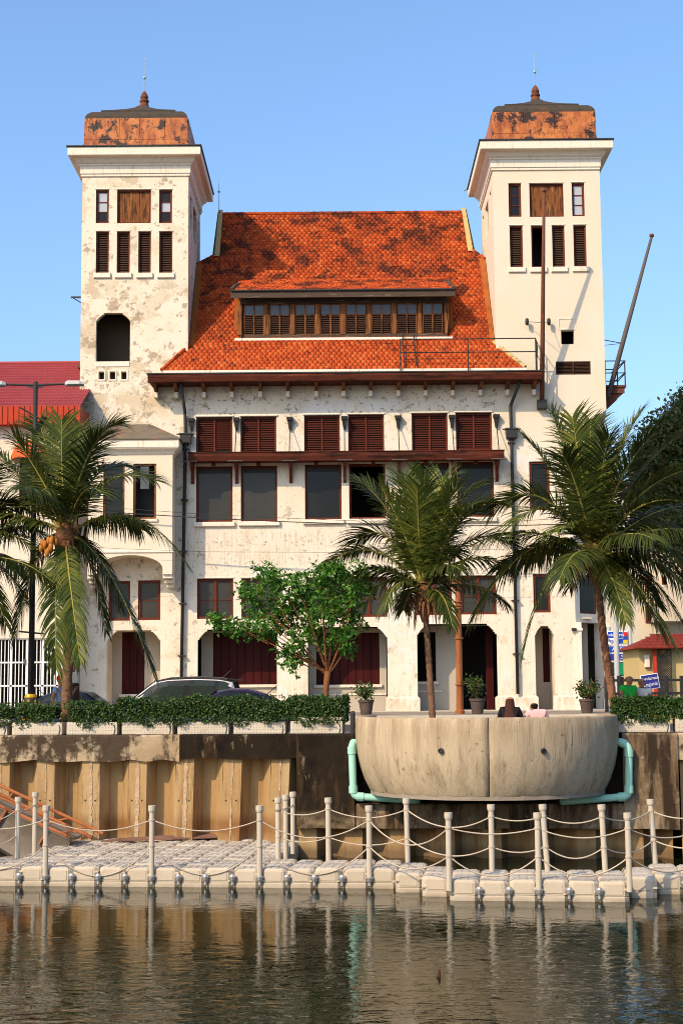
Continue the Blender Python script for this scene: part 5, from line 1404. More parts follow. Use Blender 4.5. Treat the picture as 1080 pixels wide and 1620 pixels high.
K = empty('kiosk', (at(1045, 1100, 55).x, 55, -.3))
tag(K, 'small yellow kiosk with red tiled roof and lattice screen behind the fence', 'kiosk')
Yk = 55.0
a, b, c, d = FR(1010, 1024, 1130, 1112, Yk)
mb = MB(); mb.box(a, b, Yk, Yk + 3, -.3, d); wall_k = mb.build('wall', M['yellow_wall'], K)
zr_a, zr_b = at(1040, 1026, Yk - .5).z, at(1040, 1003, Yk + 1.2).z
mb = MB(); mb.add([(a - .25, Yk - .5, zr_a), (b + .5, Yk - .5, zr_a), (b + .5, Yk + 3.5, zr_a), (a - .25, Yk + 3.5, zr_a), (a + .9, Yk + 1.4, zr_b), (b - .5, Yk + 1.4, zr_b)], [(0, 1, 5, 4), (1, 2, 5), (2, 3, 4, 5), (3, 0, 4), (3, 2, 1, 0)])
kr = mb.build('roof', M['red_tile2'], K)
nrow, ncol = 5, 14                                        # tile courses on the front slope
for r_ in range(nrow):
    f = (r_ + .0) / nrow
    xa, xb = a - .25 + (1.15) * f, b + .5 - 1.0 * f
    for k in range(ncol):
        u0, u1 = xa + (xb - xa) * k / ncol, xa + (xb - xa) * (k + 1) / ncol
        y0_, z0_ = Yk - .5 + 1.9 * f, zr_a + (zr_b - zr_a) * f; y1_, z1_ = Yk - .5 + 1.9 * (f + 1 / nrow), zr_a + (zr_b - zr_a) * (f + 1 / nrow)
        mb = MB(); mb.add([(u0 + .01, y0_, z0_ + .01), (u1 - .01, y0_, z0_ + .01), (u1 - .01, y0_, z0_ + .06), (u0 + .01, y0_, z0_ + .06), (u0 + .01, y1_, z1_ + .02), (u1 - .01, y1_, z1_ + .02)], [(0, 1, 2, 3), (3, 2, 5, 4), (0, 3, 4), (1, 5, 2)]); mb.build('tile', M['red_tile2'], kr)
mb = MB(); q = FR(1019, 1036, 1027, 1056, Yk - .1); mb.bbox(q[0], q[1], Yk - .15, Yk - .003, q[2], q[3], .02); mb.build('meter_box', M['plaster_clean'], K)
q = FR(1033, 1026, 1038, 1112, Yk - .2); mb = MB(); mb.box(q[0], q[1], Yk - .25, Yk - .15, -.3, q[3]); mb.build('post', M['red_paint'], K)
q = FR(1040, 1027, 1062, 1104, Yk - .2); lat = MB(); frame_ring(lat, q[0], q[1], q[2], q[3], Yk - .22, Yk - .18, .03)
for k in range(-16, 22):
    for s in (1, -1):
        t0_, t1_ = q[2], q[3]; w_ = q[1] - q[0]; h_ = q[3] - q[2]
        xs0 = q[0] + (k / 6.0) * w_; pts = []
        xa, za, xb, zb = xs0, t0_, xs0 + s * h_, t1_
        # clip to the panel
        def clip(xa, za, xb, zb):
            if xa > xb: xa, za, xb, zb = xb, zb, xa, za
            if xb <= q[0] or xa >= q[1]: return None
            if xa < q[0]: f = (q[0] - xa) / (xb - xa); za += (zb - za) * f; xa = q[0]
            if xb > q[1]: f = (q[1] - xa) / (xb - xa); zb = za + (zb - za) * f; xb = q[1]
            return xa, za, xb, zb
        r_ = clip(xa, za, xb, zb)
        if r_: lat.tube([(r_[0], Yk - .2, r_[1]), (r_[2], Yk - .2, r_[3])], .014, 4)
lat.build('lattice_screen', M['black_iron'], K)

# black fence with square posts
FN = empty('fence', (at(1030, 1100, 40).x, 40, -.3))
tag(FN, 'low black fence of square posts and two rails in front of the kiosk', 'fence')
Yn = 41.0
for px in (979, 1053, 1078, 1105, 1130):
    x = at(px, 1085, Yn).x; mb = MB(); mb.bbox(x - .055, x + .055, Yn - .055, Yn + .055, -.3, at(px, 1069, Yn).z, .012); mb.build('post', M['black_iron'], FN)
for py in (1076, 1097):
    z = at(1030, py, Yn).z; mb = MB(); mb.box(at(968, py, Yn).x, at(1135, py, Yn).x, Yn - .025, Yn + .025, z - .035, z + .035); mb.build('rail', M['black_iron'], FN)

def text_obj(name, body, size, loc, mat_, parent, rot=(math.pi / 2, 0, 0), align='CENTER', ext=.004):
    cu = bpy.data.curves.new(name, 'FONT'); cu.body = body; cu.size = size; cu.extrude = ext
    cu.align_x = align; cu.align_y = 'CENTER'; cu.materials.append(mat_)
    o = bpy.data.objects.new(name, cu)
    from mathutils import Euler
    me = bpy.data.meshes.new_from_object(o); bpy.data.objects.remove(o); bpy.data.curves.remove(cu)
    if not me.materials: me.materials.append(mat_)
    o = bpy.data.objects.new(name, me)
    tag(o, kind='stuff')
    return link(o, name, parent, Matrix.Translation(loc) @ Euler(rot).to_matrix().to_4x4())
# shop totem
T = empty('shop_totem', (at(982, 1100, 62).x, 62, -.3))
tag(T, 'tall shop totem with blue panels, a colour striped logo and a green disc', 'sign')
Yt = 62.0
def tot(px0, py0, px1, py1, name, m, parent=T, dy=0.0, t=.12):
    a, b, c, d = FR(px0, py0, px1, py1, Yt - dy); mb = MB(); mb.bbox(a, b, Yt - dy, Yt - dy + t, c, d, .01); return mb.build(name, m, parent), (a, b, c, d)
p_, r1 = tot(960, 998, 992.5, 1020, 'panel', M['white_sign'])
for (x0_, x1_, y0_, y1_, mm_) in ((985, 992, 1000, 1006.5, 'red_sign'), (985, 992, 1006.7, 1012, 'blue_sign'), (985, 992, 1012.2, 1018, 'yellow_sign'), (960.5, 984, 999.5, 1009, 'blue_sign'), (978, 985, 1010, 1018, 'blue_sign')):
    tot(x0_, y0_, x1_, y1_, 'logo_field', M[mm_], p_, .02, .015)
q = at(972.5, 1004.5, Yt - .03); text_obj('lettering', 'Indomaret', .17, q, M['white_sign'], p_)
q = at(969.5, 1014, Yt - .03); text_obj('lettering', 'Point', .27, q, M['navy_sign'], p_)
p_, _ = tot(960, 1022.5, 992.5, 1032, 'panel', M['blue_sign'])
q = at(970, 1027.3, Yt - .02); text_obj('lettering', 'A', .2, q, M['white_sign'], p_); q = at(986, 1027.3, Yt - .02); text_obj('lettering', 'BNI', .2, q, M['white_sign'], p_)
p_, _ = tot(960, 1034.5, 992.5, 1045, 'panel', M['navy_sign'])
q = at(986, 1037.5, Yt - .02); text_obj('lettering', 'ATM', .12, q, M['white_sign'], p_); q = at(986, 1042, Yt - .02); text_obj('lettering', '24 JAM', .10, q, M['white_sign'], p_)
p_, _ = tot(960, 1047.5, 994, 1070, 'panel', M['black_iron'])
q = at(983, 1058.5, Yt - .02); mb = MB(); mb.rings([[q + Vector((rr * math.cos(k * math.pi / 10), dy, rr * math.sin(k * math.pi / 10))) for k in range(20)] for rr, dy in ((.24, .018), (.24, 0), (.17, 0), (.17, .012))]); mb.build('green_disc', M['green_sign'], p_)
for px in (962, 995.5):
    q = at(px, 1000, Yt + .1); mb = MB(); mb.tube([(q.x, Yt + .1, -.3), (q.x, Yt + .1, q.z + .2)], .09, 8); mb.build('totem_post', M['grey_pole'], T)
mb = MB(); q = at(985, 1090, Yt); mb.bbox(at(958, 1080, Yt).x, at(997, 1080, Yt).x, Yt + .25, Yt + .5, -.3, at(985, 1071, Yt).z, .02); mb.build('base', M['black_iron'], T)
# pale grey pole beside the trunk
q = at(976, 966, 47); mb = MB(); mb.lathe((at(976.5, 1100, 47).x, 47, -.3), [(.085, 0), (.085, q.z + .3 - .02), (.0, q.z + .3)], 12)
tag(mb.build('sign_pole', M['grey_pole']), 'plain pale grey steel pole behind the right palm trunk', 'pole')
# tilted placard
PL = empty('placard', (at(1033, 1090, 40).x, 40.4, -.3))
tag(PL, 'tilted blue placard with white writing on a thin stick', 'sign')
qc = at(1027.5, 1078.5, 40.4); w2, h2 = .235, .20
Mp = Matrix.Translation(qc) @ Matrix.Rotation(R(-9), 4, 'Y')
mb = MB(); mb.bbox(-w2, w2, 0, .02, -h2, h2, .004, Mp); pb = mb.build('board', M['white_sign'], PL)
mb = MB(); mb.box(-w2 + .018, w2 - .018, -.006, -.001, -h2 + .018, h2 - .018, Mp); mb.build('blue_field', M['navy_sign'], pb)
for i, (s_, z_) in enumerate((('Kendaraan', .085), ('Logistik', -.07))):
    text_obj('lettering', s_, .115 if i == 0 else .125, Mp @ Vector((0, -.010, z_)), M['white_sign'], pb, rot=(math.pi / 2, 0, 0)).matrix_basis = Mp @ Matrix.Translation((0, -.010, z_)) @ Matrix.Rotation(math.pi / 2, 4, 'X')
mb = MB(); mb.tube([(qc.x + .03, 40.45, -.3), (qc.x + .03, 40.45, qc.z)], .018, 6); mb.build('stick', M['wood'], PL)

# ------------------------------------------------------------------ poles and lamps
S = empty('street_lamp', atq(47, 1110, 1.6))
tag(S, 'black double armed street lamp with a gold and black base', 'street lamp')
vb = 1.6; pb0 = atq(46.5, 1105, vb); pb1 = atq(59.5, 604, vb)
pb0 = Vector((pb1.x - .0, pb1.y, .03)) * .5 + Vector((pb0.x, pb0.y, .03)) * .5
px_, py_ = pb0.x, pb0.y
mb = MB(); mb.tube([(px_, py_, .5), (px_, py_, 3.5), (px_, py_, pb1.z)], [.075, .065, .055], 12); mb.build('pole', M['black_iron'], S, smooth=True)
mb = MB(); mb.lathe((px_, py_, .03), [(.24, 0), (.24, .1), (.16, .16), (.13, .3), (.17, .42), (.20, .62), (.17, .80), (.12, .86)], 14); bs_ = mb.build('base', M['black_iron'], S, smooth=True)
for k in range(8):
    th = k * math.pi / 4; c, s_ = math.cos(th), math.sin(th)
    mb = MB(); mb.tube([(px_ + c * rr, py_ + s_ * rr, .03 + z) for rr, z in ((.145, .3), (.185, .42), (.215, .62), (.185, .80))], [.012, .03, .03, .012], 6); mb.build('gold_petal', M['gold'], bs_)
mb = MB(); mb.lathe((px_, py_, .86), [(.14, 0), (.15, .04), (.12, .10)], 12); mb.build('gold_ring', M['gold'], bs_)
za_ = atq(59, 609, vb).z
for s in (-1, 1):
    mb = MB(); mb.tube([(px_, py_, za_), (px_ + s * .75, py_, za_ + .02)], .028, 8); mb.build('arm', M['black_iron'], S)
    mb = MB(); mb.prism([(px_ + s * .04, py_ - .015, za_ - .01), (px_ + s * .22, py_ - .015, za_ - .02), (px_ + s * .12, py_ - .015, za_ - .07), (px_ + s * .04, py_ - .015, za_ - .09)], (0, .03, 0)); mb.build('arm_gusset', M['black_iron'], S)
    mb = MB(); mb.rings([[Vector((px_ + s * x, py_ + y, za_ + z)) for y, z in ((-w, .0), (-w * .8, h), (w * .8, h), (w, .0), (w * .6, -.03), (-w * .6, -.03))] for x, w, h in ((.70, .05, .06), (.78, .10, .09), (1.05, .12, .08), (1.14, .07, .03))])
    mb.build('lamp_head', M['grey_pole'], S)
mb = MB(); mb.tube([(px_ - .36, py_, atq(36, 645, vb).z), (px_ + .25, py_, atq(75, 668, vb).z)], .022, 6); mb.build('banner_bar', M['black_iron'], S)
mb = MB(); zz = atq(40, 1001, vb).z; mb.tube([(px_ - .30, py_, zz + .03), (px_ + .30, py_, zz - .03)], .022, 6); mb.build('banner_bar', M['black_iron'], S)

Y7 = 61.0
CP = empty('lamp_post', (at(728, 1127, Y7).x, Y7, 0))
tag(CP, 'copper brown ringed lamp post standing before the arcade', 'lamp post')
x_ = at(726, 1060, Y7).x; zt = at(725, 935, Y7).z
mb = MB(); mb.lathe((x_, Y7, 0), [(.19, 0), (.19, .12), (.15, .16), (.135, 1.0), (.12, zt - .3), (.11, zt)], 14); mb.build('shaft', M['copper_pole'], CP, smooth=False)
for py in (1083, 962, 958, 952, 1010):
    z = at(726, py, Y7).z; mb = MB(); mb.lathe((x_, Y7, z), [(.15, -.03), (.18, -.02), (.18, .02), (.15, .03)], 14); mb.build('ring', M['copper_pole'], CP)
mb = MB(); mb.lathe((x_, Y7, zt), [(.12, 0), (.2, .05), (.24, .25), (.2, .5), (.1, .6), (.03, .75), (0, .8)], 12); mb.build('lantern', M['copper_pole'], CP)

UP = empty('utility_pole', atq(119, 1110, 4.2))
tag(UP, 'dark brown utility pole with a meter box, right behind the left palm', 'utility pole')
u0 = atq(118.5, 1105, 4.4); u1 = atq(124, 830, 4.4)
mb = MB(); mb.tube([(u0.x, u0.y, -.3), (u0.x, u0.y, u1.z)], [.125, .10], 12); mb.build('shaft', M['utility'], UP)
q = atq(119.5, 1072, 4.2); mb = MB(); mb.bbox(q.x - .09, q.x + .09, q.y - .1, q.y + .05, q.z - .14, q.z + .14, .015); mb.build('meter_box', M['plaster_clean'], UP)
mb = MB(); mb.tube([(q.x + .02, q.y - .05, q.z + .14), (q.x + .03, q.y - .06, q.z + .35), (q.x - .07, q.y - .06, q.z + .46), (q.x - .08, q.y - .03, q.z + 1.6)], .012, 6); mb.build('cable', M['white_paint'], UP)

def cable(lab, pts, r, Y):
    P = [at(px, py, Y) for px, py in pts]
    out = []
    for i in range(len(P) - 1):
        for k in range(8): out.append(P[i].lerp(P[i + 1], k / 8))
    out.append(P[-1])
    mb = MB(); mb.tube(out, r, 5); tag(mb.build('overhead_cable', M['black_iron']), lab, 'cable', 'cables across the facade')
cable('thick black cable sagging across the facade under the second floor windows', [(-80, 790), (60, 803), (187, 811), (330, 820), (440, 825), (560, 829), (700, 832), (830, 831), (900, 829), (1130, 812)], .022, YF - 1.9)
cable('thin upper cable crossing the oriel and the first window bays', [(-80, 775), (130, 797), (187, 804), (330, 814), (460, 820), (560, 824), (760, 828), (1130, 805)], .010, YF - 2.1)
cable('thin lower cable drooping across the facade above the first floor windows', [(-80, 850), (187, 868), (330, 873), (560, 874), (830, 868), (1130, 850)], .008, YF - 1.9)
# ------------------------------------------------------------------ floating dock of plastic blocks
dP = atz(72.3, 1402, WATER_Z + .0)
DU, DV = qu(dP), qv(dP)
TOPZ = WATER_Z + .345
dock = empty('floating_dock', Q(DU, DV, WATER_Z))
tag(dock, 'beige floating dock of square plastic blocks with rope railings', 'dock')
def block_mesh():
    c = .075; h = .248
    def ring(o, z, cc=None):
        cc = c if cc is None else cc; a = h - o
        return [Vector(p) for p in ((-a + cc, -a, z), (a - cc, -a, z), (a, -a + cc, z), (a, a - cc, z), (a - cc, a, z), (-a + cc, a, z), (-a, a - cc, z), (-a, -a + cc, z))]
    mb = MB()
    mb.rings([ring(.012, -.12), ring(0, -.10), ring(0, .075), ring(.010, .082), ring(.010, .09), ring(.002, .097), ring(.0, .285), ring(.008, .315), ring(.028, .338), ring(.05, .345)])
    side = len(mb.F)
    # raised tread plates on the top
    for i in range(3):
        for j in range(3):
            x, y = (i - 1) * .128, (j - 1) * .128
            mb.bbox(x - .056, x + .056, y - .056, y + .056, .338, .352, .004)
    # front, back and side panels, proud of the block
    for k in range(4):
        Mx = Matrix.Rotation(k * math.pi / 2, 4, 'Z')
        mb.bbox(-.150, .150, -.256, -.240, .115, .300, .010, Mx)
    # joining lugs at the corners
    for k in range(4):
        Mx = Matrix.Rotation(k * math.pi / 2, 4, 'Z')
        z = .10 + .045 * k
        mb.bbox(-.252, -.165, -.252, -.165, z, z + .035, .008, Mx)
    me = bpy.data.meshes.new('float_block')
    me.from_pydata([tuple(v) for v in mb.V], [], mb.F)
    me.materials.append(M['dock']); me.materials.append(M['dock_top'])
    me.update()
    for p in me.polygons:
        if p.center.z > .33: p.material_index = 1
    return me
BM_ = block_mesh()
def du_of(px):                                            # column boundary number of a clamp on the dock's front
    return None
cols = {}
for c in range(-6, 23):
    if c < -2: rows = range(0, 3)                          # walkway running out to the left
    elif c < 8: rows = range(0, 11)                        # the wide platform
    elif c < 13: rows = range(0, 3)
    elif c == 13: rows = range(-1, 2)
    elif c == 14: rows = range(-2, 1)
    elif c < 21: rows = range(-3, 0)
    elif c == 21: rows = range(-2, 1)
    else: rows = range(-1, 2)
    cols[c] = rows
for c in range(23, 30): cols[c] = range(-1, 2)
def dock_pt(c, r, z=0.0):
    return Q(DU + c * .5, DV + r * .5, z)
Rq = Matrix.Rotation(-YAW, 4, 'Z')
for c, rows in cols.items():
    for r in rows:
        p = dock_pt(c + .5, r + .5, WATER_Z + random.uniform(-.012, .012))
        o = bpy.data.objects.new('float_block', BM_)
        Mt = Matrix.Translation(p) @ Rq @ Matrix.Rotation(R(random.uniform(-.9, .9)), 4, 'X') @ Matrix.Rotation(R(random.uniform(-.9, .9)), 4, 'Y') @ Matrix.Rotation(random.choice((0, math.pi / 2, math.pi, -math.pi / 2)), 4, 'Z')
        link(o, 'float_block', dock, Mt)
# bolted connectors along the front
conn = None
for c in range(-6, 25):
    if c in (13, 14, 15, 21, 22): continue
    r = cols[c][0]
    p = dock_pt(c, r - .02, WATER_Z)
    if conn is None:
        mb = MB()
        mb.lathe((0, 0, 0), [(.02, .03), (.03, .05), (.03, .115), (.055, .12), (.065, .15), (.058, .155), (.058, .165), (.075, .17), (.078, .195), (.06, .205), (.04, .235), (0, .24)], 12)
        conn = bpy.data.meshes.new('connector'); conn.from_pydata([tuple(v) for v in mb.V], [], mb.F); conn.materials.append(M['steel']); conn.update()
    o = bpy.data.objects.new('connector', conn); link(o, 'connector', dock, Matrix.Translation(p))
# posts
def post(p, h, lean=(0, 0)):
    mb = MB()
    top = p + Vector((lean[0], lean[1], h))
    ax = (top - p)
    mb.tube([p, p + ax * .5, p + ax * .90, p + ax * .905, p + ax * .915, p + ax * .94, p + ax * .998, top], [.050, .050, .050, .053, .062, .070, .070, .060], 14)
    o = mb.build('post', M['post'], dock, smooth=False)
    return top
PZ = WATER_Z + .17
def tops(lst):
    return lst
def P_front(c, r, h=1.30, lean=(0, 0)):
    p = dock_pt(c, r, PZ); return (p, post(p, h, lean))
front = [P_front(-4, -.04), P_front(0, -.04), P_front(4, -.04), P_front(8, -.04), P_front(12, -.04)]
front2 = [P_front(15, -3.04), P_front(18, -3.04), P_front(21, -3.04), P_front(24, -1.04)]
front += front2
def P_px(px, py, h=1.17, lean=(0, 0)):
    p = atz(px, py, TOPZ); p = Vector((p.x, p.y, TOPZ - .06)); return (p, post(p, h + .06, lean))
left_side = [P_px(28, 1357), P_px(55, 1345)]
right_side = [P_px(440, 1360), P_px(452, 1353), P_px(463.5, 1346)]
back = [P_px(519.5, 1361), P_px(645, 1363, lean=(-.02, 0)), P_px(778, 1379), P_px(866, 1379, lean=(-.07, 0)), P_px(957, 1380, lean=(-.04, 0)), P_px(1036, 1367, lean=(-.06, 0)), P_px(1128, 1372)]
def rope(a, b, sag, r=.013):
    pts = []
    for k in range(17):
        t = k / 16; p = a.lerp(b, t); p.z -= sag * 4 * t * (1 - t); pts.append(p)
    mb = MB(); mb.tube(pts, r, 6); mb.build('rope', M['rope'], dock, smooth=True)
    for p in (a,):
        mb = MB(); mb.lathe(p - Vector((0, 0, .02)), [(.056, 0), (.06, .02), (.056, .04)], 10); mb.build('rope_loop', M['rope'], dock)
def at_h(P, f): return P[0].lerp(P[1], f)
for a, b, s1, s2 in zip(front, front[1:], (.18, .20, .20, .32, .36, .10, .16, .2), (.45, .55, .52, .50, .30, .33, .32, .3)):
    rope(at_h(a, .80), at_h(b, .80), s1); rope(at_h(a, .44), at_h(b, .44), s2)
for a, b, s1, s2 in zip(back, back[1:], (.16, .26, .08, .12, .12, .12), (.14, .24, .10, .20, .16, .12)):
    rope(at_h(a, .83), at_h(b, .83), s1); rope(at_h(a, .40), at_h(b, .40), s2)
rope(at_h(right_side[0], .8), at_h(right_side[1], .8), .05); rope(at_h(right_side[1], .8), at_h(right_side[2], .8), .05); rope(at_h(right_side[0], .8), at_h(back[0], .83), .10); rope(at_h(right_side[0], .4), at_h(back[0], .4), .10)
rope(at_h(left_side[0], .8), at_h(left_side[1], .8), .06); rope(at_h(front[0], .8), at_h(left_side[0], .8), .2); rope(at_h(front[0], .44), at_h(left_side[0], .4), .2)

# rusty plate lying at the back of the platform
a = atz(160, 1333, TOPZ + .02); b = atz(350, 1327, TOPZ + .02)
mb = MB(); d = (b - a); nq = QV * .42
ring = [a, b + Vector((0, 0, .01)), b + nq + Vector((0, 0, .08)), a + nq * .6 + QU * .3 + Vector((0, 0, .03))]
mb.prism([v + Vector((0, 0, .01)) for v in ring], (0, 0, .03)); tag(mb.build('steel_plate', M['rust_plate']), 'long rusty steel plate lying on the dock against the sheet piles', 'steel plate')

# gangway sloping down to the dock from the left
gg = empty('gangway', atz(60, 1335, TOPZ))
tag(gg, 'rusty orange framed gangway sloping down to the left end of the dock', 'gangway')
def gp(px, py, v): return atq(px, py, v)
for v, up in ((-1.3, 0), (-.45, 0)):
    sh = 0 if v < -1 else 0
    t0, t1 = gp(-60, 1228, v), gp(146, 1325, v)
    l0, l1 = gp(-60, 1243 + 5, v), gp(112, 1325, v)
    if v > -1:
        t0, t1, l0, l1 = [Vector((p.x, p.y, p.z)) for p in (Q(qu(gp(-60, 1228, -1.3)), v, gp(-60, 1228, -1.3).z), Q(qu(gp(146, 1325, -1.3)), v, gp(146, 1325, -1.3).z), Q(qu(gp(-60, 1248, -1.3)), v, gp(-60, 1248, -1.3).z), Q(qu(gp(112, 1325, -1.3)), v, gp(112, 1325, -1.3).z))]
    mb = MB(); mb.tube([t0, t1], .035, 8); mb.build('handrail', M['gang_rust'], gg)
    mb = MB(); mb.tube([l0, l1], .035, 8); mb.build('lower_rail', M['gang_rust'], gg)
    for f in (.1, .3, .52, .74, .9):
        a, b = t0.lerp(t1, f), l0.lerp(l1, f); mb = MB(); mb.tube([a, b], .022, 6); mb.build('baluster', M['gang_rust'], gg)
    s0, s1 = gp(-60, 1330, v), gp(60, 1350, v)
    if v < -1:
        a = l0.lerp(l1, .42); b = Q(qu(a) - .55, v, a.z - .9); mb = MB(); mb.tube([a, b], .035, 8); mb.build('brace', M['gang_rust'], gg)
        a = l0.lerp(l1, .80); b = Q(qu(a) - .2, v, a.z - .35); mb = MB(); mb.tube([a, b], .025, 8); mb.build('brace', M['gang_rust'], gg)
        mb = MB(); k0, k1 = l0 + QV * .04, l1 + QV * .04; mb.add([k0, k1, Q(qu(k1) - .1, v + .04, TOPZ - .2), Q(qu(k0), v + .04, TOPZ - .35)], [(0, 3, 2, 1)]); mb.prism([k0, Q(qu(k0), v + .04, TOPZ - .3), Q(qu(k1) - .1, v + .04, TOPZ - .1), k1], QV * .02); mb.build('side_sheet', M['gang_panel'], gg)
k0, k1 = gp(-60, 1248, -1.3), gp(112, 1325, -1.3)
mb = MB(); mb.prism([k0 + Vector((0, 0, -.06)), k1 + Vector((0, 0, -.06)), k1 + QV * .85 + Vector((0, 0, -.06)), k0 + QV * .85 + Vector((0, 0, -.06))], (0, 0, .04)); mb.build('tread', M['gang_panel'], gg)

# little brown thing breaking the surface of the canal
p = atz(693, 1545, WATER_Z); mb = MB()
mb.rings([[p + Vector((x + w * math.cos(k * math.pi / 4), .5 * w * math.sin(k * math.pi / 4), z)) for k in range(8)] for x, w, z in ((0, .035, -.05), (0, .032, .0), (.008, .02, .05), (.012, .008, .09))])
tag(mb.build('floating_twig', M['utility']), 'small brown stub poking out of the open water', 'twig')

# ------------------------------------------------------------------ planters along the quay
pl_names = [('left', k) for k in range(7)]
W_, PI_ = 1.13, 1.243
uS = qu(atq(541, 1150, .12))
ordn = ['next to the round terrace, nearest the black pipe', 'second from the round terrace', 'third from the round terrace', 'fourth from the round terrace', 'fifth from the round terrace, before the left palm trunk', 'second from the left edge, before the street lamp', 'leftmost, cut by the left edge of the view']
def planter(u0, label):
    t = empty('planter', Q(u0 + W_ / 2, .4, .062)); tag(t, label, 'planter', 'concrete planters along the quay')
    mb = MB(); vs = []
    def rg(o, z, v0=.12, v1=.72): return [Q(u0 + o, v0 + o, z), Q(u0 + W_ - o, v0 + o, z), Q(u0 + W_ - o, v1 - o, z), Q(u0 + o, v1 - o, z)]
    mb.rings([rg(.012, .062), rg(0, .075), rg(0, .322), rg(.012, .335), rg(.06, .335), rg(.06, .26)])
    mb.build('trough', M['concrete_pale'], t)
    # dimpled front: small round studs in a grid
    st = MB()
    for i in range(17):
        for j in range(4):
            c = Q(u0 + .07 + i * .0618, .118, .105 + j * .058)
            st.add([c + QU * a + Vector((0, 0, b)) for a, b in ((-.017, 0), (0, -.017), (.017, 0), (0, .017))] + [c - QV * .008], [(0, 1, 4), (1, 2, 4), (2, 3, 4), (3, 0, 4)])
    tag(st.build('studs', M['concrete_pale'], t), kind='stuff')
    mb = MB(); mb.prism(rg(.07, .25), (0, 0, .03)); mb.build('soil', M['soil'], t)
    mb = MB(); mb.tube([Q(u0 + W_ - .07 + .03 * abs(math.sin(a)), .108, .08 + .2 * a / 3) for a in (0, .6, 1.2, 1.8, 2.4, 3.0)], .008, 5); mb.build('lifting_loop', M['black_iron'], t)
for k in range(7):
    planter(uS - W_ - k * PI_, 'pale concrete planter ' + ordn[k])
uT = qu(atq(973, 1150, .12))
planter(uT, 'pale concrete planter beside the right palm under the right hedge')
planter(uT + PI_, 'pale concrete planter at the right edge of the view')
# ------------------------------------------------------------------ palms
def bez(a, c, b, t):
    return a * (1 - t) ** 2 + c * 2 * t * (1 - t) + b * t * t
def frond(palm, a, c, b, mat_, leaf=.72, n=54, droop=.55, seed=0, wid=.042):
    rng = random.Random(seed)
    pts = [bez(a, c, b, k / 14) for k in range(15)]
    mb = MB()
    L = sum((pts[i + 1] - pts[i]).length for i in range(14))
    mb.tube(pts, [max(.006, .034 * (1 - k / 14) ** .8) for k in range(15)], 6)
    fr = mb.build('frond', M['rachis'], palm)
    P, Fq = [], []
    up = Vector((0, 0, 1))
    roll = rng.uniform(-.35, .35)
    for i in range(n):
        t = .13 + .87 * (i + rng.random() * .6) / n
        if t > 1: t = 1
        p = bez(a, c, b, t); T = ((c - a) * (1 - t) + (b - c) * t).normalized()
        S = T.cross(up)
        if S.length < .15: S = T.cross(Vector((0.3, 1, 0)))
        S.normalize(); N_ = S.cross(T).normalized()
        S, N_ = (S * math.cos(roll) + N_ * math.sin(roll)), (N_ * math.cos(roll) - S * math.sin(roll))
        prof = math.sin(math.pi * min(1, .12 + .80 * (t - .1) / .9)) ** .6
        for sd in (-1, 1):
            if rng.random() < .07: continue
            dv_ = rng.uniform(.75, 1.25)
            ll = leaf * (.35 + .65 * prof) * rng.uniform(.82, 1.1)
            if t > .93: ll *= .8
            ang = R(20 + 42 * t ** 1.5 + rng.uniform(-6, 6))
            d = (S * sd * math.cos(ang) + T * math.sin(ang) + N_ * rng.uniform(.05, .28)).normalized()
            wv = (T - d * T.dot(d)).normalized() * (wid * rng.uniform(.8, 1.15))
            q = p.copy(); dd = d.copy(); segs = 4; base = len(P)
            for k in range(segs + 1):
                s = k / segs; w = wv * (.55 if k == 0 else (1 - s ** 2.2) * 1.0) * .5
                if k == segs: w = wv * .04
                P.append(tuple(q + w)); P.append(tuple(q - w))
                dd = (dd + Vector((0, 0, -1)) * droop * (.28 + .62 * s) * dv_).normalized()
                q = q + dd * (ll / segs)
            for k in range(segs):
                j = base + k * 2; Fq.append((j, j + 1, j + 3, j + 2))
    numpy_mesh('leaflets', np.array(P), np.array(Fq), mat_, fr)
    return fr
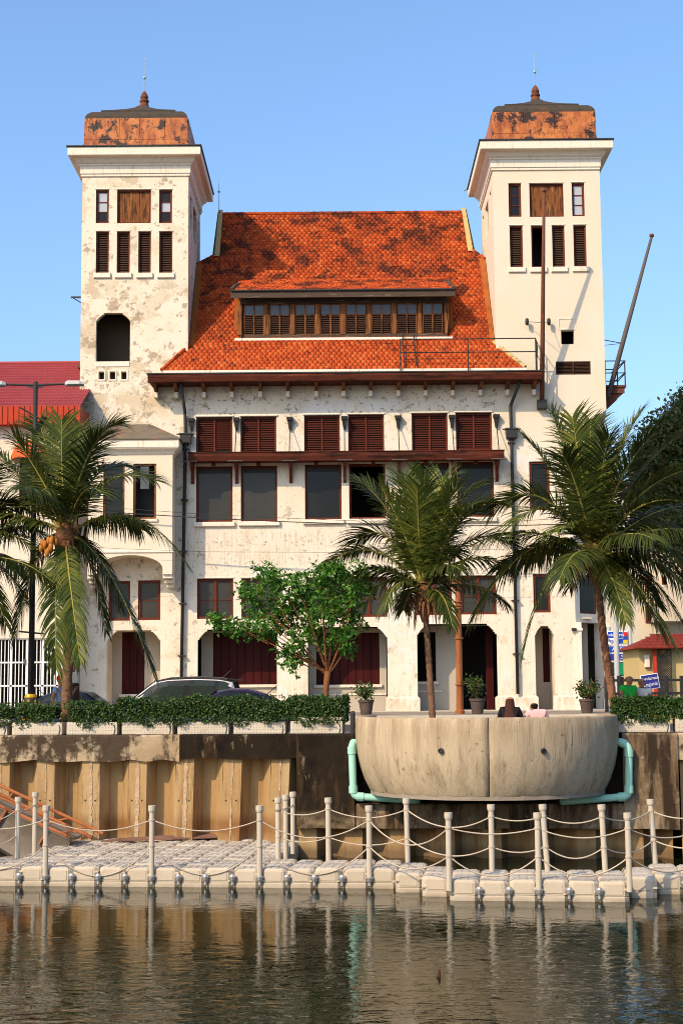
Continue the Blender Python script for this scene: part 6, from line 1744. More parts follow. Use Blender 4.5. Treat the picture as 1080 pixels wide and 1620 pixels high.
def palm(label, base, crown, v, fronds, trunk_m, r0=.15, r1=.11, lean=0.0, nuts=0, sheath=10, seed=1, fill=12, scale=1.0, fib=1.0, grp='coconut palms on the promenade'):
    """base, crown: photographed points; fronds: (tip px, tip py, control px, control py, depth of tip, material)"""
    b0 = atq(base[0], base[1], v); b0 = Vector((b0.x, b0.y, base[2] if len(base) > 2 else .03))
    cr = atq(crown[0], crown[1], v)
    t = empty('coconut_palm', b0); tag(t, label, 'palm tree', grp)
    rng = random.Random(seed)
    n = 34; pts, rad = [], []
    mid = b0.lerp(cr, .5) + Vector((lean, 0, 0))
    for k in range(n + 1):
        f = k / n; p = bez(b0, mid, cr, f); pts.append(p)
        rr = r1 + (r0 - r1) * (1 - f) ** 2.2 + (.07 * max(0, 1 - f * 9))
        rad.append(rr * (1.0 + (.11 if k % 2 else -.07) + rng.uniform(-.02, .02)))
    mb = MB(); mb.tube(pts, rad, 14); mb.build('trunk', trunk_m, t, smooth=True)
    # fibrous crown base and hanging old sheaths
    mb = MB(); mb.rings([[cr + Vector((r_ * math.cos(a) * rng.uniform(.85, 1.15), r_ * math.sin(a), z)) for a in [2 * math.pi * j / 12 for j in range(12)]] for r_, z in ((r1 * .95, -.32 * fib), (r1 * 1.6 * fib, -.12 * fib), (r1 * 1.95 * fib, .08), (r1 * 1.5 * fib, .32), (r1 * .7, .62))])
    mb.build('crown_fibre', M['sheath'], t, smooth=False)
    for k in range(sheath):
        a = rng.uniform(0, 2 * math.pi); o = Vector((math.cos(a), math.sin(a) * .9, 0))
        p0 = cr + o * r1 * 1.2 + Vector((0, 0, rng.uniform(-.05, .22))); p1 = p0 + o * rng.uniform(.18, .42) + Vector((0, 0, rng.uniform(-.05, .22))); p2 = p1 + o * rng.uniform(-.02, .18) + Vector((0, 0, -rng.uniform(.15, .6) * fib))
        side = o.cross(Vector((0, 0, 1))) * rng.uniform(.04, .085)
        mb = MB(); q = [bez(p0, p1, p2, j / 6) for j in range(7)]
        for j in range(6):
            w0, w1 = side * (1 - j / 6.5), side * (1 - (j + 1) / 6.5)
            mb.quad(q[j] - w0, q[j] + w0, q[j + 1] + w1, q[j + 1] - w1)
        mb.build('old_sheath', M['sheath'], t)
    if nuts:
        mb = MB(); mb.tube([cr + Vector((0, -.05, .05)), cr + Vector((-.2, -.25, .08)), cr + Vector((-.38, -.38, -.08))], [.045, .035, .02], 7); mb.build('fruit_stalk', M['sheath'], t)
    for k in range(nuts):
        a = rng.uniform(math.pi * .9, math.pi * 1.6); p = cr + Vector((-.32 + rng.gauss(0, .09), -.36 + rng.gauss(0, .07), -.10 + rng.gauss(0, .08)))
        mb = MB(); mb.lathe(p, [(0, -.10), (.045, -.07), (.06, 0), (.045, .06), (0, .09)], 8); mb.build('coconut', M['coconut'], t, smooth=True)
    extra = []
    for k in range(fill):                                  # fronds that fill the crown all round
        a = 2 * math.pi * (k + rng.random() * .6) / fill; el = R(rng.uniform(5, 62)); ln = rng.uniform(1.9, 2.7) * scale
        dr = Vector((math.cos(a) * math.cos(el), math.sin(a) * math.cos(el), math.sin(el)))
        s0 = cr + Vector((0, 0, .15)); c = s0 + dr * ln * .62 + Vector((0, 0, .15)); b = s0 + dr * ln + Vector((math.cos(a) * .25, math.sin(a) * .25, -ln * rng.uniform(.22, .5)))
        extra.append((s0, c, b))
    for i, (a, c, b) in enumerate(extra):
        frond(t, a, c, b, M[rng.choice(('frond', 'frond_dark', 'frond_dark'))], leaf=.85 * scale, n=86, droop=.6, seed=seed * 300 + i)
    for i, fr in enumerate(fronds):
        tx, ty, cx, cy, dv = fr[:5]; mt = fr[5] if len(fr) > 5 else 'frond'
        lf = fr[6] if len(fr) > 6 else .72
        a = cr + Vector((rng.uniform(-.06, .06), rng.uniform(-.06, .06), .18 + rng.uniform(-.06, .12)))
        c = atq(cx, cy, v + dv * .45); b = atq(tx, ty, v + dv)
        ln = (b - a).length
        c = c + Vector((0, 0, .10 * ln))
        frond(t, a, c, b, M[mt], leaf=min(lf * 1.3, .38 * ln + .2), n=max(46, int(28 * ln)), droop=fr[7] * .8 if len(fr) > 7 else .30, seed=seed * 100 + i)
    return t

D_, Y_ = 'frond_dark', 'frond_dry'
palm('coconut palm by the street lamp with orange fruit in front of the left tower', (104, 1140), (104, 858), 1.05, [
    (-5, 715, 50, 790, .3), (22, 690, 62, 760, -.6, D_), (62, 668, 80, 740, .7, D_), (98, 665, 96, 760, -.2), (128, 676, 112, 750, .8, D_), (30, 740, 60, 770, 1.2, D_),
    (160, 690, 128, 740, -.5, D_), (188, 672, 140, 690, .4), (215, 745, 150, 720, 1.0, D_), (245, 760, 160, 740, -.4, D_), (160, 780, 130, 760, -1.3, D_), (60, 790, 80, 750, -1.4, D_),
    (297, 895, 215, 785, .1, 'frond', .62, .8), (243, 1068, 175, 890, -.2, D_, .62, .7), (168, 1000, 150, 880, .8, D_, .5, .7),
    (-45, 900, 20, 800, .2, D_, .7, .8), (-30, 850, 25, 775, .9, D_), (25, 1010, 50, 870, .1, D_, .6, .8),     (90, 1060, 82, 930, -1.25, 'frond', .55, .8), (128, 1050, 108, 930, -1.3, 'frond', .5, .8), (190, 960, 150, 860, 1.0, D_, .6, .7)],
    M['trunk'], r0=.13, r1=.10, lean=.10, nuts=16, sheath=16, seed=3, fill=3, fib=1.3)
palm('slim coconut palm growing inside the round terrace in front of the arcade', (685, 1165), (671, 952), 1.4, [
    (566, 762, 622, 810, .2, D_), (602, 770, 640, 850, -.5, 'frond'), (640, 752, 652, 850, .5), (672, 748, 664, 850, -.3), (700, 755, 682, 840, .6), (722, 765, 694, 840, -.6), (660, 775, 660, 860, -1.1),
    (762, 768, 712, 800, .2), (800, 800, 735, 790, -.5), (812, 862, 745, 830, .5, D_), (806, 905, 750, 862, -.2, D_, .6, .8), (745, 800, 715, 830, -1.1), 
    (560, 860, 612, 815, .4, D_), (506, 905, 585, 840, .9, Y_, .45, .5), (572, 992, 592, 890, -.2, 'frond', .55, .8), (608, 965, 625, 900, -1.0, D_, .5, .8), (770, 935, 722, 905, -.6, Y_, .5, .8), (630, 870, 650, 850, 1.2, D_), (720, 880, 700, 850, 1.2, D_), (715, 990, 700, 925, -1.0, D_, .45, .8)],
    M['trunk'], r0=.078, r1=.066, lean=.02, nuts=0, sheath=26, seed=5, fill=4, scale=.8, fib=1.45)
palm('coconut palm with a reddish trunk before the right corner of the building', (978, 1150), (942, 892), 1.0, [
    (872, 652, 905, 760, .2), (905, 660, 918, 770, -.5), (934, 668, 930, 760, .6, D_), (962, 690, 946, 770, -.6, D_), (1012, 655, 965, 740, .2), (1030, 690, 975, 760, -.7, D_), (985, 700, 955, 780, .9, D_), (890, 720, 915, 780, -1.1, D_),
    (832, 695, 880, 760, .4), (776, 812, 850, 745, .2), (812, 830, 868, 775, -.9, D_), (745, 985, 835, 830, .0, 'frond', .66, .8), (826, 1040, 862, 880, -.5, 'frond', .55, .8),
    (1120, 740, 1020, 760, .3), (1100, 800, 1010, 780, -.8, D_), (1075, 690, 1000, 760, 1.0, D_), (1150, 930, 1050, 845, .2, 'frond', .7, .8), (1128, 880, 1040, 800, 1.0, D_), (1066, 1025, 990, 890, -.6, 'frond', .62, .9), (1095, 1020, 1020, 880, .3, D_, .62, .9),
    (990, 985, 965, 905, -1.3, 'frond', .5, .8), (900, 930, 920, 870, 1.1, D_, .5, .7), (1000, 860, 970, 830, -1.2, D_), (880, 840, 910, 820, -1.2, 'frond'), (1040, 960, 990, 880, 1.1, D_, .6, .8), (1110, 975, 1030, 850, -.4, 'frond', .65, .8), (1135, 1010, 1050, 870, .6, D_, .65, .8), (1090, 930, 1020, 850, .9, D_, .65, .8), (1050, 1010, 985, 900, .8, D_, .6, .9)],
    M['trunk_red'], r0=.098, r1=.08, lean=-.10, nuts=5, sheath=30, seed=8, fill=8, scale=1.05, fib=1.4)
palm('coconut palm beyond the left edge whose fronds reach into view', (-75, 1140), (-62, 900), 1.2, [
    (35, 800, -20, 790, .2, D_), (52, 870, -5, 820, -.4, D_), (46, 960, 5, 880, .5, D_, .6, .8), (10, 990, -20, 900, -.6, D_, .6, .8), (-40, 700, -55, 800, .3, D_), (-10, 740, -40, 790, -.6, D_), (-120, 740, -80, 800, .2, D_), (-160, 860, -110, 820, .3, D_), (-150, 950, -110, 880, -.3, D_), (-70, 1010, -65, 930, -.9, D_)],
    M['trunk'], r0=.13, r1=.10, lean=.1, nuts=4, sheath=8, seed=11, fill=8)

# ------------------------------------------------------------------ hedges
def hedge(label, u0, u1, zt, v0, v1, n, gaps=(), zb=.30, leaf=.055, wob=.05, ragged=.12):
    t = empty('hedge', Q((u0 + u1) / 2, (v0 + v1) / 2, zb)); tag(t, label, 'hedge')
    w, d, h = u1 - u0, v1 - v0, zt - zb
    faces = np.random.choice(5, n, p=[.52, .30, .06, .06, .06])
    a, b, c = np.random.rand(n), np.random.rand(n), np.random.rand(n) ** 2 * .10
    U = np.where(faces == 2, c / w, np.where(faces == 3, 1 - c / w, a)); 
    Vv = np.where(faces == 0, c / d, np.where(faces == 4, 1 - c / d, b)); 
    Z = np.where(faces == 1, 1 - c / h, np.where(faces == 0, b, np.random.rand(n)))
    Vv = np.where(faces == 0, c / d, Vv)
    u = u0 + U * w
    bump = (np.sin(u * 5.1) + np.sin(u * 11.3 + 1) * .6 + np.sin(u * 2.3 + 2) * .8) * wob * .5
    low = np.sin(u * 3.7 + .5) * ragged * .35 + np.sin(u * 9.1) * ragged * .3
    z = zb + Z * h + bump * Z + low * (1 - Z)
    vv = v0 + Vv * d + np.sin(u * 6.2 + z * 5) * .04 + np.sin(u * 14 + z * 11) * .02
    keep = np.ones(n, bool)
    for g0, g1 in gaps: keep &= ~((u > g0) & (u < g1) & (np.random.rand(n) < .9))
    C = np.array(QO)[None] + u[:, None] * np.array(QU)[None] + vv[:, None] * np.array(QV)[None]; C[:, 2] = z
    out = np.zeros((n, 3)); out[faces == 0] = -np.array(QV); out[faces == 1] = (0, 0, 1); out[faces == 2] = -np.array(QU); out[faces == 3] = np.array(QU)
    # sprigs standing out of the clipped top
    m_ = int(w * 60); us = u0 + np.random.rand(m_) * w; zs = zt + np.random.rand(m_) * .07; vs = v0 + np.random.rand(m_) * d
    C2 = np.array(QO)[None] + us[:, None] * np.array(QU)[None] + vs[:, None] * np.array(QV)[None]; C2[:, 2] = zs
    o2 = np.zeros((m_, 3)); o2[:, 2] = 1.0
    leaf_cloud('foliage', np.concatenate([C[keep], C2]), leaf, M['hedge'], t, np.concatenate([out[keep], o2]), up=.3, aspect=1.7)
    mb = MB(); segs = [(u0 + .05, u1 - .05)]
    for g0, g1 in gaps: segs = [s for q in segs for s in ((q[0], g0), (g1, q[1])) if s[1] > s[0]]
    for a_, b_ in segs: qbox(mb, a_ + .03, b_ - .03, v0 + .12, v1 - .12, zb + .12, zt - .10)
    mb.build('shade_core', M['hedge_core'], t)  # solid dark boxes that paint the shade between the leaves
    for k in range(int(w / .28)):
        q = Q(u0 + .14 + k * .28 + random.uniform(-.06, .06), (v0 + v1) / 2 + random.uniform(-.1, .1), .27); mb = MB(); mb.tube([q, q + Vector((random.uniform(-.06, .06), 0, .3))], .012, 5); mb.build('stem', M['bark'], t)
hu = lambda px, v=.4: qu(atq(px, 1120, v))
hedge('long dense clipped hedge in the planters left of the round terrace', hu(192), hu(549), .84, .06, .80, 15000, wob=.085)
hedge('lower ragged hedge at the far left in front of the dark blue car', hu(-60), hu(186), .74, .08, .74, 8000, gaps=((hu(24), hu(31)), (hu(93), hu(115))), wob=.09, ragged=.2)
hedge('clipped hedge at the right edge beside the right palm', hu(968), hu(1150), .80, .06, .80, 8500)

# ------------------------------------------------------------------ young broadleaf tree
def branch(mb, a, b, r0, r1, bend, n=8):
    mid = a.lerp(b, .5) + bend; mb.tube([bez(a, mid, b, k / n) for k in range(n + 1)], [r0 + (r1 - r0) * k / n for k in range(n + 1)], 7)
vt = 1.35
t = empty('young_tree', atq(517, 1130, vt)); tag(t, 'young bright green leafy tree with orange bark at the end of the long hedge', 'tree')
g = lambda px, py, dv=0.0: atq(px, py, vt + dv)
mb = MB(); b0 = g(516, 1150); b0.z = .03
fork = g(518, 1062)
mb.tube([b0, g(515, 1110), g(516, 1085), fork], [.075, .062, .066, .07], 10); mb.build('trunk', M['bark'], t, smooth=True)
clumps = [(420, 908, .3, 26), (442, 918, -.2, 30), (398, 940, .0, 24), (382, 932, .2, 15), (350, 985, .0, 22), (372, 992, -.3, 20), (338, 978, .1, 13), (398, 990, .2, 26), (420, 985, -.3, 24), (440, 950, .1, 34), (470, 925, -.3, 30), (465, 965, .3, 34), (430, 1002, .1, 20),
          (500, 925, .1, 36), (520, 905, -.2, 28), (545, 915, .3, 32), (572, 905, .0, 22), (535, 898, .3, 24), (560, 935, -.3, 32), (578, 930, .2, 18), (510, 960, -.4, 38), (545, 965, .3, 34), (490, 990, .4, 34), (470, 1010, -.3, 28), (452, 1030, .1, 20), (466, 1050, -.1, 16), (475, 1040, .3, 17), (540, 1000, -.3, 28), (560, 985, .2, 24), (550, 1030, .1, 18), (515, 1010, .5, 26), (480, 955, .8, 34), (530, 945, .9, 34), (410, 960, .4, 22), (448, 985, .6, 26)]
for i, (tip, r) in enumerate((((480, 930), .05), ((530, 910), .055), ((560, 930), .045), ((440, 950), .05), ((400, 985), .042), ((470, 1030), .035), ((550, 1010), .04), ((510, 960), .05))):
    mb = MB(); e = g(tip[0], tip[1], random.uniform(-.3, .4)); branch(mb, fork - Vector((0, 0, .04 * (i % 4))), e, r * .62, .010, Vector(((e.x - fork.x) * .22, random.uniform(-.1, .1), -.05))); br = mb.build('limb', M['bark'], t, smooth=True)
crn = None
C, O = [], []
for (px, py, dv, r) in clumps:
    c = g(px, py, dv); rad = r / 80.0
    mb = MB(); src = fork.lerp(c, .55); branch(mb, src, c, .014, .006, Vector((0, 0, .05)), 4); mb.build('twig', M['bark'], t)
    nc = int(15 * (r / 22.0) ** 2) + 6
    for _ in range(nc):                                    # sprays: a short stalk carrying leaflets on both sides
        d = np.random.normal(size=3); d /= np.linalg.norm(d); d *= np.random.rand() ** .45
        s = np.array(c) + d * rad * np.array((1, 1, .8))
        ax = np.random.normal(size=3); ax[2] -= .35; ax /= np.linalg.norm(ax)
        for k in range(7):
            C.append(s + ax * .035 * k + np.random.normal(size=3) * .012); O.append(d * .5 + np.array((0, 0, .25)))
leaf_cloud('crown', np.array(C), .122, M['leaf_bright'], t, np.array(O), up=.4, aspect=2.1)

# ------------------------------------------------------------------ big dark tree on the right
t = empty('shade_tree', (at(1075, 1090, 84).x, 84, -.3)); tag(t, 'tall dense olive green shade tree at the right edge', 'tree')
Yt2 = 84.0
tb = Vector((at(1090, 1090, Yt2).x, Yt2, -.3)); tf = at(1085, 880, Yt2)
mb = MB(); mb.tube([tb, tb.lerp(tf, .5) + Vector((.2, 0, 0)), tf], [.5, .38, .32], 10); mb.build('trunk', M['bark'], t, smooth=True)
cl = [(1082, 640, 24), (1065, 665, 28), (1040, 690, 32), (1070, 705, 40), (1100, 690, 44), (1020, 720, 26), (1045, 740, 42), (1085, 750, 52), (1015, 765, 30), (1040, 785, 42), (1075, 800, 52), (1110, 780, 56), (1010, 745, 18), (1030, 820, 34), (1065, 845, 42), (1100, 850, 52), (1130, 730, 60), (1150, 820, 60), (1120, 640, 40), (1000, 790, 16)]
C, O = [], []
for (px, py, r) in cl:
    c = at(px, py, Yt2 + random.uniform(-2, 2)); rad = r * Yt2 / F_PX
    mb = MB(); branch(mb, tf.lerp(tb, .12), c, .14, .03, Vector((0, 0, .4)), 5); mb.build('limb', M['bark'], t)
    n = int(r * r * 1.0) + 250
    d = np.random.normal(size=(n, 3)); d /= np.linalg.norm(d, axis=1)[:, None]
    q = np.random.rand(n) ** .33; q *= np.random.uniform(.8, 1.3, n); q *= 1 + .28 * np.sin(d[:, 0] * 7 + d[:, 2] * 9 + px)
    C.append(np.array(c)[None] + d * q[:, None] * rad); O.append(d)
leaf_cloud('crown', np.concatenate(C), .24, M['leaf_olive'], t, np.concatenate(O), up=.5, aspect=1.8)

# ------------------------------------------------------------------ potted plants in front of the arcade
def potted(label, px, py0, py1, Y, hgt, spread, n, taper=True):
    z0 = 0.0; p = at(px, py1, Y); z0 = 0.0
    t = empty('potted_plant', (p.x, Y, z0)); tag(t, label, 'potted plant', 'potted shrubs on the pavement')
    h = at(px, py0, Y).z; r = 12.0 * Y / F_PX
    mb = MB(); mb.lathe((p.x, Y, 0), [(r * .68, 0), (r * .72, .02), (r * .95, h * .82), (r * 1.05, h * .84), (r * 1.07, h), (r * .95, h), (r * .93, h * .88)], 18); mb.build('pot', M['pot'], t, smooth=False)
    mb = MB(); mb.lathe((p.x, Y, h * .88), [(r * .92, 0), (r * .9, .02)], 14); mb.build('soil', M['soil'], t)
    C = []
    for k in range(14):
        a = random.uniform(0, 2 * math.pi); e = Vector((p.x + math.cos(a) * spread * random.uniform(.2, 1), Y + math.sin(a) * spread * .8, h + hgt * random.uniform(.45, 1)))
        s = Vector((p.x, Y, h * .9)); mid = s.lerp(e, .5) + Vector((0, 0, .15))
        mb = MB(); q = [bez(s, mid, e, j / 6) for j in range(7)]; mb.tube(q, .014, 5); mb.build('stem', M['bark'], t)
        for _ in range(n):
            f = random.uniform(.25, 1.05); b = bez(s, mid, e, min(f, 1)); C.append((b.x + random.gauss(0, .11), b.y + random.gauss(0, .11), b.z + random.gauss(0, .09)))
    leaf_cloud('leaves', np.array(C), .13, M['hedge'], t, None, up=.6, aspect=2.0)
potted('straggly low shrub in a dark pot beside the end of the long hedge', 579, 1107, 1127, 61, .62, .55, 26)
potted('rounded shrub in a grey pot beside the copper lamp post', 755, 1105, 1130, 60.5, .85, .52, 34)
potted('bushy shrub in a dark pot before the corner porch', 928, 1106, 1128, 61, .75, .55, 34)
# ------------------------------------------------------------------ cars
def car(label, loc, rz, paint, L_=4.3, W_=1.75, H_=1.65, kind='mpv', roof_m=None):
    t = empty('parked_car', loc, rz); tag(t, label, 'car', 'cars parked behind the hedge')
    X = Matrix.Translation(loc) @ Matrix.Rotation(rz, 4, 'Z')
    w = W_ / 2
    # stations nose -> tail: x, sill z, belt z, belt half width, top z, top half width
    if kind == 'mpv':
        st = [(-.50, .34, .52, .62, .60, .55), (-.485, .26, .62, .80, .72, .66), (-.42, .22, .78, .96, .86, .80), (-.30, .22, .88, 1.0, .97, .86), (-.235, .22, .93, 1.0, 1.02, .86), (-.07, .22, .96, 1.0, 1.56, .70), (.02, .22, .97, 1.0, 1.63, .71), (.20, .22, .98, 1.0, 1.65, .71), (.36, .22, 1.0, 1.0, 1.62, .70), (.445, .22, 1.0, .98, 1.55, .68), (.485, .24, .98, .94, 1.06, .80), (.50, .32, .80, .88, .86, .80)]
        win = [(-.195, -.085), (-.055, .125), (.162, .328), (.355, .42)]
    else:
        st = [(-.50, .34, .50, .62, .56, .55), (-.485, .26, .58, .80, .66, .66), (-.40, .20, .72, .96, .80, .80), (-.26, .20, .82, 1.0, .90, .86), (-.18, .20, .86, 1.0, .93, .86), (-.02, .20, .88, 1.0, 1.36, .68), (.06, .20, .89, 1.0, 1.43, .69), (.18, .20, .90, 1.0, 1.42, .68), (.30, .20, .91, 1.0, 1.28, .66), (.40, .20, .92, .98, .98, .82), (.47, .22, .86, .92, .92, .80), (.50, .32, .70, .84, .76, .76)]
        win = [(-.135, -.03), (-.015, .14), (.15, .27)]
    k = H_ / (1.65 if kind == 'mpv' else 1.43)
    st = [(x * L_, a * k, b * k, hw * w, c * k, tw * w) for x, a, b, hw, c, tw in st]
    rings = []
    for x, a, b, hw, c, tw in st:
        h = [(hw * .90, a), (hw * .99, a + .10), (hw, (a + b) / 2), (hw * .985, b - .02), (hw * .95, b + .02), (tw + .25 * (hw - tw), b + (c - b) * .70), (tw, c - .06 * (c - b) - .02), (tw * .80, c), (tw * .3, c + .015)]
        rings.append([X @ Vector((x, -y, z)) for y, z in h] + [X @ Vector((x, y, z)) for y, z in reversed(h)])
    mb = MB(); mb.rings(rings); body = mb.build('body', paint, t, smooth=True)
    import bisect
    def sec(x):
        xs = [s[0] for s in st]; i = max(0, min(len(st) - 2, bisect.bisect(xs, x) - 1)); f = (x - xs[i]) / (xs[i + 1] - xs[i])
        return [st[i][j] + (st[i + 1][j] - st[i][j]) * f for j in range(6)]
    def side(x, s, sg):
        _, a, b, hw, c, tw = sec(x); y0, z0 = hw * .95, b + .02; y1, z1 = tw + .25 * (hw - tw), b + (c - b) * .70; y2, z2 = tw, c - .06 * (c - b) - .02
        if s < .7: f = s / .7; y, z = y0 + (y1 - y0) * f, z0 + (z1 - z0) * f
        else: f = (s - .7) / .3; y, z = y1 + (y2 - y1) * f, z1 + (z2 - z1) * f
        return X @ Vector((x, sg * (y + .012), z))
    for sg in (-1, 1):
        mb = MB(); a, b = (win[0][0] - .015) * L_, (win[-1][1] + .03) * L_; n = 12
        g_ = [[side(a + (b - a) * i / n, s, sg * .9955) for s in (.0, .35, .68, .97)] for i in range(n + 1)]
        for i in range(n):
            for j in range(3):
                q = (g_[i][j], g_[i + 1][j], g_[i + 1][j + 1], g_[i][j + 1]); mb.quad(*(q if sg < 0 else q[::-1]))
        mb.build('pillar_trim', M['car_trim'], t)
        for (a, b) in win:
            mb = MB(); a, b = a * L_, b * L_; n = 5
            g_ = [[side(a + (b - a) * i / n, s, sg) for s in (.06, .35, .66, .90)] for i in range(n + 1)]
            for i in range(n):
                for j in range(3): 
                    q = (g_[i][j], g_[i + 1][j], g_[i + 1][j + 1], g_[i][j + 1]); mb.quad(*(q if sg < 0 else q[::-1]))
            mb.build('side_window', M['car_glass'], t)
        mb = MB(); p = [X @ Vector((win[0][0] * L_ + .1, sg * (w + .02), st[4][2] + .08)), X @ Vector((win[0][0] * L_ + .1, sg * (w + .2), st[4][2] + .10))]; mb.tube(p, [.07, .09], 8); mb.build('mirror', paint, t)
        mb = MB(); c = X @ Vector((st[1][0] + .06, sg * w * .72, st[1][2] + .06)); mb.lathe(c - Vector((0, 0, .07)), [(0, 0), (.11, .03), (.13, .07), (.10, .12), (0, .14)], 10); mb.build('headlight', M['lamp_clear'], t, smooth=True)
        mb = MB(); c = X @ Vector((st[-1][0] - .02, sg * w * .76, st[-1][2] + .08)); mb.lathe(c - Vector((0, 0, .12)), [(0, 0), (.08, .03), (.10, .12), (.08, .22), (0, .25)], 10); mb.build('tail_light', M['lamp_red'], t, smooth=True)
        for xw in (-.31 * L_, .30 * L_):
            mb = MB(); r = .32; ring = []
            cc = lambda y, rr: [X @ Vector((xw + rr * math.cos(q * math.pi / 10), sg * y, r + rr * math.sin(q * math.pi / 10))) for q in range(20)]
            mb.rings([cc(w - .20, .24), cc(w - .20, .31), cc(w - .17, r), cc(w + .0, r), cc(w + .02, .30), cc(w + .015, .22)]); wh = mb.build('wheel', M['rubber'], t)
            mb = MB(); mb.rings([cc(w + .0, .215), cc(w + .02, .20), cc(w + .005, .12), cc(w + .03, .05)]); mb.build('rim', M['chrome'], wh)
    mb = MB(); i0, i1 = (4, 5)
    f_ = lambda i, s: X @ Vector((st[i][0] - .012, s * (st[i][5] * .90), st[i][4] + .014))
    mb.quad(f_(i0, -1), f_(i0, 1), f_(i1, .96), f_(i1, -.96)); mb.build('windscreen', M['car_glass'], t)
    i0, i1 = (9, 10) if kind == 'mpv' else (8, 9)
    f_ = lambda i, s: X @ Vector((st[i][0] + .012, s * (st[i][5] * .90), st[i][4] + .014))
    mb = MB(); mb.quad(f_(i0, -.96), f_(i0, .96), f_(i1, 1), f_(i1, -1)); mb.build('rear_window', M['car_glass'], t)
    if kind == 'mpv':
        mb = MB(); x = st[9][0]; z = st[9][4]; q = [X @ Vector(v) for v in ((x - .15, -w * .66, z + .03), (x + .16, -w * .60, z - .0), (x + .16, w * .60, z - .0), (x - .15, w * .66, z + .03))]; mb.prism(q, (0, 0, .03)); mb.build('spoiler', paint if roof_m is None else roof_m, t)
    if roof_m:
        mb = MB(); rs = []
        for i in (5, 6, 7, 8, 9):
            x, a, b, hw, c, tw = st[i]; rs.append([X @ Vector((x + (.04 if i == 5 else 0), s * tw * q, c + dz)) for s, q, dz in ((-1, 1.0, -.035), (-1, .8, .012), (-1, .3, .026), (1, .3, .026), (1, .8, .012), (1, 1.0, -.035))])
        for A_, B_ in zip(rs, rs[1:]):
            for j in range(5): mb.quad(A_[j], A_[j + 1], B_[j + 1], B_[j])
        mb.build('roof_panel', roof_m, t, smooth=True)
    mb = MB(); x = st[7][0]; mb.tube([X @ Vector((st[8][0], 0, st[8][4])), X @ Vector((st[8][0] + .25, 0, st[8][4] + .22))], .012, 5); mb.build('aerial', M['black_iron'], t)
    return t
Yc = 43.0
c1 = at(268, 1100, Yc); car('white people carrier with a charcoal roof parked behind the long hedge', Vector((c1.x, Yc, -.30)), -YAW * .5, M['paint_white'], 4.15, 1.72, 1.68, 'mpv', M['paint_dark'])
Yc2 = 40.6
c2 = at(352, 1100, Yc2); car('low plum coloured car overlapping the tail of the people carrier', Vector((c2.x, Yc2, -.30)), -YAW * .5 , M['paint_plum'], 4.0, 1.68, 1.35, 'sedan')
c3 = at(137, 1100, 41.0); car('dark navy blue car behind the low hedge and the left palm trunk', Vector((c3.x, 41.0, -.30)), math.pi - YAW * .5, M['paint_navy'], 3.7, 1.68, 1.34, 'sedan')

# ------------------------------------------------------------------ people
def skin_mesh(name, pts, edges, mat_, parent, X, sub=2):
    """pts: {key: (x, y, z, r)}; one continuous body grown round a posed skeleton"""
    keys = list(pts); idx = {k: i for i, k in enumerate(keys)}
    me = bpy.data.meshes.new(name)
    P = [X @ Vector(pts[k][:3]) for k in keys]; org = P[0].copy()
    me.from_pydata([tuple(p - org) for p in P], [(idx[a], idx[b]) for a, b in edges], [])
    o = bpy.data.objects.new(name, me)
    link(o, name, parent, Matrix.Translation(org))
    md = o.modifiers.new('skin', 'SKIN'); md.use_smooth_shade = True
    sv = me.skin_vertices[0].data if me.skin_vertices else None
    for i, k in enumerate(keys):
        r = pts[k][3]; rr = r if isinstance(r, tuple) else (r, r)
        sv[i].radius = rr; sv[i].use_root = (i == 0)
    sb = o.modifiers.new('smooth', 'SUBSURF'); sb.levels = sub; sb.render_levels = sub
    dg = bpy.context.evaluated_depsgraph_get(); ev = o.evaluated_get(dg)
    m2 = bpy.data.meshes.new_from_object(ev); o.modifiers.clear(); o.data = m2
    m2.materials.clear(); m2.materials.append(mat_)
    for p in m2.polygons: p.use_smooth = True
    return o
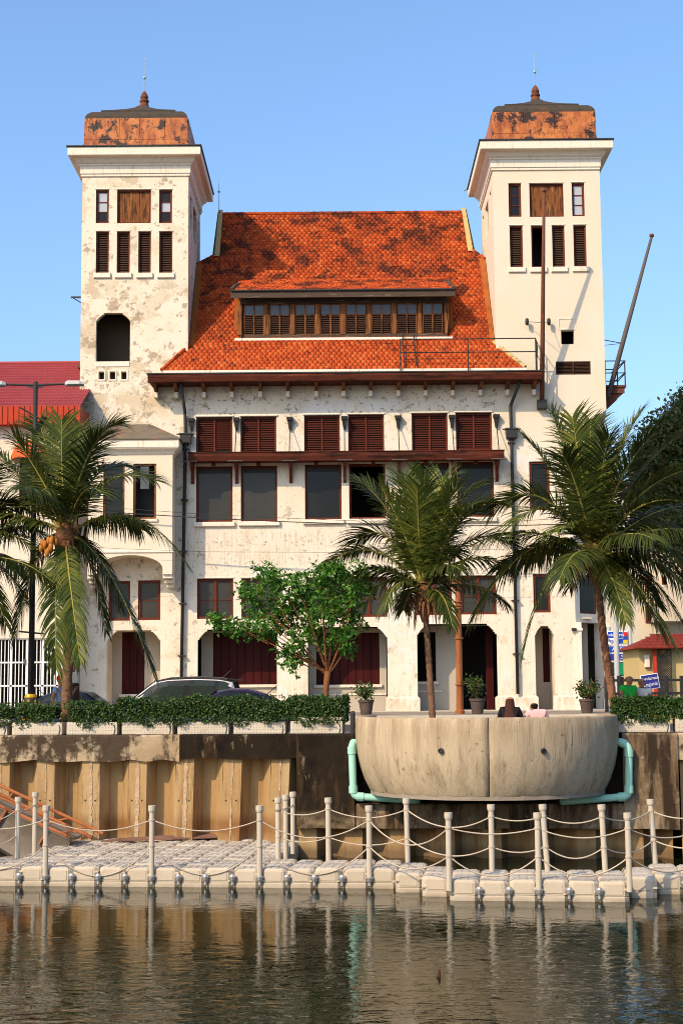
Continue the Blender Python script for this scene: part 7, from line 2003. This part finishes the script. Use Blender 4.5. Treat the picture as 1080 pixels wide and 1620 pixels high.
def person(label, loc, rz, J, shirt, trousers, hair, extra=None, sc=1.0):
    """J: joints in metres, person facing -y; the pelvis is the root"""
    t = empty('person', loc, rz); tag(t, label, 'person')
    X = Matrix.Translation(loc) @ Matrix.Rotation(rz, 4, 'Z') @ Matrix.Scale(sc, 4)
    hd = Vector(J['head']); ch = Vector(J['chest']); pe = Vector(J['pelvis'])
    nk = ch + (hd - ch) * .42 + Vector((0, .02, 0))
    B_ = {'pelvis': (*pe, (.145, .11)), 'waist': (*(pe.lerp(ch, .45)), (.125, .09)), 'chest': (*ch, (.15, .10)), 'neck0': (*(nk - Vector((0, 0, .05))), .07), 'neck': (*nk, .052), 'jaw': (*(hd + Vector((0, -.01, -.075))), (.062, .07)), 'head': (*hd, (.078, .094)), 'crown': (*(hd + Vector((0, .012, .07))), (.066, .078)), 'nose': (*(hd + Vector((0, -.098, -.02))), .014)}
    E_ = [('pelvis', 'waist'), ('waist', 'chest'), ('chest', 'neck0'), ('neck0', 'neck'), ('neck', 'jaw'), ('jaw', 'head'), ('head', 'crown'), ('head', 'nose')]
    for s, sg in (('l', -1), ('r', 1)):
        sh, el, wr = (Vector(J[k + s]) for k in ('sh', 'el', 'wr')); hp, kn, an = (Vector(J[k + s]) for k in ('hp', 'kn', 'an'))
        B_.update({'sh' + s: (*sh, .062), 'ua' + s: (*sh.lerp(el, .5), .050), 'el' + s: (*el, .041), 'fa' + s: (*el.lerp(wr, .4), .042), 'wr' + s: (*wr, .028)})
        hd_ = (wr - el).normalized(); palm_ = wr + hd_ * .075
        B_['pm' + s] = (*palm_, (.040, .020)); 
        sd = hd_.cross(Vector((0, 0, 1))); sd = sd.normalized() if sd.length > .1 else Vector((1, 0, 0)); cu = sd.cross(hd_).normalized()
        E_ += [('chest', 'sh' + s), ('sh' + s, 'ua' + s), ('ua' + s, 'el' + s), ('el' + s, 'fa' + s), ('fa' + s, 'wr' + s), ('wr' + s, 'pm' + s)]
        for f, (o_, ln) in enumerate(((-.030, .070), (-.010, .080), (.010, .076), (.030, .060))):
            a_ = palm_ + sd * o_ + hd_ * .03; B_['f%d%s' % (f, s)] = (*a_, .0095); B_['g%d%s' % (f, s)] = (*(a_ + hd_ * ln * .55 - cu * .012), .0088); B_['h%d%s' % (f, s)] = (*(a_ + hd_ * ln * .9 - cu * .035), .0075)
            E_ += [('pm' + s, 'f%d%s' % (f, s)), ('f%d%s' % (f, s), 'g%d%s' % (f, s)), ('g%d%s' % (f, s), 'h%d%s' % (f, s))]
        a_ = wr + hd_ * .035 + sd * -.045; B_['t0' + s] = (*a_, .011); B_['t1' + s] = (*(a_ + hd_ * .045 - sd * .015 - cu * .01), .0095); E_ += [('wr' + s, 't0' + s), ('t0' + s, 't1' + s)]
        ft = an + Vector(J.get('toe', (0, -.17, -.06)))
        B_.update({'hp' + s: (*hp, .088), 'th' + s: (*hp.lerp(kn, .5), .078), 'kn' + s: (*kn, .056), 'cf' + s: (*kn.lerp(an, .35), .054), 'an' + s: (*an, .036), 'ft' + s: (*ft, (.042, .028))})
        E_ += [('pelvis', 'hp' + s), ('hp' + s, 'th' + s), ('th' + s, 'kn' + s), ('kn' + s, 'cf' + s), ('cf' + s, 'an' + s), ('an' + s, 'ft' + s)]
        er = hd + Vector((sg * .082, .01, -.01)); B_['er' + s] = (*er, .016); E_.append(('head', 'er' + s))
    skin_mesh('body', B_, E_, M['skin'], t, X)
    G = lambda k, g=.014: (*B_[k][:3], tuple(v + g for v in (B_[k][3] if isinstance(B_[k][3], tuple) else (B_[k][3],) * 2)))
    sl = J.get('sleeve', .6)
    S_ = {k: G(k, .02) for k in ('pelvis', 'waist', 'chest')}; S_['neck0'] = G('neck0', .012); SE = [('pelvis', 'waist'), ('waist', 'chest'), ('chest', 'neck0')]
    for s in 'lr':
        S_['sh' + s] = G('sh' + s, .016); S_['ua' + s] = G('ua' + s, .018); SE += [('chest', 'sh' + s), ('sh' + s, 'ua' + s)]
        if sl > .8: S_['el' + s] = G('el' + s, .014); S_['fa' + s] = G('fa' + s, .012); SE += [('ua' + s, 'el' + s), ('el' + s, 'fa' + s)]
    skin_mesh('shirt', S_, SE, shirt, t, X)
    T_ = {'pelvis': G('pelvis', .016)}; TE = []
    for s in 'lr':
        for k in ('hp', 'th', 'kn', 'cf', 'an'): T_[k + s] = G(k + s, .016)
        TE += [('pelvis', 'hp' + s), ('hp' + s, 'th' + s), ('th' + s, 'kn' + s), ('kn' + s, 'cf' + s), ('cf' + s, 'an' + s)]
    skin_mesh('trousers', T_, TE, trousers, t, X)
    hf = Vector(J.get('face', (0, -1, 0)))
    if hair == 'scarf':
        H_ = {'a': (*(hd + Vector((0, .02, .045))), (.100, .112)), 'b': (*(hd + Vector((0, .03, -.05))), (.102, .105)), 'c': (*(hd + Vector((0, .05, -.16))), (.115, .095)), 'd': (*(hd + Vector((0, .10, -.34))), (.165, .07)), 'e': (*(hd + Vector((0.02, .12, -.46))), (.15, .05))}
        skin_mesh('headscarf', H_, [('a', 'b'), ('b', 'c'), ('c', 'd'), ('d', 'e')], M['hijab'], t, X)
    else:
        H_ = {'a': (*(hd + Vector((0, .03, .055))), (.088, .094)), 'b': (*(hd + Vector((0, .045, -.01))), (.084, .062)), 'c': (*(hd + Vector((0, .05, -.06))), (.065, .04))}
        skin_mesh('hair', H_, [('a', 'b'), ('b', 'c')], M['hair'], t, X)
    for sg in (-1, 1):
        mb = MB(); mb.lathe(X @ (hd + Vector((sg * .032, -.086, .005))) - Vector((0, 0, .008)), [(0, 0), (.010, .004), (.011, .008), (.010, .012), (0, .016)], 8); mb.build('eye', M['hair'], t)
    mb = MB(); q = X @ (hd + Vector((0, -.082, -.062))); mb.tube([q - Vector((.022, 0, 0)), q, q + Vector((.022, 0, 0))], [.004, .007, .004], 6); mb.build('mouth', M['lamp_red'], t)
    if extra == 'cap':
        c = hd + Vector((0, .012, .045)); mb = MB(); mb.lathe((0, 0, 0), [(.108, -.02), (.108, .03), (.098, .07), (.06, .10), (0, .108)], 16); mb.V = [tuple(X @ (c + Vector(v))) for v in mb.V]; cp = mb.build('cap', M['cap_red'], t, smooth=True)
        mb = MB(); mb.prism([X @ (c + Vector(v)) for v in ((-.09, -.06, .0), (-.06, -.19, -.015), (.06, -.19, -.015), (.09, -.06, .0))], (0, 0, .012)); mb.build('cap_peak', M['cap_red'], cp)
    return t
stand = dict(pelvis=(0, 0, .93), chest=(0, 0, 1.28), head=(0, -.02, 1.57), shl=(-.19, 0, 1.38), shr=(.19, 0, 1.38), ell=(-.25, .03, 1.10), elr=(.27, -.05, 1.12), wrl=(-.27, -.10, .88), wrr=(.25, -.22, 1.32),
             hpl=(-.09, 0, .90), hpr=(.09, 0, .90), knl=(-.10, -.03, .50), knr=(.11, -.02, .50), anl=(-.11, .02, .08), anr=(.12, .02, .08))
sit = dict(pelvis=(0, 0, .50), chest=(0, -.02, .84), head=(0, -.06, 1.14), shl=(-.19, 0, .94), shr=(.19, 0, .94), ell=(-.24, -.05, .68), elr=(.24, -.05, .68), wrl=(-.15, -.27, .60), wrr=(.15, -.27, .60),
           hpl=(-.09, -.02, .48), hpr=(.09, -.02, .48), knl=(-.13, -.42, .50), knr=(.13, -.42, .50), anl=(-.13, -.42, .08), anr=(.13, -.42, .08))
floor_sit = dict(pelvis=(0, 0, .12), chest=(0, -.03, .46), head=(0, -.05, .74), shl=(-.17, 0, .55), shr=(.17, 0, .55), ell=(-.24, -.08, .32), elr=(.24, -.08, .32), wrl=(-.12, -.28, .22), wrr=(.12, -.28, .22),
           hpl=(-.09, -.02, .12), hpr=(.09, -.02, .12), knl=(-.26, -.36, .18), knr=(.26, -.36, .18), anl=(.08, -.30, .08), anr=(-.08, -.36, .08), sleeve=1.0, toe=(0, -.12, -.02))
q = atq(96, 1100, 3.6); person('person in a red cap raising one arm behind the left palm trunk', Vector((q.x, q.y, -.30)), R(60), stand, M['cloth_blue'], M['denim'], 'short', 'cap')
q = atq(993, 1100, 4.3); g1 = person('person in a bright green shirt sitting behind the right hedge', Vector((q.x, q.y, -.30)), R(28), {**sit, **{k: (v[0], v[1], v[2] + .36) for k, v in sit.items() if k not in ('anl', 'anr')}}, M['cloth_green'], M['denim'], 'short')
q = atq(1016, 1100, 4.6); person('person in a white shirt sitting beside the one in green', Vector((q.x, q.y, -.30)), R(-35), {**sit, **{k: (v[0], v[1], v[2] + .30) for k, v in sit.items() if k not in ('anl', 'anr')}}, M['cloth_white'], M['cloth_navy'], 'short')
for px, h, lab in ((991, .84, 'under the person in green'), (1015, .78, 'under the person in white')):
    q = atq(px, 1100, 4.4 if px < 1000 else 4.7); z0 = -.30; t = empty('stool', Vector((q.x, q.y, z0))); tag(t, 'small wooden stool ' + lab, 'stool')
    zs = z0 + h - .19
    mb = MB(); mb.lathe((q.x, q.y, zs), [(.15, 0), (.17, .01), (.17, .03), (.15, .04)], 14); mb.build('seat', M['wood'], t)
    for k in range(4):
        a = math.pi / 4 + k * math.pi / 2; mb = MB(); mb.tube([(q.x + .16 * math.cos(a), q.y + .16 * math.sin(a), z0), (q.x + .11 * math.cos(a), q.y + .11 * math.sin(a), zs)], .016, 6); mb.build('leg', M['wood'], t)
q = Q(qu(atq(806, 1125, -1.2)), -1.2, .02); person('person in a long brown headscarf and black clothes sitting behind the terrace parapet', q, R(165), floor_sit, M['cloth_black'], M['cloth_black'], 'scarf')
q = Q(qu(atq(849, 1130, -1.0)), -1.0, .02); person('person with black hair and a pink top sitting low behind the terrace parapet', q, R(190), {**floor_sit, 'head': (.03, -.12, .62), 'chest': (.0, -.09, .40), 'shl': (-.17, -.04, .49), 'shr': (.17, -.04, .49)}, M['cloth_pink'], M['cloth_black'], 'short')
